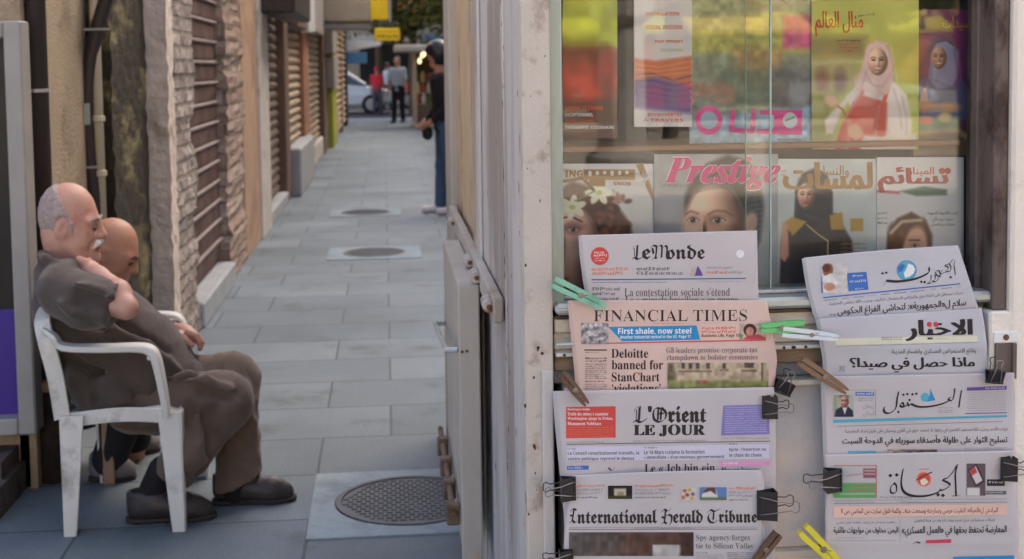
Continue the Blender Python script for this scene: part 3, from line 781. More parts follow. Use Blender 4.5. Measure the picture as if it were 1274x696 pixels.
# display case on the end wall
xr = P(38, 280, yE - .06).x
c = thing('display_case', 'grey framed shop display case with a purple lower panel at the corner', 'display case', (xr - .3, yE - .06, zb))
fw = .058; m_frame = mat('grey_frame', lin(150, 148, 146), .5, .08, 8)
mb = MB()
mb.bbox((xr - fw, yE - .09, zb), (xr, yE + .018, zt), .006); mb.bbox((-2.2, yE - .09, zb), (xr - fw - .001, yE + .018, zb + fw), .006); mb.bbox((-2.2, yE - .09, zt - fw), (xr - fw - .001, yE + .018, zt), .006)
mb.build('frame', m_frame, c)
zp = P(12, 384, yE).z
MB().box((-2.2, yE - .02, zb + fw), (xr - fw, yE + .012, zp)).build('purple_panel', mat('purple_panel', lin(62, 38, 138), .45, .1, 3), c)
cv = Canvas(-160, -10, 26, 384, (30, 24, 24), 3).grad((34, 28, 28), (24, 20, 24)).rect(-160, 20, 6, 190, (62, 50, 36), 6).ell(2, 150, 7, 30, (120, 88, 44), 0, 6, .7).ell(-10, 290, 34, 95, (16, 14, 18), 0, 4).noise(12, .25, 3)
xr2 = xr - fw
cv.build('painted_interior', lambda x, y, l: (xr2 - (26 - x) / 186 * .95, yE - .012, zp + (384 - y) / 394 * (zt - fw - zp)), c, mats=mat_print('interior_ink', .4))  # dark interior of the case, its gloom painted on a flat panel
# drain pipe and cables
xp = P(54, 300, 4.76).x
t = thing('drain_pipe', 'thick dark brown drain pipe beside the display case frame', 'pipe', (xp, 4.76, 0))
m_pipe = mat('dark_pipe', lin(58, 50, 50), .45, .15, 6)
MB().tube([(xp, 4.76, .42), (xp, 4.76, 4.5)], .037, 18).build('pipe', m_pipe, t, smooth=True)
MB().tube([(xp + .005, 4.76, 0), (xp + .005, 4.76, .5)], .047, 14).build('pipe_shoe', mat('rusty_pipe_base', lin(52, 42, 40), .8, .3, 12, bump=.4), t, smooth=True)
zc = P(45, 113, 4.76).z; MB().lathe((xp, 4.76, zc), [(.039, -.006), (.041, -.005), (.041, .005), (.039, .006)], 20).build('clamp', mat('zinc', lin(170, 170, 172), .4, .1, 9, metal=.4), t)
yc = y2 - .04; xc = P(110, 200, yc).x
t = thing('cable_conduit', 'dark bundled cable conduit bending to the right at the top of the wall', 'cable', (xc, yc, 0))
cpts = [P(px, py, yc) for px, py in ((119, 300), (116, 240), (110, 190), (107, 140), (108, 105), (112, 70), (120, 35), (130, 2), (142, -30))]
cpts = [(xc + (p.x - cpts[3].x), yc, p.z) for p in cpts]
MB().tube([(xc, cpts[0][1], 0)] + cpts, .03, 12).build('cable', m_pipe, t, smooth=True)
zl = P(108, 142, yc).z; MB().bbox((xc - .016, yc - .037, zl - .045), (xc + .02, yc - .031, zl + .045), .001).build('paper_label', mat('pale_label', lin(176, 180, 172), .7, .08), t)
for px, py in ((120, 37), (108, 208)): zz = P(px, py, yc).z; xx = P(px, py, yc).x; MB().bbox((xx - .045, yc - .036, zz - .005), (xx + .06, yc - .03, zz + .005), .001).build('strap', mat('zinc'), t)
yq = y2 - .03; xq = P(124, 200, yq).x
t = thing('cream_pipe', 'slim cream painted pipe between the dark cable and the mossy pilaster', 'pipe', (xq, yq, 0))
MB().tube([(xq, yq, 0), (xq, yq, 4)], .022, 12).build('pipe', mat('cream_paint', lin(206, 196, 172), .6, .1, 5), t, smooth=True)
for zz in (1.25, 1.02, .6): MB().lathe((xq, yq, zz), [(.025, -.012), (.029, -.01), (.029, .01), (.025, .012)], 14).build('pipe_joint', mat('cream_paint'), t)

# --- stone doorway with a barred shutter
yA, yB, yC, yD, yF = y3, Yp(212), Yp(238), Yp(281), Yp(302)
t = thing('stone_shopfront', 'old rubble stone shopfront with a barred shutter next to the mossy pilaster', 'building', (WX, yA, 0))
mb = MB(); rough_block(mb, WX - .45, WX + .03, yA, yB, 0, TOP, .008, (6, 10, 90), 0, 5); mb.build('pier', m_stone, t)
mb = MB(); rough_block(mb, WX - .45, WX + .015, yB, yC, 0, TOP, .016, (8, 10, 110), 0, 7, .03); mb.build('near_jamb', m_rubble, t)
mb = MB(); rough_block(mb, WX - .45, WX + .01, yD, yF, 0, TOP, .016, (10, 8, 110), 0, 9, .03); mb.build('far_jamb', m_rubble_x, t)
xs = WX - .05
mb = MB(); mb.box((xs - .03, yC - .05, .16), (xs - .01, yD + .05, 4), 0)
z = .25
while z < 4:
    mb.box((xs - .012, yC - .05, z - .05), (xs, yD + .05, z + .045), 0); mb.bbox((xs - .005, yC - .05, z + .05), (xs + .016, yD + .05, z + .07), .004, 1); z += .132
mb.build('barred_shutter', [m_bars, m_bars2], t)
MB().bbox((WX - .5, yC - .02, 0), (WX + .05, yD - .02, .15), .012).build('doorstep', m_step, t)
MB().box((WX - .5, yC, 4), (WX, yD, TOP)).build('lintel', m_stone, t)

# --- apricot plaster front with a brown shutter
yG, yH, yI = Yp(321), Yp(333), Yp(356)
t = thing('apricot_shopfront', 'apricot plastered shopfront with a closed brown roller shutter', 'building', (WX, yF, 0))
MB().bbox((WX - .5, yF + .02, 0), (WX + .01, yG, TOP), .01).build('pillar', m_orange, t)
MB().bbox((WX - .5, yG + .002, 0), (WX + .03, yH, 2.05), .01).build('pale_edge', m_pale, t)
shutter(t, yH, yI, WX - .1, .12, 2.35, .1, m_dkshut)
MB().box((WX - .5, yH, 2.35), (WX - .05, yI, TOP)).build('upper_wall', m_orange, t)
MB().bbox((WX - .5, yI, 0), (WX + .01, Yp(361), TOP), .01).build('end_pillar', m_brown, t)
MB().bbox((WX - .4, yH, 0), (WX + .02, yI, .12), .01).build('doorstep', m_step, t)
ys0 = Yp(326, WX + .25, 15); MB().bbox((WX + .02, yH - .6, P(330, 20, yH).z), (WX + .32, yI - .4, 3.0), .02).build('sign_box', m_dark, t)

# --- beige shutters
yJ, yK, yL = Yp(378.5), Yp(385), Yp(401)
t = thing('shuttered_shopfront', 'reddish pillared shopfront with two closed beige roller shutters', 'building', (WX, Yp(361), 0))
shutter(t, Yp(361), yJ, WX - .08, .55, 2.25, .105, m_beige, .05)
MB().bbox((WX - .5, Yp(361) + .02, 0), (WX + .12, yJ + .4, .55), .02).build('plinth', m_step, t)
MB().bbox((WX - .5, yJ + .02, .56), (WX + .02, yK, 3.6), .01).build('pillar', m_red, t)
shutter(t, yK, yL, WX - .08, .3, 2.2, .105, m_beige, .05)
MB().bbox((WX - .5, yK + .02, 0), (WX + .03, yL, .3), .02).build('step', m_pale, t)
MB().box((WX - .5, Yp(361), 2.26), (WX - .02, yL, TOP)).build('upper_wall', m_pale, t)
MB().bbox((WX + .02, Yp(361), P(366, 34, Yp(365)).z), (WX + .12, Yp(374), 3.2), .01).build('brown_sign_panel', m_brown, t)
for k in range(3):
    y = Yp(374) + .5 * k; MB().bbox((WX + .02, y + .05, P(380, 40, y).z), (WX + .15, y + .4, 3.2), .01).build('white_sign_strip', m_white, t)
MB().bbox((WX + .02, Yp(383), P(390, 42, Yp(390)).z), (WX + .14, Yp(396), 3.4), .01).build('grey_sign_panel', m_grey, t)
# --- far fronts
X2 = WX + .1
yM, yN, yO = Yp(413, X2), Yp(418, X2), 34.6
t = thing('far_shopfront', 'far shopfront with a yellow green post at the end of the row', 'building', (X2, yL, 0))
MB().box((X2 - 1, yL + .02, 0), (X2 - .05, yM, TOP)).build('brown_wall', m_brown, t)
mb = MB(); mb.bbox((X2 - .05, yL + .6, 1.7), (X2 + .1, yL + 2.6, 2.25), .01); mb.build('meter_box', m_grey, t)
MB().bbox((X2 - .05, yL + .9, 1.1), (X2 + .1, yL + 2.9, 1.65), .01).build('meter_box', m_grey, t)
MB().bbox((X2 - .1, yM + .02, 0), (X2 + .04, yN, 2.6), .01).build('green_post', m_green, t)
shutter(t, yN, (yN + yO) / 2 - .1, X2 - .05, .1, 2.5, .14, m_beige, .06)
MB().bbox((X2 - .1, (yN + yO) / 2 - .1, 0), (X2 + .02, (yN + yO) / 2 + .1, 2.6), .01).build('post', m_red, t)
shutter(t, (yN + yO) / 2 + .1, yO - 1.2, X2 - .05, .1, 2.5, .14, m_beige, .06)
MB().bbox((X2 - .5, yO - 1.2, 0), (X2 + .03, yO, 3), .02).build('corner_post', m_dark, t)
MB().box((X2 - 1, yM, 2.6), (X2 - .06, yO, TOP)).build('upper_wall', m_pale, t)
# overhead boxes and signs
ya = 21.5
a, b = P(412, 27, ya), P(461, -30, ya)
t = thing('overhead_box', 'large beige box jutting from the shopfronts above the alley', 'box', (a.x, ya, a.z))
MB().bbox((X2 - .04, ya, a.z), (b.x, ya + 1.2, 3.2), .02).build('casing', mat('beige_box', lin(172, 160, 140), .7, .08), t)
MB().bbox((X2 - .03, ya + .1, a.z - .12), (b.x - .03, ya + 1.1, a.z - .005), .02).build('grey_underside', m_grey, t)
a, b = P(461, 25, ya), P(486, -30, ya)
t = thing('yellow_sign', 'upper yellow sign box fixed beside the beige overhead box', 'sign', (a.x, ya, a.z), 'yellow signs over the alley')
MB().bbox((a.x + .003, ya - .03, a.z), (b.x - .05, ya + .15, 3.1), .01).build('sign_face', m_yel, t)
MB().bbox((b.x - .048, ya - .04, a.z - .03), (b.x, ya + .16, 3.12), .01).build('frame', m_grey, t)
yb = 30.5
a, b = P(466.5, 51, yb), P(497, 35, yb)
t = thing('yellow_sign', 'lower small yellow sign with dark lettering hanging over the alley end', 'sign', (a.x, yb, a.z), 'yellow signs over the alley')
MB().bbox(tuple(a), (b.x, yb + .1, b.z), .01).build('sign_face', m_yel, t)
ik = Ink(lambda x, y, l: (P(x, y, yb).x, yb - .002 - l * .002, P(x, y, yb).z)); ik.small(469, 44.5, 495, 1, 4, 3.2, m_black, wl=(4, 7)).small(469, 39, 495, 1, 4, 1.6, m_dark, wl=(3, 6)); ik.build('lettering', t)
mb = MB(); mb.tube([(X2 - .1, yb + .05, b.z + .1), (b.x, yb + .05, b.z + .1)], .02, 8); mb.tube([(a.x + .05, yb + .05, b.z + .1), (a.x + .05, yb + .05, b.z - .02)], .012, 6); mb.tube([(b.x - .05, yb + .05, b.z + .1), (b.x - .05, yb + .05, b.z - .02)], .012, 6); mb.build('bracket', m_dark, t)
a = P(455, 52, 34); t = thing('awning', 'small white and blue awning at the street end of the shop row', 'awning', (X2, 34, a.z))
b = P(474, 52, 34)
mb = MB(); mb.prism([(X2 - .05, 34, a.z + .05), (b.x, 34, a.z), (b.x, 34, a.z - .1), (X2 - .05, 34, a.z - .25)], (0, .5, 0), 0); mb.build('cloth', m_white, t)
MB().bbox((X2 - .05, 33.93, a.z - .55), (P(456, 52, 34).x, 33.98, a.z - .27), .01).build('blue_valance', mat('blue_cloth', lin(92, 140, 184), .7, .1), t)
# right side beyond the kiosk, and an unseen block added to shade kiosk and alley
t = MB().box((2.0, 9, 0), (6, 35, 2.7)).build('low_wall', m_plaster); struct(t)
struct(MB().box((13, 3.0, 0), (34, 70, 21.5)).build('added_shade_block', m_plaster))
# ------------------------------------------------------------------ trees
def tree(loc, h, crown, cr, n, label, leaf=.16, cols=None, group=None, seed=1, trunk_r=.16):
    r = random.Random(seed); t = thing('tree', label, 'tree', loc, group)
    x, y, z = loc; mb = MB(); fork = h * .45
    mb.tube([(x, y, z - .05), (x + .05, y, z + fork * .5), (x, y + .05, z + fork)], [trunk_r, trunk_r * .8, trunk_r * .7], 10)
    tips = []
    for k in range(9):
        a = 2 * PI * k / 9 + r.uniform(-.3, .3); d = r.uniform(.45, .85) * cr; zz = z + crown + r.uniform(-.5, .6) * cr * .7
        tip = (x + d * math.cos(a), y + d * math.sin(a), zz); mid = (x + d * .4 * math.cos(a), y + d * .4 * math.sin(a), z + fork + (zz - z - fork) * .6)
        mb.tube([(x, y, z + fork * r.uniform(.75, 1)), mid, tip], [trunk_r * .45, trunk_r * .28, trunk_r * .08], 6); tips.append(tip)
    mb.build('trunk', mat('bark', lin(92, 78, 64), .9, .25, 8, bump=.5), t)
    cl = []
    for k in range(34):
        u = r.uniform(-1, 1); a = r.uniform(0, 2 * PI); q = r.random() ** .4; s = math.sqrt(1 - u * u) * q
        cl.append((x + cr * s * math.cos(a), y + cr * s * math.sin(a), z + crown + u * q * cr * .75, r.uniform(.22, .42) * cr))
    cols = cols or [lin(86, 100, 52), lin(60, 76, 40), lin(112, 120, 66), lin(134, 100, 52)]
    V = []; F = []; Mi = []
    for i in range(n):
        c = r.choice(cl); d = Vector((r.gauss(0, 1), r.gauss(0, 1), r.gauss(0, 1))).normalized() * c[3] * r.random() ** .35
        p = Vector(c[:3]) + d; a = Vector((r.gauss(0, 1), r.gauss(0, 1), r.gauss(0, .6))).normalized(); b = a.orthogonal().normalized()
        s = leaf * r.uniform(.6, 1.3); k = len(V)
        V += [p - a * s, p + b * s * .45, p + a * s, p - b * s * .45]; F.append((k, k + 1, k + 2, k + 3)); Mi.append(min(int(r.random() ** 1.5 * len(cols)), len(cols) - 1))
    mb = MB(); mb.v = [tuple(v) for v in V]; mb.f = F; mb.m = Mi
    mb.build('crown', [mat('leaf_%s' % 'abcd'[i] if False else 'leaf%s' % ('', '_deep', '_pale', '_dry')[i], c, .6, .2, 2) for i, c in enumerate(cols)], t)  # leaf greens of their own, deep, pale and dry, picked at random
    return t
tree((P(528, 100, 41).x - .35, 41, -.0), 6, 4.7, 3.1, 15000, 'broad leafy street tree hanging over the goods cart at the alley end', .14, group='street trees', seed=3)
tree((P(470, 100, 53).x, 53, .1), 7, 5.5, 3.2, 6000, 'paler leafy tree farther off, behind the yellow signs', .18, group='street trees', seed=5)
# building across the far street
t = thing('street_building', 'pale building with shop openings across the street at the alley end', 'building', (0, 60, 0))
mb = MB(); mb.box((-30, 60, 0), (30, 70, 14)); mb.build('wall', mat('far_wall', lin(178, 166, 150), .9, .1, 1), t)
for k in range(-4, 5):
    MB().box((k * 3.2 - 1.1, 59.9, .1), (k * 3.2 + 1.1, 59.99, 2.5)).build('shop_opening', m_black, t)
    MB().box((k * 3.2 - 1.4, 59.2, 2.6), (k * 3.2 + 1.4, 59.98, 2.9)).build('shop_awning', [mat('awning_a', lin(196, 196, 190), .7), mat('awning_b', lin(110, 134, 160), .7), m_red][k % 3], t)
    MB().box((k * 3.2 - .6, 59.92, 4.2), (k * 3.2 + .6, 59.99, 6)).build('window', m_dark, t)

# ------------------------------------------------------------------ cars
def car(loc, rot, body, label, group, plate=False):
    t = thing('parked_car', label, 'car', loc, group); t.rotation_euler = (0, 0, rot)
    mb = MB()                                           # lengthwise x, nose at +x
    st = [(-2.05, .42, .78, .74, .70), (-1.95, .32, .92, .80, .74), (-1.3, .26, .98, .84, .78), (-.4, .24, .96, .85, .80), (.6, .24, .94, .85, .80), (1.3, .26, .86, .84, .77), (1.85, .32, .74, .78, .70), (2.05, .40, .62, .70, .64)]
    V = []
    for (x, z0, z1, w0, w1) in st:
        zm = z0 + (z1 - z0) * .55
        V += [(x, -w0 * .9, z0), (x, -w0, z0 + .08), (x, -w0 * 1.0, zm), (x, -w1, z1 - .03), (x, -w1 * .9, z1), (x, w1 * .9, z1), (x, w1, z1 - .03), (x, w0, zm), (x, w0, z0 + .08), (x, w0 * .9, z0)]
    n = 10; F = [(i * n + j, (i + 1) * n + j, (i + 1) * n + (j + 1) % n, i * n + (j + 1) % n) for i in range(len(st) - 1) for j in range(n)]
    F += [tuple(range(n)), tuple((len(st) - 1) * n + j for j in range(n))[::-1]]
    mb.add(V, F); mb.build('body', body, t, local=True, smooth=False, fix=True)
    cab = [(-1.75, .93, .72), (-1.15, 1.40, .60), (-.3, 1.47, .60), (.35, 1.40, .59), (1.1, .92, .70)]
    V = []
    for (x, z, w) in cab: V += [(x, -w, z), (x, w, z)]
    k = len(cab)
    for (x, z, w) in cab: V += [(x, -.76, .9), (x, .76, .9)]
    mb = MB(); mb.add(V, [(2 * i, 2 * i + 2, 2 * i + 3, 2 * i + 1) for i in range(1, k - 2)]); 
    mb.tube([(1.1, -.7, .93), (.35, -.59, 1.4), (-.3, -.6, 1.47), (-1.15, -.6, 1.4), (-1.75, -.72, .93)], .035, 6); mb.tube([(1.1, .7, .93), (.35, .59, 1.4), (-.3, .6, 1.47), (-1.15, .6, 1.4), (-1.75, .72, .93)], .035, 6)
    for s in (-1, 1): mb.tube([(-.3, .6 * s, 1.46), (-.35, .75 * s, .93)], .03, 6)
    mb.build('roof', body, t, local=True)
    gm = mat('car_glass', (.02, .025, .03), .05, .05, 3, spec=.8)
    mb = MB(); q = .985
    mb.add([(1.1, -.69, .93), (1.1, .69, .93), (.36, .585, 1.39), (.36, -.585, 1.39)], [(0, 1, 2, 3)]); mb.build('windscreen', gm, t, local=True)
    mb = MB(); mb.add([(-1.75, -.71, .93), (-1.75, .71, .93), (-1.16, .59, 1.39), (-1.16, -.59, 1.39)], [(3, 2, 1, 0)]); mb.build('rear_window', gm, t, local=True)
    for s in (-1, 1):
        MB().add([(1.08, .705 * s, .93), (.35, .592 * s, 1.385), (-.3, .602 * s, 1.45), (-1.15, .602 * s, 1.385), (-1.73, .722 * s, .93)], [(0, 1, 2, 3, 4)]).build('side_window', gm, t, local=True)
        MB().bbox((1.78, s * .45 - .16, .56), (2.02, s * .45 + .16, .7), .03).build('headlight', mat('lamp_glass', lin(220, 224, 226), .1, .05), t, local=True)
        MB().bbox((-2.06, s * .52 - .12, .62), (-1.93, s * .52 + .12, .8), .02).build('tail_light', mat('tail_red', lin(150, 20, 20), .2, .05), t, local=True)
        for x in (-1.25, 1.28):
            w = MB().lathe((x, s * .80, .31), [(.1, -.09), (.30, -.09), (.31, -.05), (.31, .05), (.30, .09), (.1, .09)], 22, 0, 'y').build('wheel', m_black, t, local=True)
            MB().lathe((x, s * .80, .31), [(.05, -.097), (.19, -.095), (.2, 0), (.19, .095), (.05, .097)], 16, 0, 'y').build('rim', mat('alloy', lin(170, 172, 176), .35, .05, metal=.7), w, local=True)
    return t
w_car, r_car, s_car = mat('white_car_paint', lin(220, 224, 228), .25, .03, 2, coat=.5), mat('red_car_paint', lin(160, 28, 38), .25, .05, 2, coat=.5), mat('silver_car_paint', lin(150, 156, 160), .25, .05, 2, coat=.5)
car((P(436, 120, 43).x - .6, 43, -.02), 0, w_car, 'white car with only its nose showing past the end of the shop row', 'cars on the far street')
car((P(500, 120, 47).x + 1.5, 47.6, -.02), PI, r_car, 'red car passing behind the man in the light grey shirt', 'cars on the far street')
# seen mirrored in the kiosk glass: the sunny square behind the photographer
car((12.4, -29.5, -.02), .0, s_car, 'silver car mirrored in the kiosk window, under yellow awnings', 'cars across the square')
car((7.0, -29.8, -.02), PI, r_car, 'red car mirrored in the upper left of the kiosk window', 'cars across the square')
t = thing('yellow_building', 'yellow fronted building with balconies mirrored in the kiosk window', 'building', (14, -38, 0))
MB().box((-8, -50, 0), (40, -38, 13)).build('wall', mat('cream_front', lin(206, 186, 150), .9, .1, 1), t)
for k in range(9):
    x = -4 + k * 4.6
    MB().box((x, -38, .1), (x + 3.6, -37.95, 2.6)).build('shopfront', [m_black, mat('orange_front', lin(214, 140, 70), .7), mat('red_front', lin(190, 60, 50), .7)][k % 3], t)
    MB().prism([(x - .2, -37.94, 3.1), (x - .2, -36.4, 2.5), (x - .2, -36.4, 2.35), (x - .2, -37.94, 2.9)], (4.0, 0, 0)).build('awning', [mat('lime_awning', lin(196, 196, 60), .7), mat('yellow_awning', lin(226, 196, 70), .7)][k % 2], t)
    MB().box((x + .6, -37.99, 4.3), (x + 2.6, -37.93, 6.6)).build('window', m_dark, t)
    mb = MB(); mb.box((x + .2, -37.98, 3.95), (x + 3.2, -36.9, 4.1))
    for q in range(14): mb.box((x + .25 + q * .22, -36.95, 4.1), (x + .28 + q * .22, -36.92, 5.0))
    mb.box((x + .2, -36.96, 5.0), (x + 3.2, -36.9, 5.06)); mb.build('balcony', m_white, t)
tree((5.6, -21, 0), 6.5, 4.4, 2.2, 4500, 'sunny tree mirrored at the left of the kiosk window', .16, group='trees across the square', seed=8)
tree((10.5, -22.5, 0), 6.5, 4.2, 2.3, 4500, 'sunny tree mirrored in the middle of the kiosk window', .16, group='trees across the square', seed=9)
t = thing('stone_pedestal', 'pale stone pedestal mirrored in the kiosk glass', 'pedestal', (3.2, -13, 0))
MB().lathe((3.2, -13, 0), [(.5, 0), (.5, .2), (.35, .3), (.3, 2.0), (.45, 2.1), (.45, 2.3)], 12).build('shaft', m_pale, t)
# ------------------------------------------------------------------ goods cart at the alley end
yk = 31.5
a, b = P(513, 150, yk), P(575, 150, yk)
t = thing('goods_cart', 'open fronted goods cart with lit bulbs at the end of the alley', 'cart', (a.x, yk, 0))
zt_ = P(515, 56, yk).z; zf = P(515, 66, yk).z; m_post = mat('pale_wood_post', lin(186, 168, 146), .7, .12, 6)
mb = MB(); mb.bbox((a.x - .4, yk - .3, zf + .02), (b.x, yk + 1.6, zt_), .03); mb.build('roof', mat('cart_roof', lin(176, 172, 166), .6), t)
for x in (a.x + .03, b.x - .1):
    for y in (yk, yk + 1.3): MB().bbox((x, y, 0 if y > yk else .0), (x + .09, y + .08, zf + .02), .01).build('post', m_post, t)
MB().bbox((a.x, yk - .02, .0), (b.x, yk + 1.3, .09), .01).build('base', m_post, t)
MB().box((a.x + .1, yk + .3, .09), (b.x, yk + 1.29, .55)).build('counter', mat('cart_counter', lin(120, 100, 86), .8), t)
MB().box((a.x + .05, yk + 1.3, .1), (b.x, yk + 1.34, zf)).build('back_panel', mat('cart_back', lin(86, 78, 66), .8, .4, 8), t)
gm = [mat('goods_%d' % 0 if False else 'goods_red', lin(176, 84, 60), .6), mat('goods_cream', lin(206, 190, 160), .6), mat('goods_green', lin(104, 120, 70), .6), mat('goods_white', lin(214, 214, 210), .6)]
k = 0
for row in range(3):
    for i in range(8):
        x = a.x + .16 + i * .14; z = .56 + row * .27
        s = random.uniform(.085, .12)
        o = MB().lathe((x, yk + .55 + row * .28, z), [(s * .5, 0), (s * .55, .02), (s * .55, .16), (s * .3, .2), (s * .2, .24)], 10).build('goods_jar', gm[(i * 3 + row * 5 + i // 3) % 4]); 
        tag(o, ['red', 'cream', 'green', 'white'][(i * 3 + row * 5 + i // 3) % 4] + ' jar of goods displayed in the lit cart', 'jar', 'goods in the cart')
    MB().box((a.x + .12, yk + .45 + row * .28, .548 + row * .27 - (.0 if row == 0 else .02)), (b.x, yk + .72 + row * .28, .552 + row * .27)).build('shelf', m_post, t)
for px, py in ((525.5, 70), (528.5, 67), (522, 77)):
    p = P(px, py, yk + .2)
    o = MB().lathe((p.x, p.y, p.z), [(.012, .09), (.02, .07), (.035, .045), (.045, .01), (.035, -.03), (.01, -.045)], 12).build('light_bulb', mat('lit_bulb', (1, .8, .5), .4, emit=(1, .72, .38, .55)), t)
    MB().tube([(p.x, p.y, p.z + .08), (p.x, p.y, zf + .03)], .006, 6).build('flex', m_black, o)
# ------------------------------------------------------------------ news kiosk
KY = 2.36
def FX(px, py=350, Y=KY): return P(px, py, Y).x
def FZ(py, px=900, Y=KY): return P(px, py, Y).z
KX = FX(652)
KZ = 2.55
m_kpost = mat('kiosk_render', lin(198, 188, 179), .9, .06, 6, bump=.14, bscale=160, col2=lin(158, 142, 130), thr=.6, s2=13)
m_kiosk = mat('kiosk_paint', lin(204, 198, 196), .5, .08, 3, bump=.06, bscale=30, col2=lin(160, 148, 142), thr=.55, s2=2.2, stretch=(1, 1, .25))
m_kiosk2 = mat('kiosk_paint_warm', lin(186, 177, 167), .6, .12, 4, bump=.08, bscale=40, col2=lin(166, 146, 132), thr=.6, s2=3, stretch=(1, 1, .3))
m_recess = mat('recess_board', lin(196, 172, 142), .85, .12, 5, bump=.3, bscale=30, col2=lin(156, 130, 106), thr=.6, s2=3)
m_alu = mat('aluminium', lin(186, 190, 186), .38, .08, 10, metal=.35, bump=.05, col2=lin(150, 150, 146), thr=.62, s2=12)
m_stile = mat('window_stile', lin(172, 180, 168), .5, .08, 8, col2=lin(150, 152, 142), thr=.6, s2=10, stretch=(1, 1, .2))
m_jamb = mat('brown_jamb', lin(108, 94, 88), .7, .2, 8, bump=.2, col2=lin(66, 50, 44), thr=.56, s2=14, stretch=(1, 1, .5))
m_board = mat('weathered_board', lin(214, 202, 184), .85, .12, 7, bump=.25, bscale=60, col2=lin(132, 112, 92), thr=.6, s2=8, stretch=(.3, 1, 1.5))
m_ply = mat('faded_plywood', lin(236, 218, 204), .85, .1, 4, bump=.12, bscale=50, col2=lin(186, 192, 204), thr=.5, soft=.3, s2=3.2)
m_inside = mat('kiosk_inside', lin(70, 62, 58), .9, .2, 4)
m_screw = mat('rusty_screw', lin(112, 76, 52), .7, .3, 20)
def glass_mat():
    m = bpy.data.materials.new('window_glass'); m.use_nodes = True; n = m.node_tree.nodes; l = m.node_tree.links
    for q in list(n):
        if q.type == 'BSDF_PRINCIPLED': n.remove(q)
    tr = n.new('ShaderNodeBsdfTransparent'); tr.inputs[0].default_value = (.985, .996, .99, 1)
    gl = n.new('ShaderNodeBsdfGlossy'); gl.inputs['Roughness'].default_value = .012; gl.inputs[0].default_value = (1, 1, 1, 1)
    fr = n.new('ShaderNodeFresnel'); fr.inputs[0].default_value = 1.32
    mx = n.new('ShaderNodeMixShader'); l.new(fr.outputs[0], mx.inputs[0]); l.new(tr.outputs[0], mx.inputs[1]); l.new(gl.outputs[0], mx.inputs[2])
    df = n.new('ShaderNodeBsdfDiffuse'); df.inputs[0].default_value = (.7, .72, .7, 1)
    tc = n.new('ShaderNodeTexCoord'); nz = n.new('ShaderNodeTexNoise'); nz.inputs['Scale'].default_value = 7; nz.inputs['Detail'].default_value = 8
    mp = n.new('ShaderNodeMapping'); mp.inputs['Scale'].default_value = (1, 1, .35); l.new(tc.outputs['Object'], mp.inputs[0]); l.new(mp.outputs[0], nz.inputs['Vector'])
    mr = n.new('ShaderNodeMapRange'); mr.inputs[1].default_value = .4; mr.inputs[2].default_value = .75; mr.inputs[3].default_value = .0; mr.inputs[4].default_value = .018
    l.new(nz.outputs[0], mr.inputs[0])
    m2 = n.new('ShaderNodeMixShader'); l.new(mr.outputs[0], m2.inputs[0]); l.new(mx.outputs[0], m2.inputs[1]); l.new(df.outputs[0], m2.inputs[2])
    l.new(m2.outputs[0], n['Material Output'].inputs[0]); return m
m_glass = glass_mat()

kiosk = thing('news_kiosk', 'grey metal news kiosk with a glazed front full of magazines and newspapers', 'kiosk', (KX, KY, 0))
xL, xR = FX(690), FX(1247)
XE = FX(1500)
zs = FZ(382)                        # sill height
zw = 2.15                           # top of the window
mb = MB(); mb.bbox((KX, KY - .005, 0), (FX(687), KY + .07, KZ), .003)
rc = random.Random(4)
for (x, y, q) in ((665, 556, 2.6), (666, 589, 1.2), (664, 470, 1.5), (669, 436, 1.3), (672, 250, 1.2), (660, 120, .9), (658, 640, 1.4), (654, 330, 1.6), (653.5, 505, 1.8), (668, 610, .8), (678, 70, .9), (656, 210, .8)):
    p = P(x, y, KY - .0056); r0 = q / 690; n_ = 9
    mb.add([(p.x + r0 * rc.uniform(.5, 1.1) * math.cos(2 * PI * i / n_), KY - .0056, p.z + r0 * rc.uniform(.7, 2.0) * math.sin(2 * PI * i / n_)) for i in range(n_)], [tuple(range(n_))], 1)
mb.build('corner_post', [m_kpost, mat('bare_rust', lin(74, 58, 50), .85, .3, 30)], kiosk)
mb = MB(); mb.bbox((FX(672), KY - .012, 0), (FX(686), KY - .004, FZ(452)), .002); mb.build('post_strip', m_kiosk, kiosk)
mb = MB(); mb.bbox((xR, KY - .035, 0), (XE, KY + .14, KZ), .006); mb.bbox((FX(1222), KY - .033, 0), (xR + .003, KY + .1, FZ(384, 1235)), .004); mb.build('right_pier', mat('pier_render', lin(238, 227, 215), .92, .05, 5, bump=.16, bscale=120, col2=lin(212, 196, 182), thr=.62, s2=7), kiosk)
mb = MB(); mb.bbox((KX + .003, KY, zw), (xR, KY + .1, KZ), .004); mb.build('lintel', m_kpost, kiosk)
mb = MB(); mb.bbox((FX(687.3), KY + .02, zs), (FX(704), KY + .075, zw), .003); mb.build('window_stile', m_stile, kiosk)
mb = MB(); mb.bbox((FX(1229), KY - .02, FZ(384, 1235)), (xR - .001, KY + .1, zw), .003); mb.build('right_jamb', m_jamb, kiosk)
mb = MB(); mb.bbox((FX(1222), KY + .03, zs), (FX(1231), KY + .075, zw), .003); mb.build('window_stile', m_jamb, kiosk)
# glass: two sliding panes that overlap
MB().box((FX(703), KY + .046, zs + .01), (FX(968), KY + .051, zw)).build('window_pane', m_glass, kiosk)
MB().box((FX(939), KY + .058, zs + .01), (FX(1224), KY + .063, zw)).build('window_pane', m_glass, kiosk)
m_gedge = mat('glass_edge', lin(170, 196, 186), .2, .08, 9)
MB().bbox((FX(966.5), KY + .044, zs), (FX(968.6), KY + .052, zw), .001).build('pane_edge', m_gedge, kiosk)
MB().bbox((FX(938.4), KY + .0575, zs), (FX(939.6), KY + .0635, zw), .001).build('pane_edge', m_gedge, kiosk)
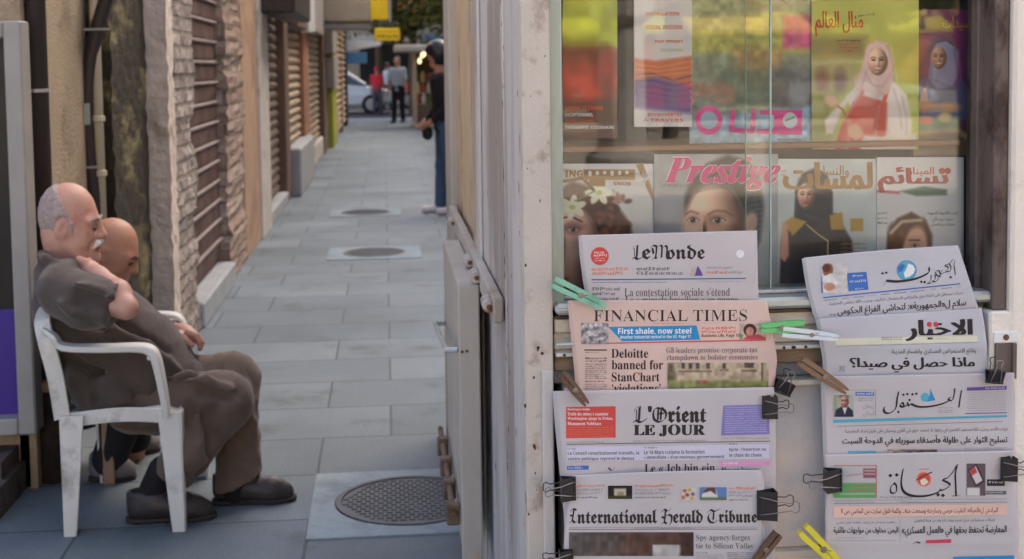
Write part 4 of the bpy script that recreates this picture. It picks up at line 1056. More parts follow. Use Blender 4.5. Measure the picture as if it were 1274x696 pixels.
# sill and the boards below it
def board(y0, y1, Y0, Y1, m, name, x0=690, x1=1224, bev=.002):
    return MB().bbox((FX(x0), Y0, FZ(y1)), (FX(x1), Y1, FZ(y0)), bev).build(name, m, kiosk)
board(371.5, 385.5, KY - .012, KY + .11, m_alu, 'window_sill', 690, 1246, .006)
board(366.5, 371.2, KY + .03, KY + .1, m_alu, 'sash_rail', 704, 1214)
board(387, 391, KY - .004, KY + .1, mat('dirt_line', lin(92, 76, 66), .9, .3, 20), 'dirty_gap')
board(391.5, 408, KY + .004, KY + .1, m_board, 'board')
board(409.5, 431, KY + .016, KY + .1, m_board, 'board')
board(431.5, 436, KY - .012, KY + .02, mat('white_strip', lin(212, 208, 200), .7, .08, 9), 'white_strip')
board(436.5, 456.5, KY + .012, KY + .1, mat('brown_board', lin(150, 130, 110), .85, .15, 6, bump=.2, stretch=(.3, 1, 1.5), col2=lin(112, 92, 76), thr=.58, s2=6), 'board')
board(457.5, 474.5, KY + .026, KY + .1, mat('blue_grey_board', lin(140, 140, 146), .8, .12, 6, bump=.1), 'board')
board(475.5, 482.5, KY - .008, KY + .06, m_board, 'ledge', 700, 1222)
board(483, 688, KY + .012, KY + .1, m_ply, 'lower_panel', 700, 1222)
board(688.5, 697, KY - .008, KY + .06, m_board, 'ledge', 700, 1222)
MB().bbox((FX(700), KY + .03, .05), (FX(1222), KY + .1, FZ(698)), .002).build('base_panel', m_ply, kiosk)
mb = MB()
for x in (973, 984, 986, 1000, 1240, 1248, 700, 712):
    mb.lathe((FX(x), KY - .0125, FZ(433.5)), [(.0028, -.001), (.0024, .004)], 8, 0, 'y')
for (x, y) in ((668, 432), (673, 439), (704, 393), (697, 395)): mb.lathe((FX(x), KY - .006, FZ(y, x)), [(.003, -.0015), (.0026, .003)], 8, 0, 'y')
mb.build('nails', mat('nail', (.03, .025, .02), .6), kiosk)
for dy_, yy_ in ((.02, 426), (.016, 384)): MB().tube([(FX(689), KY - dy_, FZ(yy_, 700)), (FX(713), KY - dy_, FZ(yy_, 700))], .0033, 8).build('hanging_wire', m_alu, kiosk)
# slot and plate on the right pier
mb = MB(); mb.bbox((FX(1226), KY - .037, FZ(422, 1240)), (FX(1256), KY - .032, FZ(408, 1240)), .0015); mb.build('plate', m_white, kiosk)
MB().lathe((FX(1241), KY - .037, FZ(415, 1240)), [(.006, -.0008), (.005, .002)], 10, 0, 'y').build('rust_spot', m_screw, kiosk)
mb = MB()
for (x0, y0, x1, y1) in ((1228, 422.5, 1231, 466), (1249, 422.5, 1254, 466)): mb.bbox((FX(x0), KY - .04, FZ(y1, 1240)), (FX(x1), KY - .032, FZ(y0, 1240)), .001)
mb.bbox((FX(1231), KY - .0345, FZ(466, 1240)), (FX(1249), KY - .0335, FZ(422.5, 1240)), .0003); mb.build('slot_frame', m_jamb, kiosk)
# inside
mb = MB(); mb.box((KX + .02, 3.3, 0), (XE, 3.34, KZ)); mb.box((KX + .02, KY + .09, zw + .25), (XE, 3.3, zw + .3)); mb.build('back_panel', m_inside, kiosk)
ysh = 183
MB().bbox((FX(704), KY + .075, FZ(190)), (FX(1215), KY + .25, FZ(183.0)), .002).build('upper_shelf', mat('wood_shelf', lin(150, 108, 78), .6, .15, 5, stretch=(.3, 1, 1), bump=.1), kiosk)
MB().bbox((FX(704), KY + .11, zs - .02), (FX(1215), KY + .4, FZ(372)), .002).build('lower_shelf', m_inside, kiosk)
MB().bbox((KX - .06, KY - .08, KZ), (XE, 5.3, KZ + .06), .01).build('roof', m_kiosk, kiosk)
MB().box((XE - .04, KY + .14, 0), (XE, 5.2, KZ)).build('side_wall', m_kiosk, kiosk)
# ---- long side along the alley
SY = lambda px: PX(px, 250, KX).y
y1, y2, y3, y4, y5, y6 = SY(627.5), SY(625.5), SY(597), SY(591), SY(566), SY(559)
for xa, ya_, yb_ in ((KX + .002, KY + .072, y1), (KX + .004, y2, y3)):
    mb = MB(); mb.bbox((xa, ya_, 0), (KX + .05, yb_, KZ), .005)
    for k in range(26):
        yy, zz, r0 = rc.choice([rc.uniform(ya_ + .01, yb_ - .01), ya_ + .012, yb_ - .012]), rc.uniform(.25, 1.7), rc.uniform(.002, .006)
        mb.add([(xa - .0007, yy + r0 * 1.6 * rc.uniform(.5, 1.1) * math.cos(-2 * PI * i / 9), zz + r0 * rc.uniform(.7, 2.4) * math.sin(-2 * PI * i / 9)) for i in range(9)], [tuple(range(9))], 1)
    mb.build('side_panel', [m_kiosk, mat('bare_rust')], kiosk)
MB().bbox((KX - .004, y3 - .06, 0), (KX + .003, y3 - .02, KZ), .002).build('panel_rib', m_kiosk, kiosk)
MB().box((KX + .03, y1 - .02, 0), (KX + .06, y6, KZ)).build('side_core', m_black, kiosk)
zl = PX(578, 298, KX).z
MB().bbox((KX + .012, y4, zl), (KX + .029, y5, KZ), .003).build('recessed_board', m_recess, kiosk)
MB().bbox((KX - .012, y5, 0), (KX + .05, y6, KZ), .004).build('end_post', m_kiosk2, kiosk)
MB().bbox((KX - .006, y3 + .01, 0), (KX + .05, y4 - .01, KZ), .004).build('mullion', m_kiosk2, kiosk)
zr = .90
MB().bbox((KX - .022, y2 + .02, zr), (KX + .001, y5 - .02, zr + .055), .004).build('hinge_rail', m_kiosk2, kiosk)
MB().bbox((KX + .006, y4, 0), (KX + .028, y5, zl - .02), .003).build('lower_board', m_kiosk, kiosk)
for yy in (SY(573), SY(596), SY(605), SY(622)):
    h = MB().lathe((KX - .03, yy, zr + .035), [(.006, -.045), (.013, -.044), (.014, -.016), (.009, -.013), (.009, .01), (.014, .013), (.013, .04), (.005, .042)], 14, 0, 'y').build('hinge', mat('hinge_paint', lin(186, 178, 172), .5, .15, 20, bump=.2, col2=lin(140, 100, 72), thr=.62, s2=18), kiosk, smooth=False)
    MB().lathe((KX - .03, yy + .0, zr + .035), [(.003, -.05), (.0065, -.048), (.0065, -.044)], 6, 0, 'y').build('bolt', m_screw, h)
# folded-down hatch leaf
hy0, hy1 = 3.2, 4.05
hx0, hx1 = P(570, 360, hy0).x, P(596, 356, hy0).x; hz = P(583, 355, hy0).z
t = kiosk
hl = MB()
hl.bbox((hx0, hy0, .22), (hx1, hy0 + .02, hz), .003); hl.bbox((hx0, hy1 - .02, .22), (hx1, hy1, hz), .003)
hl.bbox((hx0, hy0 + .021, hz - .03), (hx1, hy1 - .021, hz), .003); hl.bbox((hx0 + .003, hy0 + .02, .24), (hx0 + .012, hy1 - .02, hz - .031), .001)
hl.bbox((hx0 + .0005, hy0 + .2, .24), (hx0 + .006, hy0 + .215, hz - .03), .001)
leaf = hl.build('hatch_leaf', m_kiosk2, kiosk)
def on_leaf(px, py): return PX(px, py, hx0)
a, b = on_leaf(553, 402), on_leaf(571, 437)
MB().tube([(hx0 - .002, a.y, a.z), (hx0 - .03, a.y - .01, a.z), (hx0 - .03, b.y + .02, b.z), (hx0 - .002, b.y + .01, b.z)], .007, 8).build('handle', m_alu, leaf)
a, b = on_leaf(554, 548), on_leaf(571, 600); zb_ = (a.z + b.z) / 2
mb = MB(); mb.tube([(hx0 - .018, min(max(a.y, b.y), hy1 - .01), zb_), (hx0 - .018, hy0 + .03, zb_)], .008, 8)
for k in range(4):
    yy = hy0 + .06 + k * .2; mb.bbox((hx0 - .034, yy, zb_ - .035), (hx0 - .001, yy + .035, zb_ + .018), .004)
mb.build('slide_bolt', mat('rusty_bolt', lin(118, 98, 82), .6, .35, 14, metal=.2, col2=lin(92, 60, 40), thr=.55, s2=16), leaf)
mb = MB()
for (x, y) in ((571, 438), (577, 437)): p = P(x, y, hy0); mb.lathe((p.x + .008, hy0, p.z), [(.004, -.002), (.003, .002)], 8, 0, 'y')
mb.build('screws', m_screw, leaf)
# ------------------------------------------------------------------ magazines behind the glass
def mag_srf(Y, tilt=.0, bow=0.0, x0=0, x1=1, lean=0):
    def f(px, py, l):
        t = (px - x0) / (x1 - x0); return P(px, py, Y + bow * math.sin(PI * t) + lean * (py - 100) / 100 - l * .0002)
    return f
SK = (222, 176, 150)
def eye(c, x, y, w, h=None, iris=(92, 68, 54), lid=(84, 56, 50)):
    h = h or w * .45
    c.ell(x, y - h * 1.1, w * 1.5, h * 1.6, (186, 136, 120), 0, h * 1.4, .55).ell(x, y + h * 1.3, w * 1.1, h * .8, (206, 160, 142), 0, h, .5)
    c.ell(x, y, w, h * .8, (216, 204, 200), 0, .8); c.ell(x, y - h * .08, h * .86, h * .86, iris, 0, .7); c.ell(x, y - h * .08, h * .42, h * .42, (30, 22, 22), 0, .6); c.ell(x - h * .3, y - h * .35, h * .18, h * .18, (244, 244, 244), 0, .5)
    c.line([(x - w * 1.05, y + h * .1), (x - w * .55, y - h * .62), (x + w * .1, y - h * .84), (x + w * .7, y - h * .5), (x + w * 1.15, y + h * .05)], h * .26, lid, .7, .85); c.line([(x - w * .8, y + h * .45), (x, y + h * .8), (x + w * .9, y + h * .4)], h * .14, (150, 104, 92), .8, .6)
FB = [(0, -.28, .6, .1, .06), (-.4, -.12, .2, .11, -.08), (.4, -.12, .2, .11, -.08), (0, .04, .13, .3, .1), (0, .27, .18, .12, .06), (-.48, .22, .26, .2, .08), (.48, .22, .26, .2, .08), (0, .52, .3, .09, .07), (0, .62, .3, .04, -.03), (0, .84, .22, .12, .08)]
def small_face(c, cx, cy, rx, ry, skin, smile=True, turn=0):
    c.relief(cx, cy, rx, ry, skin, [(bx + turn / rx, by, sx, sy, am) for bx, by, sx, sy, am in FB]); c.ell(cx - rx * .42, cy + ry * .25, rx * .3, ry * .22, (226, 140, 124), 0, 3, .3); c.ell(cx + rx * .45, cy + ry * .25, rx * .28, ry * .22, (214, 130, 116), 0, 3, .3)
    for s in (-1, 1):
        x = cx + s * rx * .42 + turn; c.ell(x, cy - ry * .12, rx * .2, ry * .07, (60, 40, 38)); c.line([(x - rx * .24, cy - ry * .28), (x, cy - ry * .35), (x + rx * .24, cy - ry * .29)], 1.1, (104, 74, 62))
    c.ell(cx + turn, cy + ry * .54, rx * .36, ry * .1, (176, 80, 80), 0, .8, .85); 
    if smile: c.ell(cx + turn, cy + ry * .5, rx * .28, ry * .055, (246, 240, 238))

def magazine(name, label, cv, srf, inkf=None):
    p = cv.build('magazine', srf, None, 0, .006, mats=mat_print('cover_ink', .35, .25))
    tag(p, label, 'magazine', 'magazines behind the kiosk glass')
    if inkf:
        k = Ink(lambda x, y, l: srf(x, y, 1 + l)); inkf(k); k.build('cover_lettering', p)
    return p
YM = KY + .105
m_or = mat('orange_ink', lin(226, 96, 56), .6, .03); m_wh = mat('white_ink', lin(236, 234, 232), .6, .03); m_pk = mat('pink_ink', lin(226, 36, 140), .5, .03)
m_redk = mat('red_ink', lin(196, 52, 38), .6, .03); m_gold = mat('gold_ink', lin(168, 122, 50), .45, .1, 20); m_dk = mat('black_ink', (.02, .018, .018), .6, .03); m_gy = mat('grey_ink', lin(92, 88, 90), .6, .03)
# 1 top left
c = Canvas(700, -40, 768, 172, (190, 200, 70)); c.rect(690, 60, 780, 180, (168, 60, 46), 5); c.rect(690, -50, 780, 58, (186, 196, 62)).ell(728, 70, 40, 14, (110, 70, 50), 0, 8, .7).rect(690, 122, 780, 180, (92, 52, 42), 6).ell(722, 100, 22, 24, (206, 84, 70), 0, 8, .8).ell(752, 92, 12, 30, (150, 40, 40), 0, 5, .8).noise(14, .16, 4)
def f(k): k.text('UNION DE CARAM', 703, 132.5, 750, 137, m_or, 'sansb').text('EXCEPTIONNEL', 703, 141, 738, 145, m_wh, 'sansb').text('JEAN NOUVEL', 703, 149, 740, 153.5, m_or, 'sansb').text('TYPOGRAPHE VISIONNAIRE', 703, 156.5, 764, 160.5, m_wh, 'sansb')
magazine('m', 'magazine with a lime green top and red picture, top row leftmost', c, mag_srf(YM + .004), f)
# 2 white poster with orange headings
c = Canvas(789, -40, 861, 158, (222, 220, 222)); c.grad((228, 226, 226), (214, 210, 216)); c.poly([(789, 72), (815, 76), (861, 70), (861, 112), (789, 118)], (214, 118, 84), 2); c.poly([(789, 100), (815, 96), (861, 108), (861, 142), (789, 134)], (112, 96, 156), 3)
for i in range(5): c.line([(789 + i * 3, 94 + i * 7), (812, 92 + i * 8), (838, 100 + i * 7), (862, 94 + i * 8)], 1.6, (70 + 20 * i, 60, 120 - 8 * i), 1.2, .7)
for i in range(3): c.line([(789, 80 + i * 7), (820, 84 + i * 5), (862, 76 + i * 7)], 1.4, (240, 160, 110), 1.2, .7)
def f(k): k.text('INSTALLATION', 803, 15, 845, 19.5, m_or, 'sansb').text('VISUAL DISCORD', 803, 31.5, 849, 36.5, m_or, 'sansb').text('PAR PROJET', 815, 50, 850, 54.5, m_or, 'sansb').text('ÉDITIONS', 822, 60, 850, 64.5, mat('lime_ink', lin(176, 196, 130), .6), 'sansb').text('DÉCOUVERTES', 806, 140, 848, 145, m_or, 'sansb').text('À TRAVERS', 800, 147, 850, 151.5, m_or, 'sansb').text('LE MONDE ENTIER', 812, 153.5, 850, 156.5, m_wh, 'sansb')
magazine('m', 'white cover with orange headings over an orange and purple wave', c, mag_srf(YM), f)
# 3 pink lettered cover
c = Canvas(858, -40, 1010, 183, (150, 160, 150)); c.grad((176, 186, 130), (120, 130, 136)); c.rect(850, 38, 1020, 66, (196, 190, 92), 4, .8).rect(975, 20, 1020, 60, (206, 70, 140), 4).rect(915, 60, 975, 110, (196, 150, 90), 8, .8).ell(930, 110, 60, 26, (104, 124, 106), 0, 8, .8).ell(985, 118, 30, 40, (84, 92, 108), 0, 10, .8).poly([(858, 150), (1010, 132), (1010, 183), (858, 183)], (150, 186, 214), 4).noise(26, .16, 8).noise(50, .08, 9)
c.ell(882, 150, 17, 18, (226, 40, 150)); c.ell(882, 150, 11, 11, (150, 180, 204)); c.line([(912, 139), (910, 162), (936, 164), (938, 138)], 6, (226, 40, 150)); c.line([(944, 164), (966, 164), (966, 140), (948, 140)], 6, (226, 40, 150)); c.rect(968, 137, 998, 168, (226, 40, 150)).ell(983, 150, 9, 10, (196, 214, 226)).line([(978, 150), (988, 146)], 2, (60, 120, 120)).line([(968, 174), (996, 174)], 2.4, (90, 96, 100), 1, .7)
magazine('m', 'busy cover with big pink ring letters along its pale blue bottom edge', c, mag_srf(YM + .006), None)
# 4 green cover, cook in a pink headscarf
c = Canvas(1010, -40, 1143, 186, (186, 196, 92)); c.grad((206, 206, 110), (186, 196, 84)).rect(1000, 46, 1078, 72, (120, 112, 78), 6, .7).rect(1005, 70, 1070, 118, (176, 156, 112), 10, .7).ell(1023, 100, 9, 14, (138, 84, 74), 0, 4, .8).ell(1045, 100, 8, 14, (120, 84, 96), 0, 4, .8)
c.rect(1000, 115, 1040, 190, (150, 150, 92), 6, .8).poly([(1052, 120), (1076, 100), (1110, 100), (1128, 118), (1134, 150), (1132, 190), (1086, 190)], (236, 224, 220), 2).poly([(1036, 190), (1048, 152), (1062, 128), (1066, 190)], (206, 66, 58), 2).poly([(1062, 128), (1070, 118), (1104, 128), (1102, 168), (1076, 190), (1044, 190)], (210, 72, 62), 2)
c.poly([(1062, 112), (1072, 102), (1046, 140), (1036, 166), (1028, 166), (1026, 150)], (238, 226, 224), 2).line([(1100, 126), (1104, 112)], 5, (214, 76, 66)).line([(1066, 130), (1074, 112)], 4, (214, 76, 66))
c.poly([(1072, 84), (1078, 58), (1090, 50), (1104, 54), (1111, 72), (1112, 100), (1106, 116), (1090, 122), (1074, 110), (1062, 116)], (232, 196, 196), 1.6).ell(1080, 104, 16, 10, (236, 206, 204), 30, 4)
for a0, b0 in (((1084, 60), (1072, 108)), ((1104, 58), (1112, 100)), ((1078, 100), (1100, 118)), ((1070, 112), (1046, 150)), ((1112, 112), (1122, 160)), ((1122, 120), (1128, 170)), ((1054, 150), (1050, 184)), ((1090, 132), (1084, 180))): c.line([a0, ((a0[0] + b0[0]) / 2 + 3, (a0[1] + b0[1]) / 2), b0], 1.6, (176, 136, 138), 2.4, .45).line([(a0[0] + 4, a0[1]), (b0[0] + 4, b0[1])], 1.4, (252, 240, 238), 2.4, .4)
small_face(c, 1092, 77, 12.5, 17, (234, 196, 172)); c.line([(1079, 66), (1084, 58), (1093, 55), (1102, 60), (1105, 70)], 3, (240, 208, 206)).line([(1076, 90), (1086, 106), (1098, 108), (1108, 92)], 2, (208, 168, 170), 1.4, .8)
c.line([(1030, 124), (1048, 136), (1058, 156), (1070, 186)], 2.4, (186, 120, 70)).ell(1034, 126, 9, 7, (226, 178, 150), 30, 2).ell(1064, 164, 10, 9, (226, 178, 150), 40, 2).poly([(1074, 168), (1110, 172), (1140, 166), (1140, 190), (1070, 190)], (238, 228, 222), 2).noise(8, .06, 2)
def f(k): k.text('منال العالم', 1014, 14, 1074, 46, m_redk, 'arab', .03).small(1040, 50, 1072, 1, 4, 1.8, m_dk).small(1044, 55, 1070, 3, 4, 1.6, m_redk).small(1068, 20, 1088, 1, 3, 2, m_gy, dy=-3)
magazine('m', 'green cookery cover with a woman in a pink headscarf and red apron', c, mag_srf(YM - .003), f)
# 5 purple cover, cook in a blue headscarf
c = Canvas(1136, 12, 1228, 194, (112, 40, 96)); c.grad((118, 44, 104), (104, 40, 84)).rect(1136, 12, 1150, 200, (70, 34, 60), 6, .6)
c.poly([(1136, 108), (1150, 96), (1162, 100), (1190, 96), (1214, 112), (1218, 150), (1136, 150)], (86, 92, 140), 2).poly([(1155, 98), (1160, 60), (1168, 50), (1184, 50), (1192, 66), (1192, 96), (1184, 108), (1166, 112)], (132, 140, 188), 1.6).line([(1157, 64), (1164, 52), (1178, 49), (1188, 56)], 5, (74, 66, 100))
for a0, b0 in (((1160, 58), (1158, 100)), ((1188, 62), (1192, 100)), ((1164, 100), (1184, 108)), ((1150, 104), (1146, 140)), ((1204, 108), (1212, 146))): c.line([a0, b0], 1.6, (66, 70, 112), 2.2, .5).line([(a0[0] + 4, a0[1]), (b0[0] + 4, b0[1])], 1.4, (170, 176, 214), 2.2, .4)
small_face(c, 1168, 72, 10, 14, (196, 150, 130)); c.poly([(1158, 112), (1190, 112), (1192, 140), (1156, 140)], (140, 150, 178), 2).rect(1130, 146, 1195, 164, (110, 146, 110), 4).ell(1150, 132, 16, 7, (206, 150, 110), 0, 3).ell(1180, 134, 14, 6, (214, 164, 120), 0, 3).ell(1152, 150, 10, 5, (214, 110, 90), 0, 2).ell(1176, 146, 8, 6, (222, 196, 140), 0, 2).line([(1147, 124), (1150, 112), (1152, 124)], 5, (206, 150, 124)).rect(1136, 164, 1228, 196, (120, 96, 80), 5).line([(1136, 166), (1190, 162), (1228, 186)], 5, (206, 186, 130), 3, .8).noise(9, .1, 5)
def f(k): k.text('سيدات', 1172, 21, 1208, 38, m_gold, 'arab', .02)
magazine('m', 'dark purple cover with a woman in a blue headscarf, top row rightmost', c, mag_srf(YM + .008), f)
# 6 white cover, flower in the hair
YB = KY + .1
c = Canvas(698, 204, 813, 376, (224, 224, 228)); c.poly([(690, 240), (712, 226), (750, 238), (768, 256), (782, 276), (788, 296), (776, 318), (740, 330), (690, 330)], (88, 52, 42), 3)
for i in range(46): a = rng.random(2); c.ell(745 + a[0] * 40, 240 + a[1] * 70, 5, 3, [(120, 72, 52), (60, 34, 30), (146, 90, 64)][i % 3], rng.random() * 180, 1.2, .7)
c.relief(704, 316, 42, 62, (226, 182, 168), [(.2, -.46, .3, .08, -.14), (-.16, -.2, .1, .3, .2), (.45, .1, .3, .25, .08), (.1, -.62, .5, .08, .05)], (-.2, -.6, .75), 0, 3).ell(713, 284, 9, 7, (112, 78, 122), 0, 4, .8); eye(c, 713, 286, 7, 3.4, (64, 74, 100)); c.line([(699, 272), (710, 269), (724, 276)], 2.6, (92, 60, 50)); c.ell(700, 348, 8, 4, (190, 70, 84))
for (x, y, r0) in ((745, 240, 0), (712, 258, 40)):
    for i in range(6): a = math.radians(i * 60 + r0); c.ell(x + 9 * math.cos(a), y + 7 * math.sin(a), 9, 4.5, (238, 240, 224), i * 60 + r0, .8)
    c.ell(x, y, 4, 3, (196, 206, 130))
c.line([(716, 250), (740, 238)], 2, (130, 150, 84)); c.line([(699, 226), (725, 222), (738, 236)], 4, (120, 74, 50)); c.poly([(791, 205), (800, 204), (812, 238), (812, 250)], (156, 118, 62)).rect(726, 211, 790, 224, (162, 124, 72)).rect(733, 222, 753, 232, (150, 112, 62)).noise(7, .04, 3)
def f(k):
    k.text('ING', 703, 212, 725, 221, m_gold, 'sansb', .02).text('SNOB', 763, 226.5, 785, 231, m_gold, 'sansb', .03)
    for i in range(6): k.rect(732 + i * 9.2, 213, 736 + i * 9.2, 219 - (i % 3), m_wh)
    k.text('عروس', 795, 212, 806, 232, m_wh, 'arab', .02)
magazine('m', 'white cover of a woman with pale lilies in her curly brown hair', c, mag_srf(YB + .002), f)
# 7 grey cover, close-up of eyes, pink title
c = Canvas(814, 192, 968, 376, (168, 170, 180)); c.grad((176, 180, 190), (160, 162, 172)).poly([(852, 262), (852, 244), (862, 222), (880, 204), (905, 194), (930, 200), (946, 226), (950, 258), (946, 300), (930, 330), (900, 376), (872, 376), (856, 330)], (44, 42, 46), 3)
for i in range(12): c.line([(868 + i * 5, 226 - i * 1.2), (885 + i * 5, 206 + i * .6), (915 + i * 2.6, 205 + i * 5), (942, 222 + i * 5)], 1.3, [(92, 92, 100), (26, 26, 30)][i % 2], 1, .6)
c.relief(888, 296, 40, 70, (238, 200, 178), [(-.3, -.42, .5, .06, .05), (-.66, -.3, .2, .07, -.16), (.12, -.3, .24, .07, -.16), (-.36, -.1, .09, .2, .22), (-.38, .06, .14, .06, .16), (.42, .02, .3, .16, .08), (.1, -.7, .6, .2, .05)], (-.55, -.35, .75), 0, 3.5, 1.0).ell(934, 278, 8, 14, (206, 160, 140), 10, 2)
eye(c, 862, 274, 7.5, 4); eye(c, 893, 274.5, 9, 4.4); c.line([(853, 267), (859, 263), (869, 266)], 2, (104, 80, 70), 1.2, .75); c.line([(881, 267), (890, 262.5), (902, 263), (912, 268.5)], 2.2, (100, 76, 66), 1.3, .75)
for i in range(26): c.line([(866 + i * 2.6, 240 - 6 * math.sin(i * .12) + (i > 18) * (i - 18) * 3), (872 + i * 2.9, 222 - 5 * math.sin(i * .14) + (i > 18) * (i - 18) * 2)], 1.2, [(40, 36, 40), (84, 80, 86)][i % 2], 1.2, .6)
for i in range(9): c.line([(928 + i * 1.5, 238 + i * 6), (944 + i, 236 + i * 6)], 1.2, (150, 166, 176), 1, .5)
c.noise(10, .05, 6)
def f(k): k.text('Prestige', 823, 193.5, 969, 238, m_wh, 'bi', .035, slant=.12).text('Prestige', 824.5, 195, 968, 237, m_pk, 'bi', .03, slant=.12).text('LE MONDE DE', 823, 229.5, 857, 233, m_gy, 'sans')
magazine('m', 'grey cover with a bold pink title above a close-up of two eyes', c, mag_srf(YB - .004), f)
# 8 pale cover, black headscarf and gold collar
c = Canvas(968, 198, 1092, 376, (206, 216, 220)); c.grad((212, 220, 222), (186, 200, 208)).poly([(968, 376), (972, 300), (980, 276), (1000, 268), (1040, 266), (1060, 300), (1066, 376)], (58, 50, 52), 2)
c.poly([(988, 272), (990, 236), (998, 216), (1012, 210), (1028, 216), (1036, 240), (1036, 268), (1020, 282), (1000, 280)], (44, 40, 46), 1.6).poly([(975, 278), (985, 270), (1004, 276), (986, 294)], (190, 152, 74), 1.2).poly([(1032, 268), (1048, 264), (1050, 286), (1034, 286)], (186, 146, 66), 1.2).line([(1004, 280), (1018, 292), (1030, 300), (1030, 330)], 1.8, (200, 170, 110)).poly([(970, 320), (974, 276), (980, 280), (982, 318), (976, 326)], (214, 160, 140), 1.5)
c.rect(1058, 272, 1074, 288, (184, 150, 60))
for a0, b0 in (((994, 222), (990, 270)), ((1028, 220), (1034, 262)), ((1002, 268), (1024, 276)), ((984, 290), (978, 350)), ((1050, 292), (1056, 350)), ((1012, 300), (1008, 360))): c.line([a0, b0], 1.8, (92, 86, 94), 2.6, .5)
small_face(c, 1003, 244, 11, 16, (224, 184, 164), False); c.line([(990, 240), (996, 226), (1012, 222), (1020, 236)], 3, (34, 30, 36)); c.noise(8, .05, 7)
def f(k): k.text('لمسات', 974, 202, 1086, 236, m_gold, 'arab', .05).text('والنساء', 1018, 206, 1056, 222, m_gold, 'arab', .015).small(1046, 303, 1078, 3, 5, 2.2, m_gold, right=True).small(972, 212, 978, 2, 5, 2, m_gold)
magazine('m', 'pale cover of a woman in a black headscarf under gold lettering', c, mag_srf(YB + .003), f)
# 9 white cover, ornate red title
c = Canvas(1091, 196, 1199, 376, (226, 226, 230)); c.poly([(1102, 320), (1104, 290), (1116, 272), (1134, 264), (1152, 274), (1160, 292), (1160, 330), (1150, 376), (1106, 376)], (112, 76, 60), 2)
for i in range(16): a = rng.random(2); c.ell(1106 + a[0] * 50, 270 + a[1] * 60, 6, 3, [(146, 104, 80), (80, 52, 44)][i % 2], 60 + rng.random() * 60, 2, .6)
c.ell(1138, 312, 15, 30, (226, 180, 156), 8, 2).line([(1108, 290), (1122, 276), (1146, 274)], 4, (206, 186, 164), 1.4); eye(c, 1138, 306, 5, 2.2); c.line([(1131, 299), (1144, 299)], 1.6, (90, 64, 52))
c.poly([(1118, 238), (1150, 232), (1178, 236), (1178, 243), (1140, 244)], (96, 128, 110), 1.6).line([(1092, 238), (1118, 240)], 3, (196, 90, 110), 1.4)
def f(k): k.text('نسائم', 1092, 208, 1180, 240, mat('crimson_ink', lin(172, 60, 52), .6), 'arab', .045).text('الميناز', 1130, 208, 1162, 220, m_redk, 'arab', .02).disc(1172, 213, 4, m_redk).disc(1179, 213, 4, m_redk).text('تحت الأضواء المبهرة', 1154, 262, 1192, 268, m_gy, 'arab', .01).text('صورة بوسائل', 1160, 270, 1186, 275.5, m_gy, 'arab').text('خطوات وتفاصيل', 1158, 277, 1188, 282, m_gy, 'arab').small(1092, 265, 1104, 3, 6, 2, m_gy)
magazine('m', 'white cover with an ornate red and green title, bottom row rightmost', c, mag_srf(YB), f)
# ------------------------------------------------------------------ newspapers
m_news = mat('newsprint', lin(196, 189, 191), .85, .03, 5, bump=.05, bscale=12, spec=.2)
m_news_blue = mat('newsprint_cool', lin(194, 192, 198), .85, .03, 5, bump=.05, bscale=12, spec=.2)
m_salmon = mat('salmon_newsprint', lin(216, 188, 178), .85, .03, 4, bump=.05, bscale=12, spec=.2)
K0 = mat('news_black', lin(62, 54, 54), .8, .04, spec=.1); K1 = mat('news_grey', lin(112, 106, 108), .8, .04, spec=.1); K2 = mat('news_light_grey', lin(160, 154, 158), .8, .04, spec=.1)
KB = mat('news_blue', lin(74, 118, 160), .8, .04, spec=.1); KR = mat('news_red', lin(206, 72, 74), .8, .04, spec=.1); KO = mat('news_orange', lin(226, 130, 100), .8, .04, spec=.1)
KSB = mat('news_sky_blue', lin(58, 144, 198), .8, .04, spec=.1); KPU = mat('news_purple', lin(136, 128, 186), .8, .04, spec=.1); KLV = mat('news_lavender', lin(206, 202, 220), .8, .03, spec=.1)
KPK = mat('news_pink', lin(222, 156, 202), .8, .04, spec=.1); KW = mat('news_white', lin(232, 230, 232), .8, .03, spec=.1); KRB = mat('news_redbox', lin(208, 84, 78), .8, .04, spec=.1)
KFP = mat('news_deep_pink', lin(206, 74, 96), .8, .04, spec=.1); KVI = mat('news_violet', lin(110, 84, 150), .8, .04, spec=.1); KTE = mat('news_teal', lin(96, 172, 196), .8, .04, spec=.1)
KGR = mat('news_green', lin(96, 164, 106), .8, .04, spec=.1); KPE = mat('news_peach', lin(226, 190, 176), .8, .04, spec=.1); KMB = mat('news_mid_blue', lin(78, 116, 186), .8, .04, spec=.1); KCR = mat('news_cream', lin(216, 214, 190), .8, .03, spec=.1)
KTN = mat('news_tan', lin(196, 176, 164), .8, .04, spec=.1)

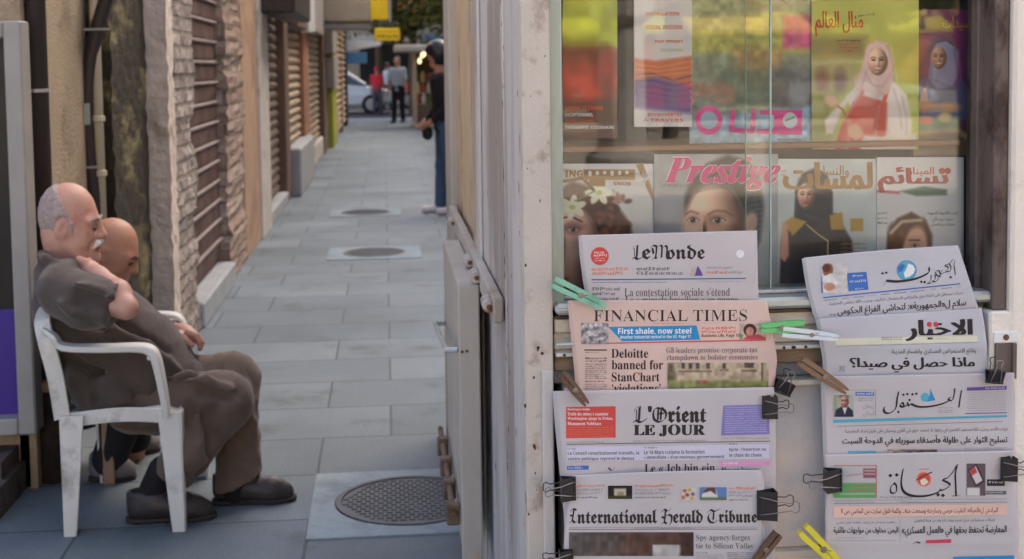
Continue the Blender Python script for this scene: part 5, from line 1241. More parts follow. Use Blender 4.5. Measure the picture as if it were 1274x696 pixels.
class Paper:
    def __init__(s, label, left, right, Y, m, seed, amp=.0022, creases=(), curl=0.0, curl_w=.12, pages=1, thick=.004, top_bow=0.0, page_shift=(-2.2, 1.2)):
        s.L = np.array(left, float); s.R = np.array(right, float); s.Y = Y; s.amp = amp * 1.5; s.creases = creases; s.curl = curl; s.curl_w = curl_w
        r = np.random.default_rng(seed); s.w = [(r.uniform(.012, .05) * (1 if r.random() > .5 else -1), r.uniform(-.035, .035), r.uniform(0, 6.28), r.uniform(.4, 1)) for _ in range(6)]
        s.x0 = min(s.L[:, 0].min(), s.R[:, 0].min()); s.x1 = max(s.L[:, 0].max(), s.R[:, 0].max()); s.y0 = min(s.L[0, 1], s.R[0, 1]); s.y1 = max(s.L[-1, 1], s.R[-1, 1])
        s.root = None; s.eL, s.eR, s.ph = r.uniform(-.007, .004), r.uniform(-.008, .004), r.uniform(0, 3)
        N = 60
        def res(p):
            d = np.r_[0, np.cumsum(np.hypot(*np.diff(p, axis=0).T))]; t = np.linspace(0, d[-1], N + 1)
            return np.c_[np.interp(t, d, p[:, 0]), np.interp(t, d, p[:, 1])]
        A, B = res(s.L), res(s.R)
        def mesh(dx, dy, dY, th, name, parent):
            mb = MB(); V = []
            for j in range(N + 1):
                for i in range(N + 1):
                    u = i / N; q = A[j] * (1 - u) + B[j] * u; bow = top_bow * math.sin(PI * u) * (1 - j / N)
                    p = s.srf(q[0] + dx, q[1] + dy - bow, -1.5); V.append((p[0], p[1] + dY, p[2]))
            n = N + 1
            mb.add(V, [(j * n + i, (j + 1) * n + i, (j + 1) * n + i + 1, j * n + i + 1) for j in range(N) for i in range(N)])
            ring = [i for i in range(n)] + [j * n + N for j in range(1, n)] + [N * n + i for i in range(N - 1, -1, -1)] + [j * n for j in range(N - 1, 0, -1)]
            b = len(mb.v); k = len(ring)
            mb.grid([(v[0], v[1] + th, v[2]) for v in V], n, True)
            for i in range(k): mb.f.append((ring[i], ring[(i + 1) % k], b + ring[(i + 1) % k], b + ring[i])); mb.m.append(0)
            o = mb.build(name, m, parent, smooth=False)
            o.data.polygons.foreach_set('use_smooth', [True] * (N * N) + [False] * (len(o.data.polygons) - N * N)); return o
        s.root = mesh(0, 0, 0, thick * .45, 'newspaper', None); tag(s.root, label, 'newspaper', 'newspapers clipped to the kiosk front')
        for k in range(pages):
            mesh(page_shift[0] * (k + 1), page_shift[1] * (k + 1), thick * (.5 + .55 * k), thick * .45, 'inner_page', s.root)
    def h(s, x, y):
        v = sum(a * math.sin(x * fx + y * fy + ph) for fx, fy, ph, a in s.w) * s.amp / 2
        for (kind, pos, a, w) in s.creases:
            d = (x - pos) if kind == 'v' else (y - pos); v += a * math.exp(-(d / (w * 1.5)) ** 2)
        u = (x - (s.x0 + s.x1) / 2) / ((s.x1 - s.x0) / 2); w = min(max((y - s.y0) / (s.y1 - s.y0), 0), 1)
        v += (s.eR if u > 0 else s.eL) * abs(u) ** 6 * (.3 + .7 * math.sin(w * 4.2 + s.ph) ** 2)
        if s.curl:
            t = min(max((y - (s.y1 - s.curl_w * (s.y1 - s.y0))) / (s.curl_w * (s.y1 - s.y0)), 0), 1); v -= s.curl * t * t
        return v
    def srf(s, x, y, l): return P(x, y, s.Y - s.h(x, y) - l * .00011)
    def ink(s): return Ink(s.srf)
    def photo(s, cv, name='printed_photo'): return cv.build(name, lambda x, y, l: s.srf(x, y, l), s.root, 9.0, mats=mat_print('news_ink', .85), gain=.85)

# ---- 1 white paper on top of the left column
p = Paper('white newspaper on top of the left column, tucked behind the salmon one', [(722, 293), (724, 320), (728, 350), (734, 380), (738, 396)], [(942, 287), (942.5, 320), (943, 350), (944.5, 380), (946, 396)], KY - .014, m_news, 1, .002, [('v', 834, .0016, 7)])
k = p.ink()
OE = 'frak'
k.text('onde', 829, 305, 877, 323, K0, OE, .012).text('e', 799, 309.5, 809.5, 323.2, K0, OE, .012)
k.pen([[(793.2, 305.4), (792.6, 313), (792.2, 320.6)], [(786.6, 322.6), (790, 320.6), (794, 322.8), (800.4, 319.4)]], K0, 3.3, 40, .3); k.pen([[(787.6, 310.5), (788.8, 307.2), (792, 305.2)], [(789.6, 309), (789.4, 319.6)]], K0, 1.2, 42)
k.pen([[(810, 308), (813, 305.5), (817, 307)], [(817, 306), (816.5, 314), (815.5, 321)], [(812, 322.8), (815, 320.5), (817, 322)], [(819, 307), (822, 305.5), (823.5, 308), (823, 321)], [(825, 308), (828, 306), (830, 309), (829.5, 319), (832, 322.5)], [(811.5, 309), (813.3, 316)]], K0, 3.0, 42)
k.disc(746.2, 318.8, 11.2, KRB).small(739.5, 313.5, 754, 1, 3, 2, KW, wl=(5, 8)).small(738.5, 317.2, 755, 1, 3, 2.2, KW, wl=(5, 8)).small(740, 321.5, 753, 2, 2.6, 1, KW, wl=(3, 6))
k.small(736, 334, 783, 1, 4, 3, KO, wl=(4, 8), dy=-.4).small(737, 339.3, 775, 1, 4, 3, KO, wl=(4, 8)).small(792, 333.5, 833, 1, 4, 3, K1, wl=(3, 7)).small(792, 339, 850, 1, 4, 3, K1, wl=(3, 8)).small(879, 332.5, 912, 1, 4, 2.2, K2).small(879, 338, 905, 1, 4, 3, KO).small(906, 338, 924, 1, 4, 2.4, K2)
k.rect(736, 347.6, 928, 349.0, KB, dy=-1.7, div=16).small(737, 351.2, 830, 1, 3, .9, K1, wl=(6, 14)).small(870, 350.2, 928, 1, 3, .8, K2, wl=(6, 14))
k.text("La contestation sociale s'étend", 777, 358.5, 908, 369, K1, 'serif', -.012, dy=-.6).text('Le « miracle brésilien » en panne', 778, 369, 918, 380, K1, 'serif', -.005, dy=-.4)
k.small(737, 358.5, 771, 1, 5, 3, K1, wl=(5, 9)).small(737, 364.5, 766, 1, 5, 3, K1, wl=(4, 8)).small(737, 371, 770, 1, 5, 3, K1, wl=(4, 8)).disc(921, 316, 5, KW).pen([[(918, 318), (922, 313), (924, 312)]], K2, 1)
k.poly([(858, 343.5), (861, 331), (864, 343.5)], KTN); k.poly([(864.5, 343.5), (868, 331), (872, 337), (874.5, 343.2)], KVI)
k.build('front_page_print', p.root)
# ---- 2 salmon paper
p = Paper('salmon pink newspaper with a blue banner, between the two white ones', [(708.5, 374), (711, 400), (714, 430), (717, 460), (719, 490)], [(954, 374), (957, 390), (961, 410), (965, 432), (967, 450), (962, 490)], KY - .026, m_salmon, 2, .0022, [('v', 838, .001, 9), ('h', 437, .001, 6)])
k = p.ink()
k.text('FINANCIAL TIMES', 738.8, 386, 929.3, 400.4, K0, 'serif', -.02, dy=-.6)
k.small(812, 402.4, 850, 1, 3, 1, KO, wl=(4, 8))
cv = Canvas(723, 402, 757, 428.5, (150, 144, 146), .8)
for i, (x, y, rx, ry) in enumerate(((731, 408, 8, 6), (742, 407, 9, 6), (734, 419, 10, 7), (750, 414, 9, 6), (745, 424, 9, 4), (762, 424, 8, 4), (728, 424, 6, 5))): cv.ell(x, y, rx, ry, (206, 200, 200), -20, 1.2).ell(x - 1, y + ry * .5, rx * .8, ry * .5, (104, 98, 102), -20, 1.5, .8)
cv.noise(14, .25, 3); p.photo(cv)
k.poly([(757, 407), (866.5, 405.2), (871, 422.8), (774, 425)], KSB).text('First shale, now steel', 769, 408.4, 860, 417, KW, 'sansb', .008, dy=-.6).text('Another industrial revival in the US. Page 17', 771.5, 417.6, 859.5, 422.8, KW, 'sansb', 0, dy=-.9)
k.poly([(869, 405), (952.5, 402.3), (953, 422), (874, 424)], KPE).small(873, 408, 915, 2, 4.4, 2.4, KRB, wl=(4, 9), dy=-.6).text('Business Life, Page 10', 873, 415.8, 920, 421, K0, 'sansb', .005, dy=-.6)
cv = Canvas(920, 403, 953, 423, (214, 190, 176), .8); cv.ell(933, 411, 8, 8, (84, 48, 44)).ell(933, 413, 5, 6, (206, 150, 130)).poly([(924, 423), (929, 418), (944, 416), (953, 421), (953, 423)], (206, 84, 96)).poly([(920, 414), (925, 417), (922, 423), (920, 423)], (120, 150, 110)).noise(8, .12, 2); p.photo(cv)
k.rect(725, 427.2, 953, 428.6, KFP, dy=-4.5, div=16)
k.text('Deloitte', 760.5, 434.2, 806.5, 445.5, K0, 'serif').text('banned for', 761, 448.2, 825, 460, K0, 'serif').text('StanChart', 761, 463.6, 820.5, 475, K0, 'serif').text('‘violations’', 761.5, 477.5, 822, 489.5, K0, 'serif')
k.text('G8 leaders promise corporate tax', 829, 432, 942.5, 441.4, K1, 'serif', -.016, dy=-.6).text('clampdown to bolster economies', 829.5, 441.6, 942.5, 450.2, K1, 'serif', -.016, dy=-.8)
k.rect(727, 435, 755, 436.4, K0).small(728, 438.5, 746, 1, 3, 1, K1).small(728, 445.5, 755, 2, 3.4, 1.6, K0, wl=(3, 6)).small(728, 453, 755, 8, 2.5, 1.1, K1, wl=(3, 7)).small(728, 474, 752, 1, 3, 1.5, K0, wl=(3, 5)).small(728, 478, 755, 4, 2.5, 1.1, K1)
cv = Canvas(830.5, 451.5, 956, 484, (196, 178, 152), .9); cv.grad((202, 184, 158), (186, 166, 140)).rect(830, 451, 838, 484, (122, 110, 92), 3).ell(834, 470, 6, 12, (112, 104, 76), 0, 4)
for x in (850, 859, 868, 881, 901): cv.rect(x - 2.2, 452, x + 2.2, 459, (92, 84, 84), .7)
cv.rect(926, 451, 938, 458, (96, 84, 80), .7).rect(844, 461, 886, 463.5, (146, 120, 100), .8).rect(896, 459.5, 906, 462, (146, 120, 100), .8).rect(922, 460, 942, 463, (136, 112, 92), .8).rect(830, 474, 957, 484, (142, 146, 92), 2).rect(947, 451, 949.5, 474, (120, 96, 80), .8).ell(875, 476, 8, 2.5, (160, 100, 80), 0, 1).noise(26, .16, 5); p.photo(cv)
k.build('front_page_print', p.root)
# ---- 3 white paper with red and violet boxes
p = Paper('white newspaper with a red and a violet box under the salmon one', [(692, 487), (695, 530), (700, 580), (706, 640), (709, 700)], [(963, 482), (965, 520), (965.5, 580), (965, 640), (964, 700)], KY - .040, m_news, 3, .0024, [('v', 832, .0016, 8)], pages=3, page_shift=(-1.3, .4), thick=.004)
k = p.ink()
k.text('rient', 830.5, 505.5, 879, 526.2, K0, OE, .03).text("'", 806, 505.5, 811, 513, K0, 'serif', .03)
k.pen([[(796, 506.2), (795.4, 515), (795, 523.4)], [(788.4, 525.6), (792, 523.2), (797, 525.6), (804.6, 521.4)]], K0, 4.0, 40, .3); k.pen([[(789.4, 512), (791, 508), (795, 505.6)], [(791.8, 510), (791.6, 522.6)]], K0, 1.5, 42)
k.pen([[(823, 509), (816, 508), (812.8, 514), (814, 522), (820, 525.5)], [(820, 525.5), (827, 522), (828.6, 514), (823, 507.5)], [(819, 509), (818.4, 523)], [(818, 515), (826, 514.6)], [(822.5, 510), (822, 523)]], K0, 3.4, 42)
k.text('LE JOUR', 788, 528.6, 877.5, 543.4, K0, 'serif', .035, dy=-.3)
k.rect(704.3, 506.5, 766, 545.5, KRB, dy=-.8).text('Washington Dobbs', 706, 508.2, 734, 511.4, KW, 'sansb').text('Traité des mines à examiner', 706, 513, 757, 517.2, KW, 'serif').text('Washington ajuge la Palme,', 706, 519, 763, 523.4, KW, 'serif').text('Monument Nobléace', 706, 525.2, 748, 529.2, KW, 'serif').small(706, 531.5, 763, 5, 2.8, 1, KO, wl=(6, 12))
k.poly([(900, 505), (957, 503.2), (957.5, 540.5), (897, 542)], KPU).small(902, 507, 954, 12, 2.8, .9, KLV, wl=(7, 14), dy=-1)
k.small(705, 549.5, 752, 1, 3, 1.8, K2, wl=(3, 7)).small(788, 548.5, 877, 1, 3, 1.6, K2, wl=(6, 12), dy=-.8).small(898, 545, 957, 1, 3, 1.4, K2)
k.rect(705, 552.6, 958, 553.6, K1, dy=-4, div=16).rect(705, 556, 957, 574, KLV, dy=-3, div=12)
k.small(706, 558, 716, 1, 3, 1.6, K1).small(801, 556.5, 818, 1, 3, 1.6, K1).small(907, 552.5, 917, 1, 3, 1.6, K1)
k.text('Le Conseil constitutionnel travaillé, le', 706.5, 561.8, 795.5, 566.8, K1, 'sansb', .004, dy=-.4).text('centre politique reprend le dessus', 706.5, 568.8, 789, 574.2, K1, 'sansb', .004, dy=-.5)
k.text('Le 14 Mars réclame la formation', 801, 560.4, 876.5, 565.4, K1, 'sansb', .004, dy=-.7).text("« immédiate » d'un nouveau gouvernement", 801, 567, 901, 572.6, K1, 'sansb', .004, dy=-1)
k.text("Syrie : l'insertion ou", 907, 557.4, 953, 562.6, K1, 'sansb', .004, dy=-.5).text('le choix du chaos', 907.5, 564.2, 947.5, 568.8, K1, 'sansb', .004, dy=-.5)
k.rect(705.5, 580, 732.5, 585, KMB, dy=-.6).small(707, 581.4, 725, 1, 3, 2, KLV).pen([[(757, 582), (761, 585.5), (765, 581.5)]], K0, 1.6).text('Le « Ich bin ein', 802, 577.6, 889.5, 588.6, K0, 'serif', -.004, dy=-1).rect(896, 574.4, 957.5, 580, KPK, dy=-.6).small(900, 576.2, 918, 1, 3, 1.8, KW).text('Plus un berceau', 896.5, 581.8, 944.5, 588, K0, 'bi', 0, dy=-.6)
k.build('front_page_print', p.root)
# ---- 4 herald
p = Paper('white newspaper with a long blackletter title, lowest of the left column', [(711, 592), (707, 622), (703, 650), (701, 690), (701, 705)], [(944, 585), (948, 600), (949, 650), (950, 690), (950, 705)], KY - .056, m_news, 4, .0024, [('v', 834, .0014, 9)], pages=2, page_shift=(1.8, .6), top_bow=1.5)
k = p.ink()
k.text('nternational', 718, 634.6, 818, 652, K0, OE, .022, dy=-.5).text('erald', 837.5, 634.4, 874.5, 651.4, K0, OE, .022).text('ribune', 894, 634.8, 941.8, 650.8, K0, OE, .022)
k.pen([[(709.5, 636.5), (713, 633.4), (717, 635)], [(713.8, 634.4), (713, 642), (712, 648)], [(708.6, 651.6), (712, 648), (715, 650.4), (718, 648.4)], [(709.5, 641), (712, 642.4)]], K0, 3.0, 42)
k.pen([[(823, 637.5), (826.5, 634), (830, 636.6)], [(828, 635), (827.4, 643), (826.6, 650)], [(822.6, 652.6), (826.6, 650), (829.4, 652)], [(827, 643.4), (832, 640.6), (835.6, 643), (835, 650), (832.4, 654)], [(823.4, 643), (826.8, 645)], [(831.6, 635.6), (834.6, 633.4)]], K0, 3.0, 42)
k.pen([[(880.5, 638), (884, 634.6), (889, 636.6), (895, 633.6)], [(884.6, 638), (881, 643), (883, 649), (888, 650.6), (892.4, 647.4)], [(888, 637), (887.4, 647)]], K0, 3.0, 42)
for (x0, x1, y) in ((716, 753, 604), (790, 838, 604), (907, 940, 607)): k.small(x0, y, x1, 1, 4, 2.6, KO, wl=(4, 9), dy=-.4).small(x0, y + 5, x1 - 3, 2, 4.4, 2.2, K2, wl=(4, 9), dy=-.4).small(x0, y + 14.5, x1 - 10, 1, 3, 1.6, K1, wl=(3, 6))
cv = Canvas(756.5, 604.5, 786.5, 621, (44, 36, 32), .8); cv.rect(764, 608, 779, 618, (206, 196, 170), 1).rect(768, 612, 776, 617, (160, 150, 120), 1).rect(756, 617, 787, 621, (70, 64, 44), 1); p.photo(cv)
cv = Canvas(848, 607, 866, 622.5, (216, 210, 206), .8); 
for i, q in enumerate(((852, 611), (858, 610), (862, 615), (855, 616), (850, 619), (861, 620))): cv.ell(q[0], q[1], 2.6, 2.2, [(190, 120, 80), (210, 180, 80), (120, 110, 150), (190, 80, 80)][i % 4], 0, .8)
p.photo(cv)
cv = Canvas(870.5, 606.5, 904, 622.5, (104, 140, 190), .8); cv.poly([(872, 622), (874, 614), (882, 612), (890, 606), (894, 622)], (226, 220, 216)).poly([(873, 614), (880, 607), (890, 606.5), (891, 616), (884, 611)], (110, 74, 66)).rect(870, 619, 904, 623, (110, 130, 84), 1); p.photo(cv)
k.rect(708, 656, 942, 656.7, K2, dy=-.4, div=16).rect(708, 658.6, 942, 659.3, K1, dy=-.4, div=16).small(708, 657.1, 730, 1, 3, .9, K2).small(790, 657, 865, 1, 3, 1.2, K2)
cv = Canvas(708, 662.5, 863, 692, (92, 76, 70), 1); cv.grad((100, 92, 88), (96, 74, 66), False).rect(776, 662, 864, 692, (98, 70, 58), 8).rect(812, 678, 850, 693, (190, 186, 182), 1).rect(846, 664, 864, 692, (74, 54, 46), 2)
for i in range(8): cv.line([(716 + i * 11, 664), (714 + i * 11, 690)], 2, (70, 66, 68) if i % 2 else (112, 106, 102), 2, .6)
cv.noise(20, .18, 5); p.photo(cv)
k.text('Spy agency forges', 866, 665.4, 933, 674.6, K1, 'serif', -.016, dy=-.2).text('tie to Silicon Valley', 866, 675.4, 937.5, 684.8, K1, 'serif', -.016, dy=.2).small(866, 687.6, 880, 1, 3, 1, K1).small(905, 687.5, 940, 4, 2.4, 1, K1, wl=(4, 8)).small(866, 690, 900, 3, 2.4, 1, K2)
k.build('front_page_print', p.root)
# ---- 5 right column, top
p = Paper('tilted white newspaper with a round globe emblem, top of the right column', [(1000.5, 321), (1003, 340), (1007, 362), (1013, 385), (1019, 405), (1023, 420)], [(1192, 305.5), (1200, 330), (1209, 358), (1217, 382), (1222, 405), (1225, 420)], KY - .018, m_news_blue, 5, .003, [('v', 1110, .0012, 12)], top_bow=1.5)
k = p.ink(); zz = lambda pts: [(1000 + x / 5.308, 300 + y / 5.308) for x, y in pts]
k.disc(1128, 336.5, 12.4, KMB).disc(1128, 336.5, 11.6, KTE).poly(zz([(690, 150), (720, 160), (735, 185), (725, 215), (700, 235), (670, 245), (660, 215), (680, 180)]), KW).poly(zz([(620, 175), (650, 150), (670, 165), (650, 200), (628, 205)]), KMB)
k.pen([zz([(1000, 128), (992, 160), (998, 195), (1000, 225)]), zz([(960, 150), (972, 175), (965, 200), (935, 205), (905, 222)]), zz([(985, 120), (960, 150), (930, 162), (955, 175), (938, 200)]), zz([(915, 190), (900, 225), (880, 262), (862, 270), (850, 262)]), zz([(905, 235), (880, 228), (870, 205), (892, 196), (902, 222)]), zz([(865, 222), (868, 250), (845, 275), (822, 282)]), zz([(840, 225), (838, 260), (810, 288)])], K0, 1.7, 50, .4)
k.pen([zz([(825, 175), (828, 205), (800, 225), (745, 248), (680, 262), (610, 268), (545, 262)])], K0, 3.6, 62, .3); k.pen([zz([(545, 262), (535, 275), (525, 300)])], K0, 1.4, 50)
k.dots(zz([(776, 270), (798, 272), (970, 240), (520, 214), (545, 210)]), K0, 2.0)
cv = Canvas(1022, 328, 1054, 365, (214, 208, 208), .8); cv.rect(1020, 345, 1026, 366, (80, 110, 170), 1).ell(1030, 336, 6.5, 9, (150, 96, 78)).ell(1028, 334, 5, 5, (104, 62, 50)).poly([(1023, 345), (1034, 340), (1042, 352), (1036, 362), (1024, 365)], (232, 226, 224)).ell(1032, 357, 7, 5, (206, 150, 126)).noise(8, .08, 2); p.photo(cv)
k.poly([(1053.6, 340), (1078, 338.4), (1080.6, 360.6), (1056, 362.6)], KMB).small(1061, 343, 1074, 1, 3, 2, KW, dy=-.6).small(1057, 349.6, 1078, 1, 3, 2.2, KLV, dy=-1).small(1064, 359, 1075, 1, 3, 1.6, KLV, dy=-.6)
k.poly([(1024, 369.8), (1194.5, 352.6), (1195, 354), (1024.3, 371.4)], KMB, 16).small(1025, 373.5, 1195, 1, 3, 1.1, K1, dy=-17, wl=(8, 18), gap=6)
k.text('تحرّك مستقل في اتجاه بري والرياض لاستعجال التأليف وحزب الله: يرفض المداورة'.replace('ّ', ''), 1032, 374.8, 1198.5, 382, K1, 'arab', .0, dy=-14).text('سلام ل«الجمهورية»: لتحاشي الفراغ الحكومي', 1042, 382.6, 1202, 396, K0, 'arab', .02, dy=-11)
k.small(1032, 391.5, 1040, 1, 3, 2, K1)
k.build('front_page_print', p.root)
# ---- 6
p = Paper('white newspaper with a heavy geometric title and two red quote marks', [(1018, 397), (1020, 412), (1023, 428), (1026, 445), (1027, 462), (1027.5, 478)], [(1221.5, 384), (1225, 405), (1228, 430), (1229, 450), (1228, 464), (1227, 478)], KY - .032, m_news_blue, 6, .003, [('h', 430, .0018, 6)])
k = p.ink(); zz = lambda pts: [(1010 + x / 5.096, 390 + y / 5.096) for x, y in pts]
k.poly([(1040, 421.5), (1216, 418), (1216, 425), (1040, 430)], KCR).rect(1040, 430.6, 1216, 431.2, K2, dy=-4.5)
k.text('الاخبار', 1126.5, 398.5, 1210.5, 424.5, K0, 'arab', .055, dy=-1.5)
for x in (745, 786): k.disc(*[c for c in zz([(x, 70)])[0]], 3.1, KR).pen([zz([(x + 12, 75), (x + 8, 90), (x - 4, 98)])], KR, 1.5)
k.small(1097, 419.5, 1122, 2, 2.6, 1.2, K1).small(1156, 421, 1180, 1, 3, .9, K2)
k.text('وقائع الاستعراض العسكري وانقسام المدينة', 1109.5, 434.5, 1214.5, 443.2, K1, 'arab', .012, dy=-1.4).text('ماذا حصل في صيدا؟', 1057, 445.5, 1213, 464, K0, 'arab', .05, dy=-1).text('[٤]', 1044, 455.4, 1051, 462.5, K1, 'arab')
k.build('front_page_print', p.root)
# ---- 7
p = Paper('white newspaper with a blue sail emblem and a pale blue band', [(1024, 469), (1025, 500), (1026, 530), (1027, 560), (1028, 580)], [(1262, 464), (1263, 500), (1262.5, 540), (1262, 580), (1262, 584)], KY - .046, m_news, 7, .0022, [('v', 1140, .0012, 9)])
k = p.ink(); zz = lambda pts: [(1020 + x / 5.016, 465 + y / 5.016) for x, y in pts]
k.disc(1151, 494.5, 5.6, KTE).poly(zz([(690, 96), (722, 166), (668, 176), (684, 140)]), KSB)
k.pen([zz([(884, 104), (876, 150), (868, 212)]), zz([(842, 92), (838, 130), (828, 165), (812, 168), (800, 155), (818, 150)])], K0, 2.6, 40, .4)
k.pen([zz([(812, 166), (775, 185), (720, 200), (660, 208), (610, 206), (570, 190)]), zz([(570, 186), (556, 200), (545, 180)]), zz([(545, 196), (520, 208), (500, 200), (515, 182), (526, 200)])], K0, 3.0, 58, .35)
k.pen([zz([(492, 112), (482, 160), (474, 215), (440, 245), (412, 246), (398, 228), (404, 208)])], K0, 3.2, 40, .4)
k.dots(zz([(522, 132), (546, 128), (578, 130), (602, 126), (490, 240), (560, 165)]), K0, 2.0)
k.small(1168, 507, 1187, 1, 3, 1.6, K2).small(1168, 510.6, 1187, 2, 2.2, 1, K2)
cv = Canvas(1037.5, 491.5, 1062, 519, (186, 190, 180), .8); cv.rect(1037, 491, 1042, 519, (150, 170, 140), 2).ell(1050, 499, 6.5, 8, (206, 164, 142)).ell(1050, 493.5, 6.5, 3.2, (120, 116, 116), 0, 1).poly([(1038, 519), (1040, 510), (1047, 506), (1055, 506), (1061, 511), (1062, 519)], (54, 54, 70)).poly([(1048, 507), (1051, 516), (1054, 507)], (226, 226, 230)); small_face(cv, 1050.5, 500, 5.4, 7, (208, 166, 146), False); p.photo(cv)
k.rect(1036.6, 485.6, 1089.5, 486.2, K2, dy=-.6).rect(1089, 485.2, 1089.8, 519, K2).rect(1064.5, 488, 1087.5, 492.6, KMB).small(1066, 489.3, 1086, 1, 3, 1.8, KW).small(1068, 495, 1087, 2, 3, 1.4, K2).text('زمان', 1073.5, 502.5, 1087, 509.5, K2, 'arab').text('لبنان', 1073.5, 511, 1087.5, 518.5, K2, 'arab')
k.poly([(1036.5, 522.5), (1253, 516.6), (1253, 519.2), (1036.5, 526.4)], KTE, 16).rect(1041, 530.4, 1248, 530.9, K1, dy=-6, div=16)
k.poly([(1203, 482.4), (1252.6, 480.4), (1252.6, 485), (1203, 486.4)], KVI).small(1226, 482.8, 1250, 1, 3, 1.6, KLV, dy=-.5).rect(1201, 514.2, 1253, 515.2, KVI, dy=-1).small(1204, 488.5, 1252, 9, 2.8, .9, K2, dy=-1.2, wl=(6, 12), right=True)
k.text('قوات الأسد وحزب الله تستعيد القصير في ريفها: لا تحصد حرق في القرى وبستان على طرق إمداد المعارضة', 1051, 533.4, 1253.5, 541, K1, 'arab', .0, dy=-3).text('تسليح الثوار على طاولة «أصدقاء سوريا» في الدوحة السبت', 1048, 542, 1253.5, 556.5, K0, 'arab', .022, dy=-1.6)
k.rect(1055, 561.4, 1090, 564, KTE, dy=-.4)
cv = Canvas(1104, 559.5, 1166, 566, (110, 92, 80)); cv.grad((190, 170, 150), (110, 90, 80), False).noise(12, .3, 3); p.photo(cv)
k.small(1200, 557.6, 1253, 3, 2.4, 1, K2, dy=-.5)
k.build('front_page_print', p.root)
# ---- 8
p = Paper('white newspaper with a green advertisement and a peach band, bottom of the right column', [(1026, 566), (1027, 600), (1027, 640), (1026, 690), (1026, 706)], [(1262, 561), (1264, 600), (1265, 640), (1265, 690), (1265, 706)], KY - .060, m_news, 8, .0024, [('v', 1138, .0014, 10), ('h', 676, .001, 4)], pages=2, page_shift=(1.6, .5))
k = p.ink(); zz = lambda pts: [(1020 + x / 5.016, 560 + y / 5.016) for x, y in pts]
k.disc(1149.5, 596.4, 9.2, KO).disc(1149.5, 596.4, 7.4, KRB).poly(zz([(625, 190), (655, 175), (680, 200), (650, 222), (632, 215)]), KCR).pen([zz([(600, 190), (650, 160), (702, 138)])], K0, 1.6, 80)
k.pen([zz([(858, 90), (846, 150), (848, 220), (850, 290)])], K0, 2.6, 30, .4); k.pen([zz([(852, 98), (828, 140), (795, 175), (765, 186), (800, 205), (812, 222), (775, 248), (745, 252)])], K0, 2.8, 50, .4)
k.pen([zz([(750, 245), (740, 262), (690, 282), (620, 290), (560, 282), (522, 258), (508, 215), (512, 160), (520, 118)])], K0, 3.6, 52, .45); k.pen([zz([(462, 205), (478, 225), (476, 262), (452, 270), (440, 255), (448, 222), (466, 215)])], K0, 2.6, 45, .45)
k.dots(zz([(738, 280), (768, 284), (440, 160), (480, 156)]), K0, 2.7)
k.small(1142, 583.5, 1158, 1, 2, 1.4, KO).small(1184, 616.5, 1195, 1, 3, 1.6, K1).small(1094, 618.4, 1135, 1, 3, 1.6, K1)
cv = Canvas(1037, 579, 1091, 620, (204, 198, 200), .9); cv.rect(1037, 601, 1091, 620, (112, 172, 112), .7).rect(1074, 583, 1090, 595, (150, 96, 104), .7).poly([(1037, 578), (1092, 578), (1092, 580), (1037, 580)], (206, 130, 110)).rect(1089.6, 578, 1092, 620, (206, 130, 110)).ell(1050, 590, 10, 6, (184, 190, 196), 0, 4)
for (a0, b0, yy) in ((1062, 1088, 605), (1056, 1088, 610.5), (1046, 1088, 615)): cv.line([(a0, yy), (b0, yy - .5)], 1.6, (206, 110, 90) if yy < 612 else (190, 216, 180), .8, .8)
cv.line([(1076, 586), (1088, 586)], 1.4, (220, 190, 190)).line([(1076, 590), (1088, 590)], 1.4, (220, 190, 190)).line([(1054, 592), (1072, 590)], 1.4, (206, 120, 110), .8, .7); p.photo(cv)
cv = Canvas(1203, 577, 1226, 617, (110, 92, 96), .8); cv.poly([(1204, 585), (1215, 577.5), (1225, 599), (1214, 606)], (60, 48, 52)).poly([(1206, 586), (1214, 580), (1222.5, 598), (1214.5, 603)], (226, 214, 212)).poly([(1206, 586), (1213, 581), (1216, 588), (1209, 592)], (200, 80, 80)).rect(1203, 607, 1219, 617, (226, 220, 222), .8); p.photo(cv)
k.rect(1228, 596.6, 1250, 604.8, K0).small(1230, 599.4, 1248, 1, 3, 2, KLV).rect(1221, 611, 1252, 615.4, K1).rect(1221, 606, 1225, 612, K1).small(1223, 612.4, 1248, 1, 3, 1.4, KLV).text('رأي', 1234, 577.5, 1243.5, 590, KTN, 'arab', .03)
k.rect(1037, 622.6, 1253, 623.2, K2, dy=-2, div=12).rect(1037, 626.6, 1253, 627.1, K1, dy=-2, div=12).small(1120, 624.6, 1176, 1, 3, 1, K2).small(1040, 624.6, 1088, 1, 3, .9, K2)
k.poly([(1037, 630.4), (1253, 627), (1253, 640.6), (1037, 644.6)], KPE, 12).text('البرادعي ل«الحياة»: التقيت مرسي وصارحته وسمعت منه... وكلمة فلول صارت من الماضي ص ٧', 1046, 632.6, 1241.5, 642.6, mat('news_maroon', lin(122, 66, 58), .8, .03, spec=.1), 'arab', .012, dy=-1.6)
k.text('اتصالات مستمرة في سبيل تحديد موعد زيارة وفد من هيئة التفاوض', 1138, 645.6, 1238, 651.6, K1, 'arab', .0, dy=-1).text('مظاهرة سلمية في تعز وأحزاب «اللقاء» ترفض التمديد', 1040, 648.4, 1114, 653, K1, 'arab', .0, dy=-.6)
k.text('المعارضة تحتفظ بحقها في «العمل العسكري»', 1122, 655, 1252.6, 669, K0, 'arab', .022, dy=-1.4).text('اليمن: مخاوف من مواجهات طائفية', 1037, 655.6, 1117.6, 665.6, K0, 'arab', .018, dy=-.6)
k.rect(1119.4, 647, 1120, 674, K2).rect(1036, 672.4, 1115, 672.9, K2).poly([(1152, 672.4), (1183.5, 671), (1183.5, 675.6), (1152.6, 676.4)], KFP).small(1040, 669, 1075, 1, 3, 1, K2, wl=(8, 12)).pen([[(1136, 677), (1140, 674.6), (1145, 676)]], K0, 2)
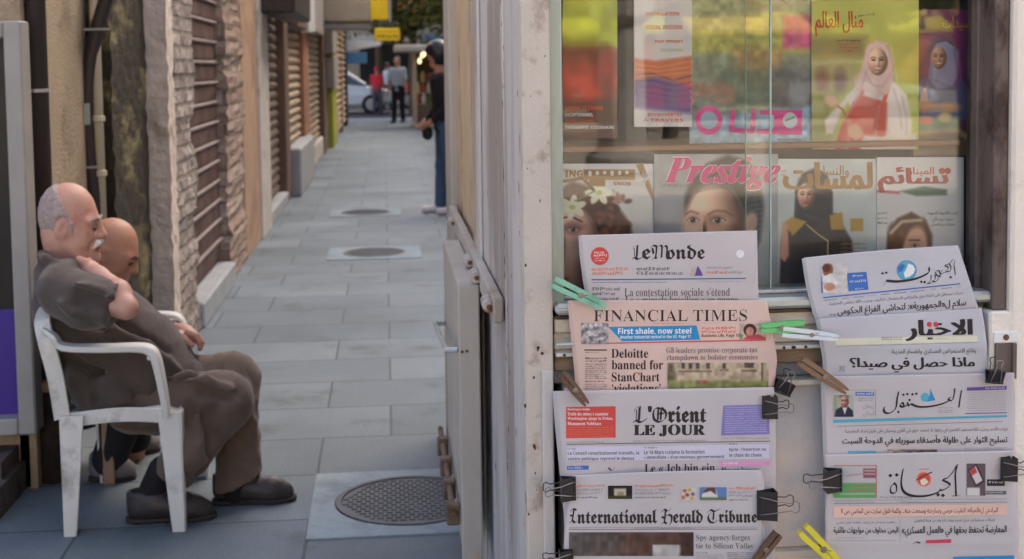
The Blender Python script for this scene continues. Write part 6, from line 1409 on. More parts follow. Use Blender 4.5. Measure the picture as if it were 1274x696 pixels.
k.poly([(1186, 693), (1262, 691.4), (1262, 704), (1186, 704)], KSB)
k.build('front_page_print', p.root)

# ------------------------------------------------------------------ clips and pegs
m_clip = mat('black_clip', lin(48, 42, 42), .38, .1, 20); m_wire = mat('clip_wire', lin(150, 140, 136), .3, .1, 20, metal=.8); m_dwire = mat('dark_clip_wire', lin(84, 74, 70), .35, .1, 20, metal=.6)
def binder_clip(px, py, Y, h, w, rot, label, wl=1.0):
    """px,py: middle of the jaw edge; h: length of the black body along the paper edge (photo px), w: depth in px; rot in degrees, 0 = handles to the right"""
    s = (Y / math.cos(YAW)) / FPX; H = h * s / 2; W = w * s; q = P(px, py, Y)
    t = thing('binder_clip', label, 'binder clip', q, 'binder clips on the newspapers'); t.rotation_euler = (0, -math.radians(rot), 0)
    d = W * .42; mb = MB()
    for sg in (-1, 1):
        mb.prism([(0, sg * .0012, -H), (W, sg * d, -H), (W, sg * d, H), (0, sg * .0012, H)], (0, sg * .0008, 0))
        mb.tube([(0, sg * .0022, -H), (0, sg * .0022, H)], .0022, 8)
    mb.prism([(W, -d - .0006, -H), (W + .0011, -d - .0006, -H), (W + .0011, d + .0006, -H), (W, d + .0006, -H)], (0, 0, 2 * H)); mb.build('spring_body', m_clip, t, local=True, fix=True)
    for sg in (-1, 1):
        L = W * (1.15 + 1.15 * wl); e = sg * (d + .003); 
        pts = [(0, sg * .0034, -H * .62), (W * .6, sg * (d * .7 + .002), -H * .5), (W * 1.1, e, -H * .36), (L * .78, e * 1.1, -H * .26), (L * .9, e * 1.12, -H * .42), (L * .99, e * 1.14, -H * .3), (L, e * 1.14, 0), (L * .99, e * 1.14, H * .3), (L * .9, e * 1.12, H * .42), (L * .78, e * 1.1, H * .26), (W * 1.1, e, H * .36), (W * .6, sg * (d * .7 + .002), H * .5), (0, sg * .0034, H * .62)]
        MB().tube(pts, .0011, 7).build('wire_handle', m_wire if sg < 0 else m_dwire, t, local=True, smooth=True)
    return t
binder_clip(950, 507, KY - .046, 29, 16, 0, 'black binder clip beside the violet box, wire handles to the right')
binder_clip(943.5, 629, KY - .062, 38, 22, 0, 'large black binder clip at the right end of the long blackletter title')
binder_clip(715, 608, KY - .062, 30, 17, 180, 'black binder clip left of the lowest left newspaper, handles over the post')
binder_clip(1046, 597.5, KY - .066, 30, 20, 180, 'black binder clip gripping the newspaper with the green advertisement')
binder_clip(1247, 584, KY - .066, 31, 17, 0, 'black binder clip at the right edge of the lowest right newspaper')
binder_clip(972, 489, KY - .03, 24, 15, 68, 'tilted black binder clip with upright wire handles on the cream ledge', .8)
binder_clip(1237, 476, KY - .052, 22, 15, 84, 'small black binder clip below the slot in the right pier', .8)
binder_clip(712, 694, KY - .066, 20, 16, 180, 'black binder clip cut by the bottom edge under the lowest left newspaper')
def peg(a, b, Y, w, mtl, label, group='clothes pegs on the kiosk', spread=5.5, spring=.52):
    """a clothes peg from its handle end a to its jaw end b (photo px); w = width of a prong in px"""
    s = (Y / math.cos(YAW)) / FPX; A, B = P(a[0], a[1], Y), P(b[0], b[1], Y); d = B - A; L = d.length; ang = math.atan2(d.z, d.x); W = w * s
    t = thing('clothes_peg', label, 'clothes peg', A, group); t.rotation_euler = (0, -ang, 0)
    sp = spread * s
    for sg in (-1, 1):
        yo = sg * W * .5
        prof = [(0, sg * sp * .3), (L * .12, sg * sp * .3), (L * spring, sg * W * .08), (L * .9, sg * W * .02), (L, sg * W * .16)]
        th = [W * .62, W * .7, W * .72, W * .6, W * .3]
        up = [(x, -W * .5, z + sg * q * .5) for (x, z), q in zip(prof, th)]
        mb = MB(); n = len(prof); V = []
        for (x, z), q in zip(prof, th): V += [(x, -W * .45, z - q * .5 + sg * q * .5), (x, W * .45, z - q * .5 + sg * q * .5), (x, W * .45, z + q * .5 + sg * q * .5), (x, -W * .45, z + q * .5 + sg * q * .5)]
        F = [(4 * i + j, 4 * i + 4 + j, 4 * i + 4 + (j + 1) % 4, 4 * i + (j + 1) % 4) for i in range(n - 1) for j in range(4)] + [(0, 1, 2, 3), (4 * n - 4, 4 * n - 1, 4 * n - 2, 4 * n - 3)]
        mb.add(V, F); mb.build('prong', mtl, t, local=True, fix=True)
    mb = MB()
    for z in (-.6, 0, .6): mb.lathe((L * spring, W * .1 * z, 0), [(W * .34, -W * .5), (W * .4, -W * .48), (W * .4, W * .48), (W * .34, W * .5)], 12, 0, 'y')
    mb.tube([(L * spring, -W * .55, 0), (L * (spring + .12), -W * .52, W * .5)], W * .07, 6); mb.build('spring', m_wire, t, local=True)
    return t
m_mint = mat('mint_plastic', lin(134, 192, 166), .4, .06, 12, col2=lin(110, 164, 140), thr=.6, s2=20); m_gplast = mat('green_plastic', lin(112, 196, 120), .4, .06, 12); m_wplast = mat('white_plastic', lin(216, 222, 226), .4, .04, 12)
m_yplast = mat('yellow_plastic', lin(224, 208, 60), .4, .06, 12); m_dwood = mat('dark_peg_wood', lin(108, 82, 62), .75, .2, 25, bump=.2, stretch=(.3, 1, 1), col2=lin(78, 58, 46), thr=.58, s2=12); m_lwood = mat('peg_wood', lin(132, 100, 74), .7, .2, 25, bump=.2, stretch=(.3, 1, 1))
peg((689, 351), (753, 382), KY - .042, 9, m_mint, 'mint green clothes peg holding the top left corner of the salmon newspaper')
peg((1000, 406), (946, 408), KY - .046, 9, m_gplast, 'bright green clothes peg at the right edge of the salmon newspaper')
peg((973, 412.5), (1042, 420), KY - .05, 7.5, m_wplast, 'white clothes peg reaching to the tilted newspaper next to the green peg')
peg((699, 465), (730, 503), KY - .056, 8, m_dwood, 'dark wooden clothes peg over the red box of the left newspaper', spread=3)
peg((996, 449), (1053, 487), KY - .066, 9, m_lwood, 'brown wooden clothes peg left of the heavy titled newspaper', spread=4)
peg((968, 664), (938, 702), KY - .076, 8.5, m_dwood, 'dark wooden clothes peg at the lower right of the left column', spread=3)
peg((998, 658), (1046, 704), KY - .08, 11, m_yplast, 'yellow clothes peg at the bottom left of the right column', spread=8)
# ------------------------------------------------------------------ people
m_skin = mat('skin_pale', lin(186, 142, 126), .5, .07, 18, bump=.12, bscale=120, col2=lin(174, 118, 106), thr=.58, s2=12)
m_skin2 = mat('skin_tan', lin(182, 134, 110), .5, .1, 12, bump=.06, bscale=160)
m_lip = mat('lip_skin', lin(158, 96, 88), .6, .1)  # lips, a redder skin colour of their own
m_eye = mat('eye_dark', lin(60, 44, 40), .4, .1)
m_hairw = mat('white_hair', lin(166, 150, 148), .85, .18, 60, bump=.5, bscale=220)
m_shirt = mat('brown_grey_shirt', lin(74, 64, 60), .9, .1, 14, bump=.12, bscale=420, sheen=.2, ridge=(5.5, .55))
m_trous = mat('brown_trousers', lin(94, 79, 69), .9, .1, 10, bump=.12, bscale=420, sheen=.2, ridge=(4.5, .5))
m_sock = mat('black_sock', lin(30, 27, 30), .95, .2, 20)
m_shoe = mat('worn_dark_shoe', lin(56, 49, 50), .42, .2, 16, bump=.2, bscale=60)
m_sole = mat('shoe_sole', lin(50, 42, 40), .8, .2)
m_char = mat('charcoal_cloth', lin(50, 46, 50), .9, .15, 10, bump=.2, bscale=300)
m_grshoe = mat('grey_shoe', lin(112, 108, 112), .7, .15, 12)

def V3(px, py, Y): return np.array(P(px, py, Y))
# ============ the man in the near chair
YC, YN, YF_ = 4.47, 4.31, 4.65
px_m = 1 / ((YC / math.cos(YAW)) / FPX)          # photo px per metre at his depth
lo = np.array(P(20, 670, YC)); hi = np.array(P(380, 215, YC))
def head(B, c, Y, s=1.0, nose=True, dirx=1, pitch=0, ear=True, zs=1.0):
    """head facing +x (dirx=1) in metres round centre c; s = scale"""
    t = math.radians(pitch) * dirx
    def q(dx, dy, dz):
        dz *= zs; return (c[0] + dirx * s * (dx * math.cos(t) + dz * math.sin(t)), c[1] + s * dy, c[2] + s * (-dx * math.sin(t) * dirx * dirx + dz * math.cos(t)))
    B.ell(q(-.016, 0, .026), (.092 * s, .077 * s, .090 * s * zs), .02).cone(q(.02, 0, -.02), q(.052, 0, -.088), .066 * s, .034 * s, .04)
    B.cone(q(-.03, -.0, -.03), q(.02, 0, -.075), .06 * s, .05 * s, .03)
    for sd in (-1, 1):
        B.cone(q(.05, sd * .036, -.025), q(.035, sd * .05, -.05), .024 * s, .022 * s, .025); B.cone(q(.066, sd * .012, .012), q(.058, sd * .05, .012), .014 * s, .012 * s, .02)
        B.ell(q(.084, sd * .031, -.006), (.02 * s, .019 * s, .012 * s), .012, sub=True); B.ell(q(.066, sd * .031, -.006), (.014 * s, .015 * s, .011 * s), .004)
        if ear:
            B.ell(q(-.018, sd * .078, -.008), (.021 * s, .012 * s, .034 * s), .006, -12); B.ell(q(-.012, sd * .089, -.004), (.011 * s, .008 * s, .02 * s), .004, -12, sub=True)
    B.cone(q(.080, 0, .010), q(.100, 0, -.028), .009 * s, .0135 * s, .014); B.cone(q(.088, -.013, -.032), q(.088, .013, -.032), .010 * s, .010 * s, .008)
    B.cone(q(.074, -.018, -.062), q(.074, .018, -.062), .012 * s, .012 * s, .02); B.cone(q(.068, 0, -.092), q(.07, 0, -.094), .02 * s, .02 * s, .02)
    B.cone(q(.088, -.024, -.066), q(.088, .024, -.066), .003 * s, .003 * s, .004, sub=True)
    for sd in (-1, 1): B.chain([q(-.01, sd * .062, -.05), q(.03, sd * .05, -.085), q(.058, sd * .018, -.1)], [.016 * s, .015 * s, .016 * s], .02)
    return q
hc = V3(91, 279, YC - .01)
B = Blob(lo - .05, hi + np.array([.02, 0, .03]) , .0062) if False else None
def person_grid(x0, y0, x1, y1, Ya, Yb, h):
    a = np.array(P(x0, y1, (Ya + Yb) / 2)); b = np.array(P(x1, y0, (Ya + Yb) / 2))
    return Blob((min(a[0], b[0]), Ya, min(a[2], b[2])), (max(a[0], b[0]), Yb, max(a[2], b[2])), h)
body = person_grid(30, 215, 330, 640, 3.98, 4.92, .006)
q = head(body, hc, YC, .98, pitch=3, zs=1.2)
for sd in (-1, 1):
    body.chain([q(.082, sd * .024, -.03), q(.07, sd * .04, -.05), q(.06, sd * .044, -.07)], .0025, .006, 1, True).chain([q(.074, sd * .02, -.022), q(.07, sd * .045, -.026), q(.055, sd * .06, -.018)], .002, .005, 1, True)
    for k in range(3): body.chain([q(.085 - .006 * k, 0, .05 + .014 * k), q(.07 - .006 * k, sd * .04, .052 + .014 * k)], .0018, .005, 1, True)
    body.chain([q(.02, sd * .06, -.09), q(-.01, sd * .065, -.13)], .004, .02, 1, True)
# neck, chest and the limbs under the clothes
nk = V3(75, 318, YC); body.cone(V3(82, 298, YC), V3(80, 346, YC), .06, .068, .05).cone(V3(88, 322, YC), V3(108, 326, YC), .03, .024, .03)
body.cone(V3(88, 368, YC), V3(160, 455, YC), .09, .08, .05, 1.2).cone(V3(160, 455, YC), V3(180, 490, YC), .08, .07, .04, 1.2)
for sd, Yk, kn, an in ((-1, YN, (280, 500), (190, 604)), (1, YF_ - .03, (294, 470), (296, 602))):
    body.chain([V3(185, 495, YC + sd * .09), V3(*kn, Yk + .03), V3(*an, 4.3 if sd < 0 else 4.42)], [.055, .03, .036], .02)
sh_n, el_n, wr_n = V3(80, 363, 4.26), V3(157, 383, 4.15), V3(123, 343, 4.26)
body.chain([sh_n, el_n], [.05, .036], .03).cone(el_n, V3(147, 364, 4.19), .033, .038, .015).cone(V3(147, 364, 4.19), wr_n, .038, .026, .015)
hp = V3(111, 336, 4.31); body.cone(wr_n, hp, .027, .033, .02)
for i, (dx, dy, dY) in enumerate(((-4, -6, .05), (-9, -3, .06), (-12, 2, .06), (-12, 7, .05))): body.chain([hp, hp + np.array(V3(91 + dx * .7, 272 + dy * .7, YC) - V3(91, 272, YC)) + np.array([0, dY * .7, 0]), hp + np.array(V3(91 + dx * 1.6, 272 + dy * 1.4, YC) - V3(91, 272, YC)) + np.array([0, dY * 1.5, 0])], [.0115, .011, .009], .006)
body.chain([hp, V3(106, 326, 4.29), V3(98, 322, 4.30)], [.015, .012, .01], .006)
sh_f, el_f, wr_f = V3(95, 358, 4.62), V3(165, 432, 4.74), V3(212, 411, 4.62)
body.chain([sh_f, el_f, wr_f], [.06, .045, .03], .03)
pm = V3(232, 417, 4.56); body.cone(wr_f, pm, .028, .032, .02).cone(V3(226, 412, 4.57), V3(237, 420, 4.53), .026, .024, .015)
for i in range(4):
    Yf = 4.505 + .028 * i; a, b2, c2, d2 = V3(234, 413 + i * 1.2, Yf), V3(243 + (i in (1, 2)) * 1.5, 417 + i, Yf - .003), V3(249 + (i in (1, 2)) * 1.5, 425 + i, Yf), V3(249, 433 + i * .6, Yf + .002)
    body.chain([a, b2, c2, d2], [.0125, .012, .0105, .0085], .004)
body.chain([V3(222, 416, 4.52), V3(231, 424, 4.49), V3(239, 430, 4.49)], [.015, .0125, .01], .006)
def pk(C):
    r = np.zeros(len(C), int); lipc = np.array(q(.09, 0, -.066)); r[np.linalg.norm((C - lipc) * np.array([1, .6, 1.6]), axis=1) < .021] = 1
    return r
rootloc = (float(P(165, 640, YC).x), YC, 0)
man = body.build('person', [m_skin, m_lip], None, pk, loc=rootloc)
tag(man, 'elderly man with a white moustache slumped in a white plastic chair, hand at his neck', 'person', 'seated men')
# hair: close cropped round the back and sides
hb = person_grid(40, 215, 140, 320, 4.25, 4.6, .004)
hb.ell(q(-.017, 0, .027), (.0965 * .99, .0815 * .99, .0935 * .99 * 1.2), .0)
hb.plane(q(.014, 0, .02), (1, 0, .5), .02).plane(q(-.02, 0, -.055), (.1, 0, -1), .02)
for sd in (-1, 1): hb.ell(q(-.016, sd * .085, -.008), (.028, .03, .042), .006, sub=True); hb.cone(q(.012, sd * .077, .006), q(.013, sd * .075, -.024), .008, .004, .008)
hb.ripple(.0022, .016, 3).build('hair', m_hairw, man)
mo = person_grid(100, 280, 140, 310, 4.3, 4.55, .0024)
for sd in (-1, 1): mo.chain([q(.089, sd * .003, -.045), q(.085, sd * .018, -.05), q(.071, sd * .034, -.064)], [.010, .0105, .0055], .006)
mo.build('moustache', mat('moustache_white', lin(222, 218, 218), .85, .08, 60, bump=.4, bscale=200), man)
eb = person_grid(95, 245, 140, 290, 4.3, 4.55, .0024)
for sd in (-1, 1): eb.chain([q(.086, sd * .014, .018), q(.084, sd * .034, .022), q(.066, sd * .055, .014)], [.005, .0055, .004], .003)
eb.build('eyebrow', mat('eyebrow_grey', lin(150, 136, 132), .9, .1, 60), man)
for sd in (-1, 1):
    e = Blob(np.array(q(.074, sd * .031, -.007)) - .025, np.array(q(.074, sd * .031, -.007)) + .025, .0022)
    e.ell(q(.0735, sd * .031, -.008), (.0115, .013, .0065), 0); e.build('eye', m_eye, man)
# shirt
sh = person_grid(20, 300, 285, 545, 3.98, 4.9, .0075)
sh.cone(V3(86, 372, YC), V3(124, 410, YC), .115, .155, .05, 1.3).cone(V3(120, 408, YC), V3(168, 446, YC), .16, .165, .06, 1.08).cone(V3(168, 446, YC), V3(204, 474, YC), .15, .12, .05, 1.2).cone(V3(196, 462, YC), V3(238, 476, YC + .02), .11, .065, .05, 1.6).cone(V3(94, 402, YC), V3(128, 476, YC), .12, .115, .05, 1.25)
sh.cone(V3(80, 352, 4.31), V3(92, 350, 4.60), .078, .08, .05)
sh.cone(V3(62, 338, YC - .03), V3(95, 340, YC - .02), .045, .04, .05, 1.6)
sl = Blob(sh.lo, sh.lo + (sh.n - 1) * sh.h, sh.h)
sl.chain([V3(80, 363, 4.26), V3(108, 376, 4.20), V3(143, 381, 4.16)], [.086, .082, .075], .04); sl.plane(V3(147, 372, 4.16), V3(148, 372, 4.16) - V3(104, 360, 4.18), .006)
m2 = sl.D; k_ = .03; hh = np.maximum(k_ - np.abs(sh.D - m2), 0) / k_; sh.D = np.minimum(sh.D, m2) - hh * hh * k_ * .25
sh.chain([V3(95, 358, 4.62), V3(130, 398, 4.71), V3(160, 425, 4.74)], [.09, .085, .07], .04)
sh.chain([V3(98, 470, 4.31), V3(112, 512, 4.30)], [.05, .03], .03, 1.2).chain([V3(112, 512, 4.30), V3(152, 502, 4.29)], [.03, .028], .03).chain([V3(135, 480, 4.30), V3(150, 498, 4.29)], [.045, .035], .03)
# folds pulled across the belly, at the arm pit and along the sleeve
for pts, r_, kk, sub in ((((70, 400), (120, 418), (170, 430)), .016, .03, False), (((60, 425), (120, 450), (190, 470)), .018, .03, False), (((100, 400), (160, 412), (205, 440)), .012, .03, True), (((80, 440), (140, 470), (200, 488)), .012, .03, True), (((140, 410), (185, 430), (225, 462)), .014, .03, False)):
    n_ = len(pts); 
    for Yo in (-.185,): sh.chain([V3(x, y, YC + Yo + .03 * i) for i, (x, y) in enumerate(pts)], r_, kk, 1.0, sub)
for pts, sub in ((((78, 350), (100, 366), (112, 392)), True), (((64, 372), (92, 388), (132, 396)), False), (((92, 352), (122, 362), (142, 372)), False), (((100, 372), (122, 376), (144, 380)), True)): sh.chain([V3(x, y, 4.115 if sub else 4.125) for x, y in pts], .007, .035, 1, sub)
sh.ripple(.0015, .16, 5, (1, .4, 1)).crease(.0046, .15, 21, [(.8, .1, -.6), (.3, .2, 1), (1, 0, .3)]).crease(.0014, .06, 5)
# collar stands round the neck
sh.chain([V3(58, 322, 4.31), V3(78, 334, 4.29), V3(102, 346, 4.33)], [.014, .017, .012], .012).chain([V3(58, 318, 4.53), V3(84, 330, 4.55), V3(108, 344, 4.47)], [.014, .017, .012], .012).chain([V3(58, 322, 4.31), V3(52, 318, 4.42), V3(58, 318, 4.53)], .015, .012)
shirt = sh.build('shirt', m_shirt, man)
bp = V3(186, 445, 4.27)
MB().lathe(bp, [(.006, -.012), (.007, -.010), (.007, .006)], 12, 0, 'y').build('button', m_white, shirt)
# trousers
tr = person_grid(140, 430, 345, 640, 3.98, 4.86, .0075)
tr.cone(V3(172, 494, YC), V3(196, 494, YC), .125, .115, .05, 1.25)
tr.cone(V3(190, 500, 4.39), V3(276, 499, 4.35), .105, .094, .05).cone(V3(276, 502, 4.35), V3(236, 563, 4.32), .094, .08, .05).cone(V3(236, 563, 4.26), V3(210, 596, 4.31), .078, .074, .02)
tr.cone(V3(192, 482, 4.53), V3(288, 472, 4.54), .112, .092, .05).cone(V3(288, 474, 4.54), V3(297, 545, 4.47), .09, .076, .05).cone(V3(297, 545, 4.47), V3(298, 606, 4.42), .075, .082, .02)
tr.plane(V3(214, 597, 4.3), V3(212, 616, 4.3) - V3(244, 560, 4.3) + np.array([-.03, 0, 0]), .004) if False else None
X_, Y_, Z_ = tr._pts(np.zeros(3, int), tr.n)
zc1, zc2 = V3(213, 597, 4.28)[2], V3(297, 602, 4.42)[2]
xsplit = V3(262, 590, 4.36)[0]
near_side = X_ < xsplit + (Z_ - zc1) * .25
cutz = np.where(near_side, zc1 - (X_ - V3(213, 597, 4.28)[0]) * .55, zc2 + (X_ - V3(297, 602, 4.42)[0]) * .4)
tr.D = np.maximum(tr.D, (cutz - Z_).astype(np.float32))
for pts, Yk, sub in ((((212, 482), (250, 480), (285, 490)), 4.275, True), (((232, 508), (255, 522), (266, 545)), 4.26, True), (((246, 520), (252, 550), (234, 585)), 4.245, False), (((268, 512), (266, 545), (244, 582)), 4.255, True), (((200, 472), (235, 464), (270, 472)), 4.31, False), (((276, 505), (284, 520), (290, 530)), 4.42, False), (((306, 480), (312, 530), (312, 590)), 4.43, False), (((228, 474), (258, 472), (286, 484)), 4.265, False), (((180, 520), (200, 512), (225, 515)), 4.29, False), (((290, 468), (304, 500), (306, 560)), 4.46, False)):
    tr.chain([V3(x, y, Yk) for x, y in pts], .009, .04, 1, sub)
tr.ripple(.0012, .13, 15, (1, .5, .7)).crease(.0046, .13, 31, [(.5, .1, 1), (1, .1, .3), (-.5, .2, .8)]).crease(.0013, .05, 8)
tr.build('trousers', m_trous, man)
# socks and shoes
for a_, b_ in ((V3(202, 585, 4.29), V3(186, 618, 4.29)), (V3(297, 590, 4.42), V3(292, 612, 4.42))):
    so = Blob(np.minimum(a_, b_) - .08, np.maximum(a_, b_) + .08, .006); so.cone(a_, b_, .046, .043, .01); so.build('sock', m_sock, man)
def shoe(heel, toe, Y, parent, m_up, m_so, h=.005, w=.047, ht=.05):
    a, b = V3(*heel, Y), V3(*toe, Y); d = b - a; d[2] = 0; L = np.linalg.norm(d); d /= L; z0 = 0.0
    S = Blob(np.minimum(a, b) * np.array([1, 1, 0]) - np.array([.1, .1, .01]), np.maximum(a, b) * np.array([1, 1, 0]) + np.array([.1, .1, .16]), h)
    g = lambda t, z, off=0: np.array([a[0] + d[0] * t * L, a[1] + d[1] * t * L + off, z])
    S.cone(g(.12, .045), g(.3, .05), w * .86, w * .8, .03).cone(g(.3, .052), g(.72, .036), w * .9, w * .95, .03).cone(g(.72, .034), g(.88, .028), w * .95, w * .7, .03).cone(g(.1, .085), g(.24, .082), w * .75, w * .72, .02).cone(g(.3, .07), g(.5, .05), w * .7, w * .7, .03)
    S.plane((0, 0, .014), (0, 0, -1), .004); S.cone(g(.1, .12), g(.22, .12), w * .66, w * .66, .006, sub=True); S.build('shoe', m_up, parent)
    S2 = Blob(S.lo, S.lo + (S.n - 1) * S.h, h); S2.cone(g(.11, .01), g(.4, .01), w * .9, w * .78, .01).cone(g(.4, .01), g(.72, .01), w * .78, w * 1.04, .01).cone(g(.72, .01), g(.9, .012), w * 1.04, w * .78, .01)
    S2.plane((0, 0, .017), (0, 0, 1)).plane((0, 0, .001), (0, 0, -1)); S2.build('sole', m_so, parent)
shoe((161, 628), (266, 636), 4.285, man, m_shoe, m_sole)
shoe((268, 610), (365, 606), 4.43, man, m_shoe, m_sole)
# watch on the far wrist
wa = V3(214, 410, 4.61); ax = (pm - wr_f); ax /= np.linalg.norm(ax)
mb = MB(); u = np.cross(ax, (0, 1, 0)); u /= np.linalg.norm(u); w_ = np.cross(ax, u)
ring = [wa + (u * math.cos(a) + w_ * math.sin(a)) * .034 for a in np.linspace(0, 2 * PI, 20)]; mb.strip(ring, ax, .018, .004); wt = mb.build('watch', mat('steel', lin(206, 212, 220), .25, .05, metal=.6), man)

# ============ white plastic chair
m_chair = mat('white_chair_plastic', lin(208, 206, 202), .45, .07, 5, bump=.06, col2=lin(160, 154, 146), thr=.6, s2=6)
def plastic_chair(label, o, mtl, zs=.40, w=.50):
    """monobloc armchair facing +x, o = ground point under its middle"""
    t = thing('plastic_chair', label, 'chair', o, 'chairs of the seated men')
    x, y = o[0], o[1]; hw = w / 2
    mb = MB(); n = 12; V = []
    for i in range(n + 1):
        for j in range(n + 1):
            u, v = i / n, j / n * 2 - 1; V.append((x - .18 + .34 * u, y + v * (hw - .035 - .01 * (1 - u)), zs - .018 * (1 - v * v) * math.sin(PI * min(u * 1.1, 1)) - (.02 * max(u - .85, 0) / .15) ** 1 - .02 * (1 - u)))
    F = [(i * (n + 1) + j, (i + 1) * (n + 1) + j, (i + 1) * (n + 1) + j + 1, i * (n + 1) + j + 1) for i in range(n) for j in range(n)]
    k = len(V); V2 = [(a, b, c - .012) for a, b, c in V]; F2 = [tuple(k + q for q in f[::-1]) for f in F]
    mb.add(V + V2, F + F2); 
    for v in (-1, 1): mb.strip([(x - .18, y + v * (hw - .035), zs - .03), (x, y + v * (hw - .03), zs - .016), (x + .16, y + v * (hw - .03), zs - .03)], (0, 0, 1), .045, .008)
    mb.strip([(x + .163, y - hw + .03, zs - .035), (x + .172, y, zs - .035), (x + .163, y + hw - .03, zs - .035)], (0, 0, 1), .045, .008); mb.build('seat', mtl, t)
    mb = MB(); bx, bz = x - .25, zs + .275
    for v in (-.72, -.43, -.14, .14, .43, .72): mb.strip([(x - .205, y + v * (hw - .06), zs - .02), (x - .215, y + v * (hw - .05), zs + .13), (bx + .015, y + v * (hw - .05), bz)], (0, 1, 0), .045, .008)
    mb.strip([(x - .19, y - hw + .03, zs - .02), (x - .205, y - hw + .02, zs + .12), (bx + .02, y - hw + .02, bz - .04), (bx, y - hw + .08, bz + .02), (bx - .01, y, bz + .045), (bx, y + hw - .08, bz + .02), (bx + .02, y + hw - .02, bz - .04), (x - .205, y + hw - .02, zs + .12), (x - .19, y + hw - .03, zs - .02)], (1, 0, .25), .05, .012); mb.build('backrest', mtl, t)
    for v in (-1, 1):
        mb = MB(); e = y + v * hw
        mb.strip([(bx + .01, e - v * .03, bz - .01), (bx + .05, e - v * .005, zs + .245), (x - .17, e + v * .005, zs + .213), (x - .05, e + v * .005, zs + .205), (x + .05, e, zs + .203), (x + .092, e, zs + .192), (x + .112, e, zs + .155), (x + .13, e - v * .004, zs + .04), (x + .136, e - v * .008, zs - .02)], (0, 1, 0), [.03, .045, .055, .06, .06, .058, .056, .05, .045], [.012, .014, .018, .02, .022, .026, .026, .022, .02]); mb.build('armrest', mtl, t)
        for sx, top, foot in ((1, .14, .165), (-1, -.155, -.168)):
            mb = MB(); A = (x + top, e - v * .012, zs - .01); Bq = (x + foot, e + v * .015, 0)
            mb.strip([A, [(A[i] + Bq[i]) / 2 for i in range(3)], Bq], (1, 0, 0), [.07, .054, .038], [.01, .01, .01]); mb.strip([(A[0] + sx * .036, A[1] - v * .022, A[2]), (Bq[0] + sx * .016, Bq[1] - v * .018, 0)], (0, 1, 0), [.05, .034], [.009, .009]); mb.build('leg', mtl, t, smooth=False)
    return t
fL, bL = G(219, 655), G(98, 652)
cx = (fL.x + bL.x) / 2 + .01
plastic_chair('white plastic armchair under the man with the white moustache', (cx, fL.y + .235, 0), m_chair, .385, .54)

# ============ the bald man behind
YB2 = 4.86
b2 = person_grid(60, 265, 230, 610, 4.55, 5.25, .008)
hc2 = V3(141, 314, YB2)
q2 = head(b2, hc2, YB2, .98, pitch=26, zs=1.06)
b2.cone(V3(128, 338, YB2), V3(112, 365, YB2), .06, .075, .05).cone(V3(112, 375, YB2), V3(100, 480, YB2), .11, .12, .05, 1.4)
for sd in (-1, 1): b2.chain([V3(100, 490, YB2 + sd * .1), V3(170, 480, YB2 + sd * .12), V3(132 if sd < 0 else 168, 565, YB2 + sd * .12)], [.07, .05, .036], .02)
for sd in (-1, 1):
    hp2 = V3(182, 440 + sd * 3, YB2 + .03 + sd * .06); b2.chain([V3(110, 372, YB2 + sd * .2), V3(140, 425, YB2 + sd * .23), hp2], [.055, .043, .03], .02); b2.cone(hp2, hp2 + np.array([.04, 0, -.01]), .03, .028, .01)
    for i in range(4): b2.chain([hp2 + np.array([.05, (i - 1.5) * .018, -.01]), hp2 + np.array([.09, (i - 1.5) * .019, -.025]), hp2 + np.array([.105, (i - 1.5) * .018, -.05])], [.011, .0105, .009], .004)
    b2.chain([hp2 + np.array([.02, -sd * .03, 0]), hp2 + np.array([.06, -sd * .04, -.01])], [.013, .01], .006)
loc2 = (float(P(120, 560, YB2).x), YB2, 0)
man2 = b2.build('person', m_skin2, None, None, loc=loc2)
tag(man2, 'bald man sitting behind the moustached man, head bowed, mostly hidden', 'person', 'seated men')
eb = Blob(hc2 - np.array([.02, .12, .12]), hc2 + np.array([.16, .12, .12]), .003)
for sd in (-1, 1): eb.chain([q2(.088, sd * .012, .014), q2(.084, sd * .034, .02), q2(.066, sd * .055, .012)], [.006, .0065, .004], .003)
eb.build('eyebrow', mat('eyebrow_dark', lin(84, 64, 58), .9, .1, 60), man2)
for sd in (-1, 1):
    e = Blob(np.array(q2(.074, sd * .031, -.007)) - .025, np.array(q2(.074, sd * .031, -.007)) + .025, .0025); e.ell(q2(.0735, sd * .031, -.008), (.012, .013, .008), 0); e.build('eye', m_eye, man2)
s2 = person_grid(60, 330, 200, 530, 4.5, 5.3, .010)
s2.cone(V3(112, 380, YB2), V3(104, 480, YB2), .13, .145, .05, 1.5); s2.cone(V3(108, 372, YB2 - .2), V3(112, 372, YB2 + .2), .08, .08, .05)
for sd in (-1, 1): s2.chain([V3(110, 374, YB2 + sd * .2), V3(138, 420, YB2 + sd * .23)], [.085, .07], .03)
s2.ripple(.003, .12, 3).build('shirt', m_char, man2)
t2 = person_grid(60, 440, 215, 610, 4.5, 5.3, .010)
t2.cone(V3(98, 490, YB2 - .06), V3(98, 490, YB2 + .06), .13, .13, .05)
for sd, foot in ((-1, (136, 572)), (1, (168, 545))): t2.chain([V3(102, 492, YB2 + sd * .1), V3(164, 490, YB2 + sd * .12), V3(*foot, YB2 + sd * .12)], [.1, .078, .06], .03)
t2.ripple(.003, .12, 4).build('trousers', mat('black_trousers', lin(34, 31, 36), .9, .15, 10), man2)
g1, g2 = G(139, 597), G(170, 563)
shoe((118, 575), (163, 588), g1.y, man2, m_grshoe, m_sole, .006, .042); shoe((148, 545), (194, 555), g2.y, man2, m_grshoe, m_sole, .006, .042)
st = thing('wooden_stool', 'low wooden stool under the bald man, its pale leg seen behind the chair', 'stool', (float(P(98, 560, YB2).x), YB2, 0))
sx, sz = float(P(98, 560, YB2).x), .34
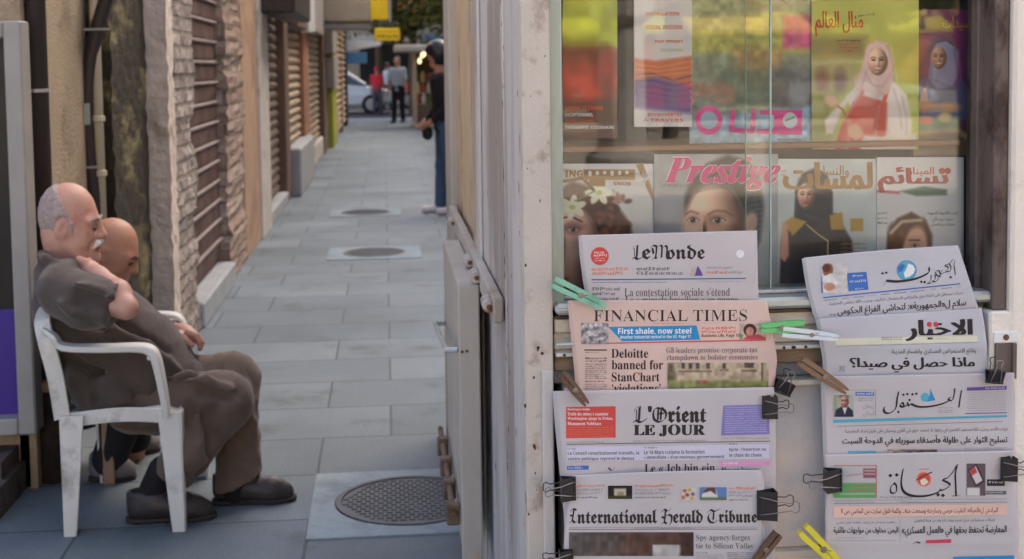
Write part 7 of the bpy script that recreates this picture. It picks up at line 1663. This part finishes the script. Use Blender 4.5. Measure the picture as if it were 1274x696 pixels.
MB().bbox((sx - .17, YB2 - .2, sz), (sx + .17, YB2 + .2, sz + .035), .008).build('seat', mat('stool_wood', lin(150, 122, 100), .7, .15, 8), st)
for u in (-1, 1):
    for v in (-1, 1): MB().bbox((sx + u * .14 - .02, YB2 + v * .16 - .02, 0), (sx + u * .14 + .02, YB2 + v * .16 + .02, sz - .001), .004).build('leg', mat('stool_wood'), st)

# ============ standing people down the alley
def stander(foot, h, face, label, shirt, trous, hairm, skin, hs=.012, shoes=None, sleeves=.55, arms=None, hat=None, stride=.12, group='people down the alley', lean=0.0, back=False):
    """a standing person h tall at ground point foot, turned by face (radians, 0 = +x)"""
    x, y, z = foot; s = h / 1.75; c, sn = math.cos(face), math.sin(face)
    def W(f, r, u): return np.array([x + s * (f * c + r * sn), y + s * (f * sn - r * c), z + s * u])
    lo = np.array([x - .55 * s, y - .55 * s, z - .01]); hi = np.array([x + .55 * s, y + .55 * s, z + 1.85 * s])
    B = Blob(lo, hi, hs); k = .03 * s
    B.ell(W(lean + .005, 0, 1.645), np.array([.092, .08, .115]) * s, k); B.cone(W(lean + .09, 0, 1.64), W(lean + .105, 0, 1.615), .012 * s, .016 * s, k * .4); B.cone(W(lean + .03, 0, 1.58), W(lean + .06, 0, 1.55), .05 * s, .035 * s, k)
    for r in (-1, 1): B.ell(W(lean - .01, r * .08, 1.63), np.array([.02, .012, .03]) * s, .01 * s)
    B.cone(W(lean, 0, 1.56), W(lean * .8, 0, 1.44), .052 * s, .06 * s, k); B.cone(W(lean * .7, 0, 1.32), W(0, 0, 1.0), .10 * s, .105 * s, k)
    arms = arms or [((.02, .235, 1.12), (.06, .25, .88)), ((.02, -.235, 1.12), (.06, -.25, .88))]
    SH = [W(lean * .8, .175, 1.40), W(lean * .8, -.175, 1.40)]
    for a, (e, w_) in zip(SH, arms):
        B.chain([a, W(*e), W(*w_)], [.05 * s, .04 * s, .028 * s], k); d = W(*w_) - W(*e); d /= np.linalg.norm(d); p = W(*w_); B.cone(p, p + d * .07 * s, .03 * s, .032 * s, .01)
        for i in range(4): o = np.array([c, sn, 0]) * (i - 1.5) * .019 * s; B.chain([p + d * .08 * s + o, p + d * .155 * s + o * .9], [.0115 * s, .0095 * s], .003)
        B.chain([p + d * .03 * s, p + d * .09 * s + np.array([c, sn, 0]) * .045 * s], [.013 * s, .01 * s], .004)
    legs = [((stride * .5, .1, .5), (stride, .1, .07)), ((-stride * .3, -.1, .5), (-stride, -.1, .07))]
    for r, (kn, an) in zip((1, -1), legs): B.chain([W(0, r * .09, .92), W(*kn), W(*an)], [.075 * s, .05 * s, .036 * s], k)
    body = B.build('person', skin, None, None, loc=foot); tag(body, label, 'person', group)
    S = Blob(lo, hi, hs); S.cone(W(lean * .75, 0, 1.36), W(lean * .3, 0, 1.12), .115 * s, .115 * s, k, 1.0).cone(W(lean * .3, 0, 1.12), W(0, 0, .93), .118 * s, .128 * s, k); S.cone(SH[0], SH[1], .07 * s, .07 * s, k)
    for r in (-1, 1): S.cone(W(lean * .6, r * .09, 1.3), W(0, r * .07, .95), .10 * s, .10 * s, k)
    for a, (e, w_) in zip(SH, arms):
        S.chain([a, a + (W(*e) - a) * min(1, sleeves / .5)], [.068 * s, .06 * s], k)
        if sleeves > .5: S.chain([W(*e), W(*e) + (W(*w_) - W(*e)) * .9], [.056 * s, .042 * s], k)
    S.ripple(.004 * s, .16 * s, 2).build('shirt', shirt, body)
    T = Blob(lo, hi, hs); T.cone(W(0, .04, .95), W(0, -.04, .95), .125 * s, .125 * s, k)
    for r, (kn, an) in zip((1, -1), legs): T.chain([W(0, r * .085, .90), W(*kn), W(*an)], [.098 * s, .072 * s, .062 * s], k)
    T.plane((0, 0, z + .06 * s), (0, 0, -1)).ripple(.003 * s, .12 * s, 6).build('trousers', trous, body)
    F = Blob(lo, hi, hs * .8)
    for r, (kn, an) in zip((1, -1), legs): F.cone(W(an[0] - .05, an[1], .045), W(an[0] + .16, an[1] * 1.1, .035), .046 * s, .04 * s, .02)
    F.plane((0, 0, z + .004), (0, 0, -1)).build('shoes', shoes or m_shoe, body)
    Hh = Blob(W(lean, 0, 1.66) - .2 * s, W(lean, 0, 1.66) + .2 * s, hs * .6); Hh.ell(W(lean - .004, 0, 1.665), np.array([.1, .088, .108]) * s, .01); 
    if hat == 'helmet': Hh.ell(W(lean, 0, 1.67), np.array([.14, .125, .14]) * s, .02); Hh.ell(W(lean + .13, 0, 1.6), np.array([.1, .09, .075]) * s, .02, sub=True)
    else: Hh.plane(W(lean + .03, 0, 1.66), np.array([c, sn, 0]) * .9 + np.array([0, 0, -.45]), .02); Hh.plane(W(lean, 0, 1.585), (0, 0, -1), .02)
    if hat == 'cap': Hh.cone(W(lean + .06, 0, 1.7), W(lean + .14, 0, 1.685), .045 * s, .03 * s, .02)
    Hh.build('helmet' if hat == 'helmet' else ('cap' if hat == 'cap' else 'hair'), hairm, body)
    return body, W
m_blackc = mat('black_jacket', lin(34, 30, 36), .85, .15, 8); m_jeans = mat('blue_jeans', lin(74, 100, 134), .9, .15, 14); m_dkhair = mat('dark_hair', lin(30, 27, 30), .5, .2, 20)
m_snk = mat('white_sneaker', lin(220, 214, 220), .6, .05); m_ltgrey = mat('light_grey_shirt', lin(166, 172, 180), .9, .06, 8); m_redsh = mat('red_shirt', lin(206, 52, 66), .85, .08); m_redcap = mat('red_cap', lin(200, 60, 70), .8, .05)
m_gtr = mat('grey_trousers', lin(92, 88, 98), .9, .1); m_whsh = mat('white_shirt', lin(216, 220, 226), .9, .05)
g = G(548, 266)
b_, W_ = stander((g.x + .07, g.y, 0), 1.66, math.radians(190), 'man in a black top and blue jeans half hidden by the kiosk, dark helmet on', m_blackc, m_jeans, mat('helmet_shell', lin(36, 34, 42), .25, .1), m_skin2, .011, m_snk, .55, [((.03, .24, 1.1), (.17, .14, .98)), ((.03, -.24, 1.1), (.17, -.14, .98))], 'helmet', .05, lean=.07)
cm = thing('camera_bag', 'small dark bag hanging from the hands of the man in jeans', 'bag', tuple(W_(.2, 0, .8)))
p = W_(.2, 0, .86); MB().bbox(p - np.array([.05, .07, .08]), p + np.array([.05, .07, .05]), .03).build('pouch', m_black, cm)
MB().tube([p + np.array([0, -.06, .04]), p + np.array([.0, -.06, .16]), p + np.array([0, .06, .16]), p + np.array([0, .06, .04])], .012, 8).build('strap', m_black, cm)
g = G(496, 153); stander((g.x, g.y, 0), 1.72, math.radians(250), 'man in a light grey short sleeved shirt and black trousers standing mid alley', m_ltgrey, mat('black_trousers'), m_dkhair, m_skin2, .016, None, .42, stride=.08)
g = P(469, 100, 42); stander((g.x, 42, -.01), 1.48, math.radians(75), 'man in a red shirt and red cap walking by the white car', m_redsh, m_gtr, m_redcap, m_skin2, .016, None, .4, hat='cap', stride=.1)
g = P(481, 100, 45.5); stander((g.x, 45.5, -.01), 1.6, math.radians(20), 'person in a white shirt farther back between the red and grey shirts', m_whsh, m_gtr, m_dkhair, m_skin2, .018, None, .45, stride=.12)
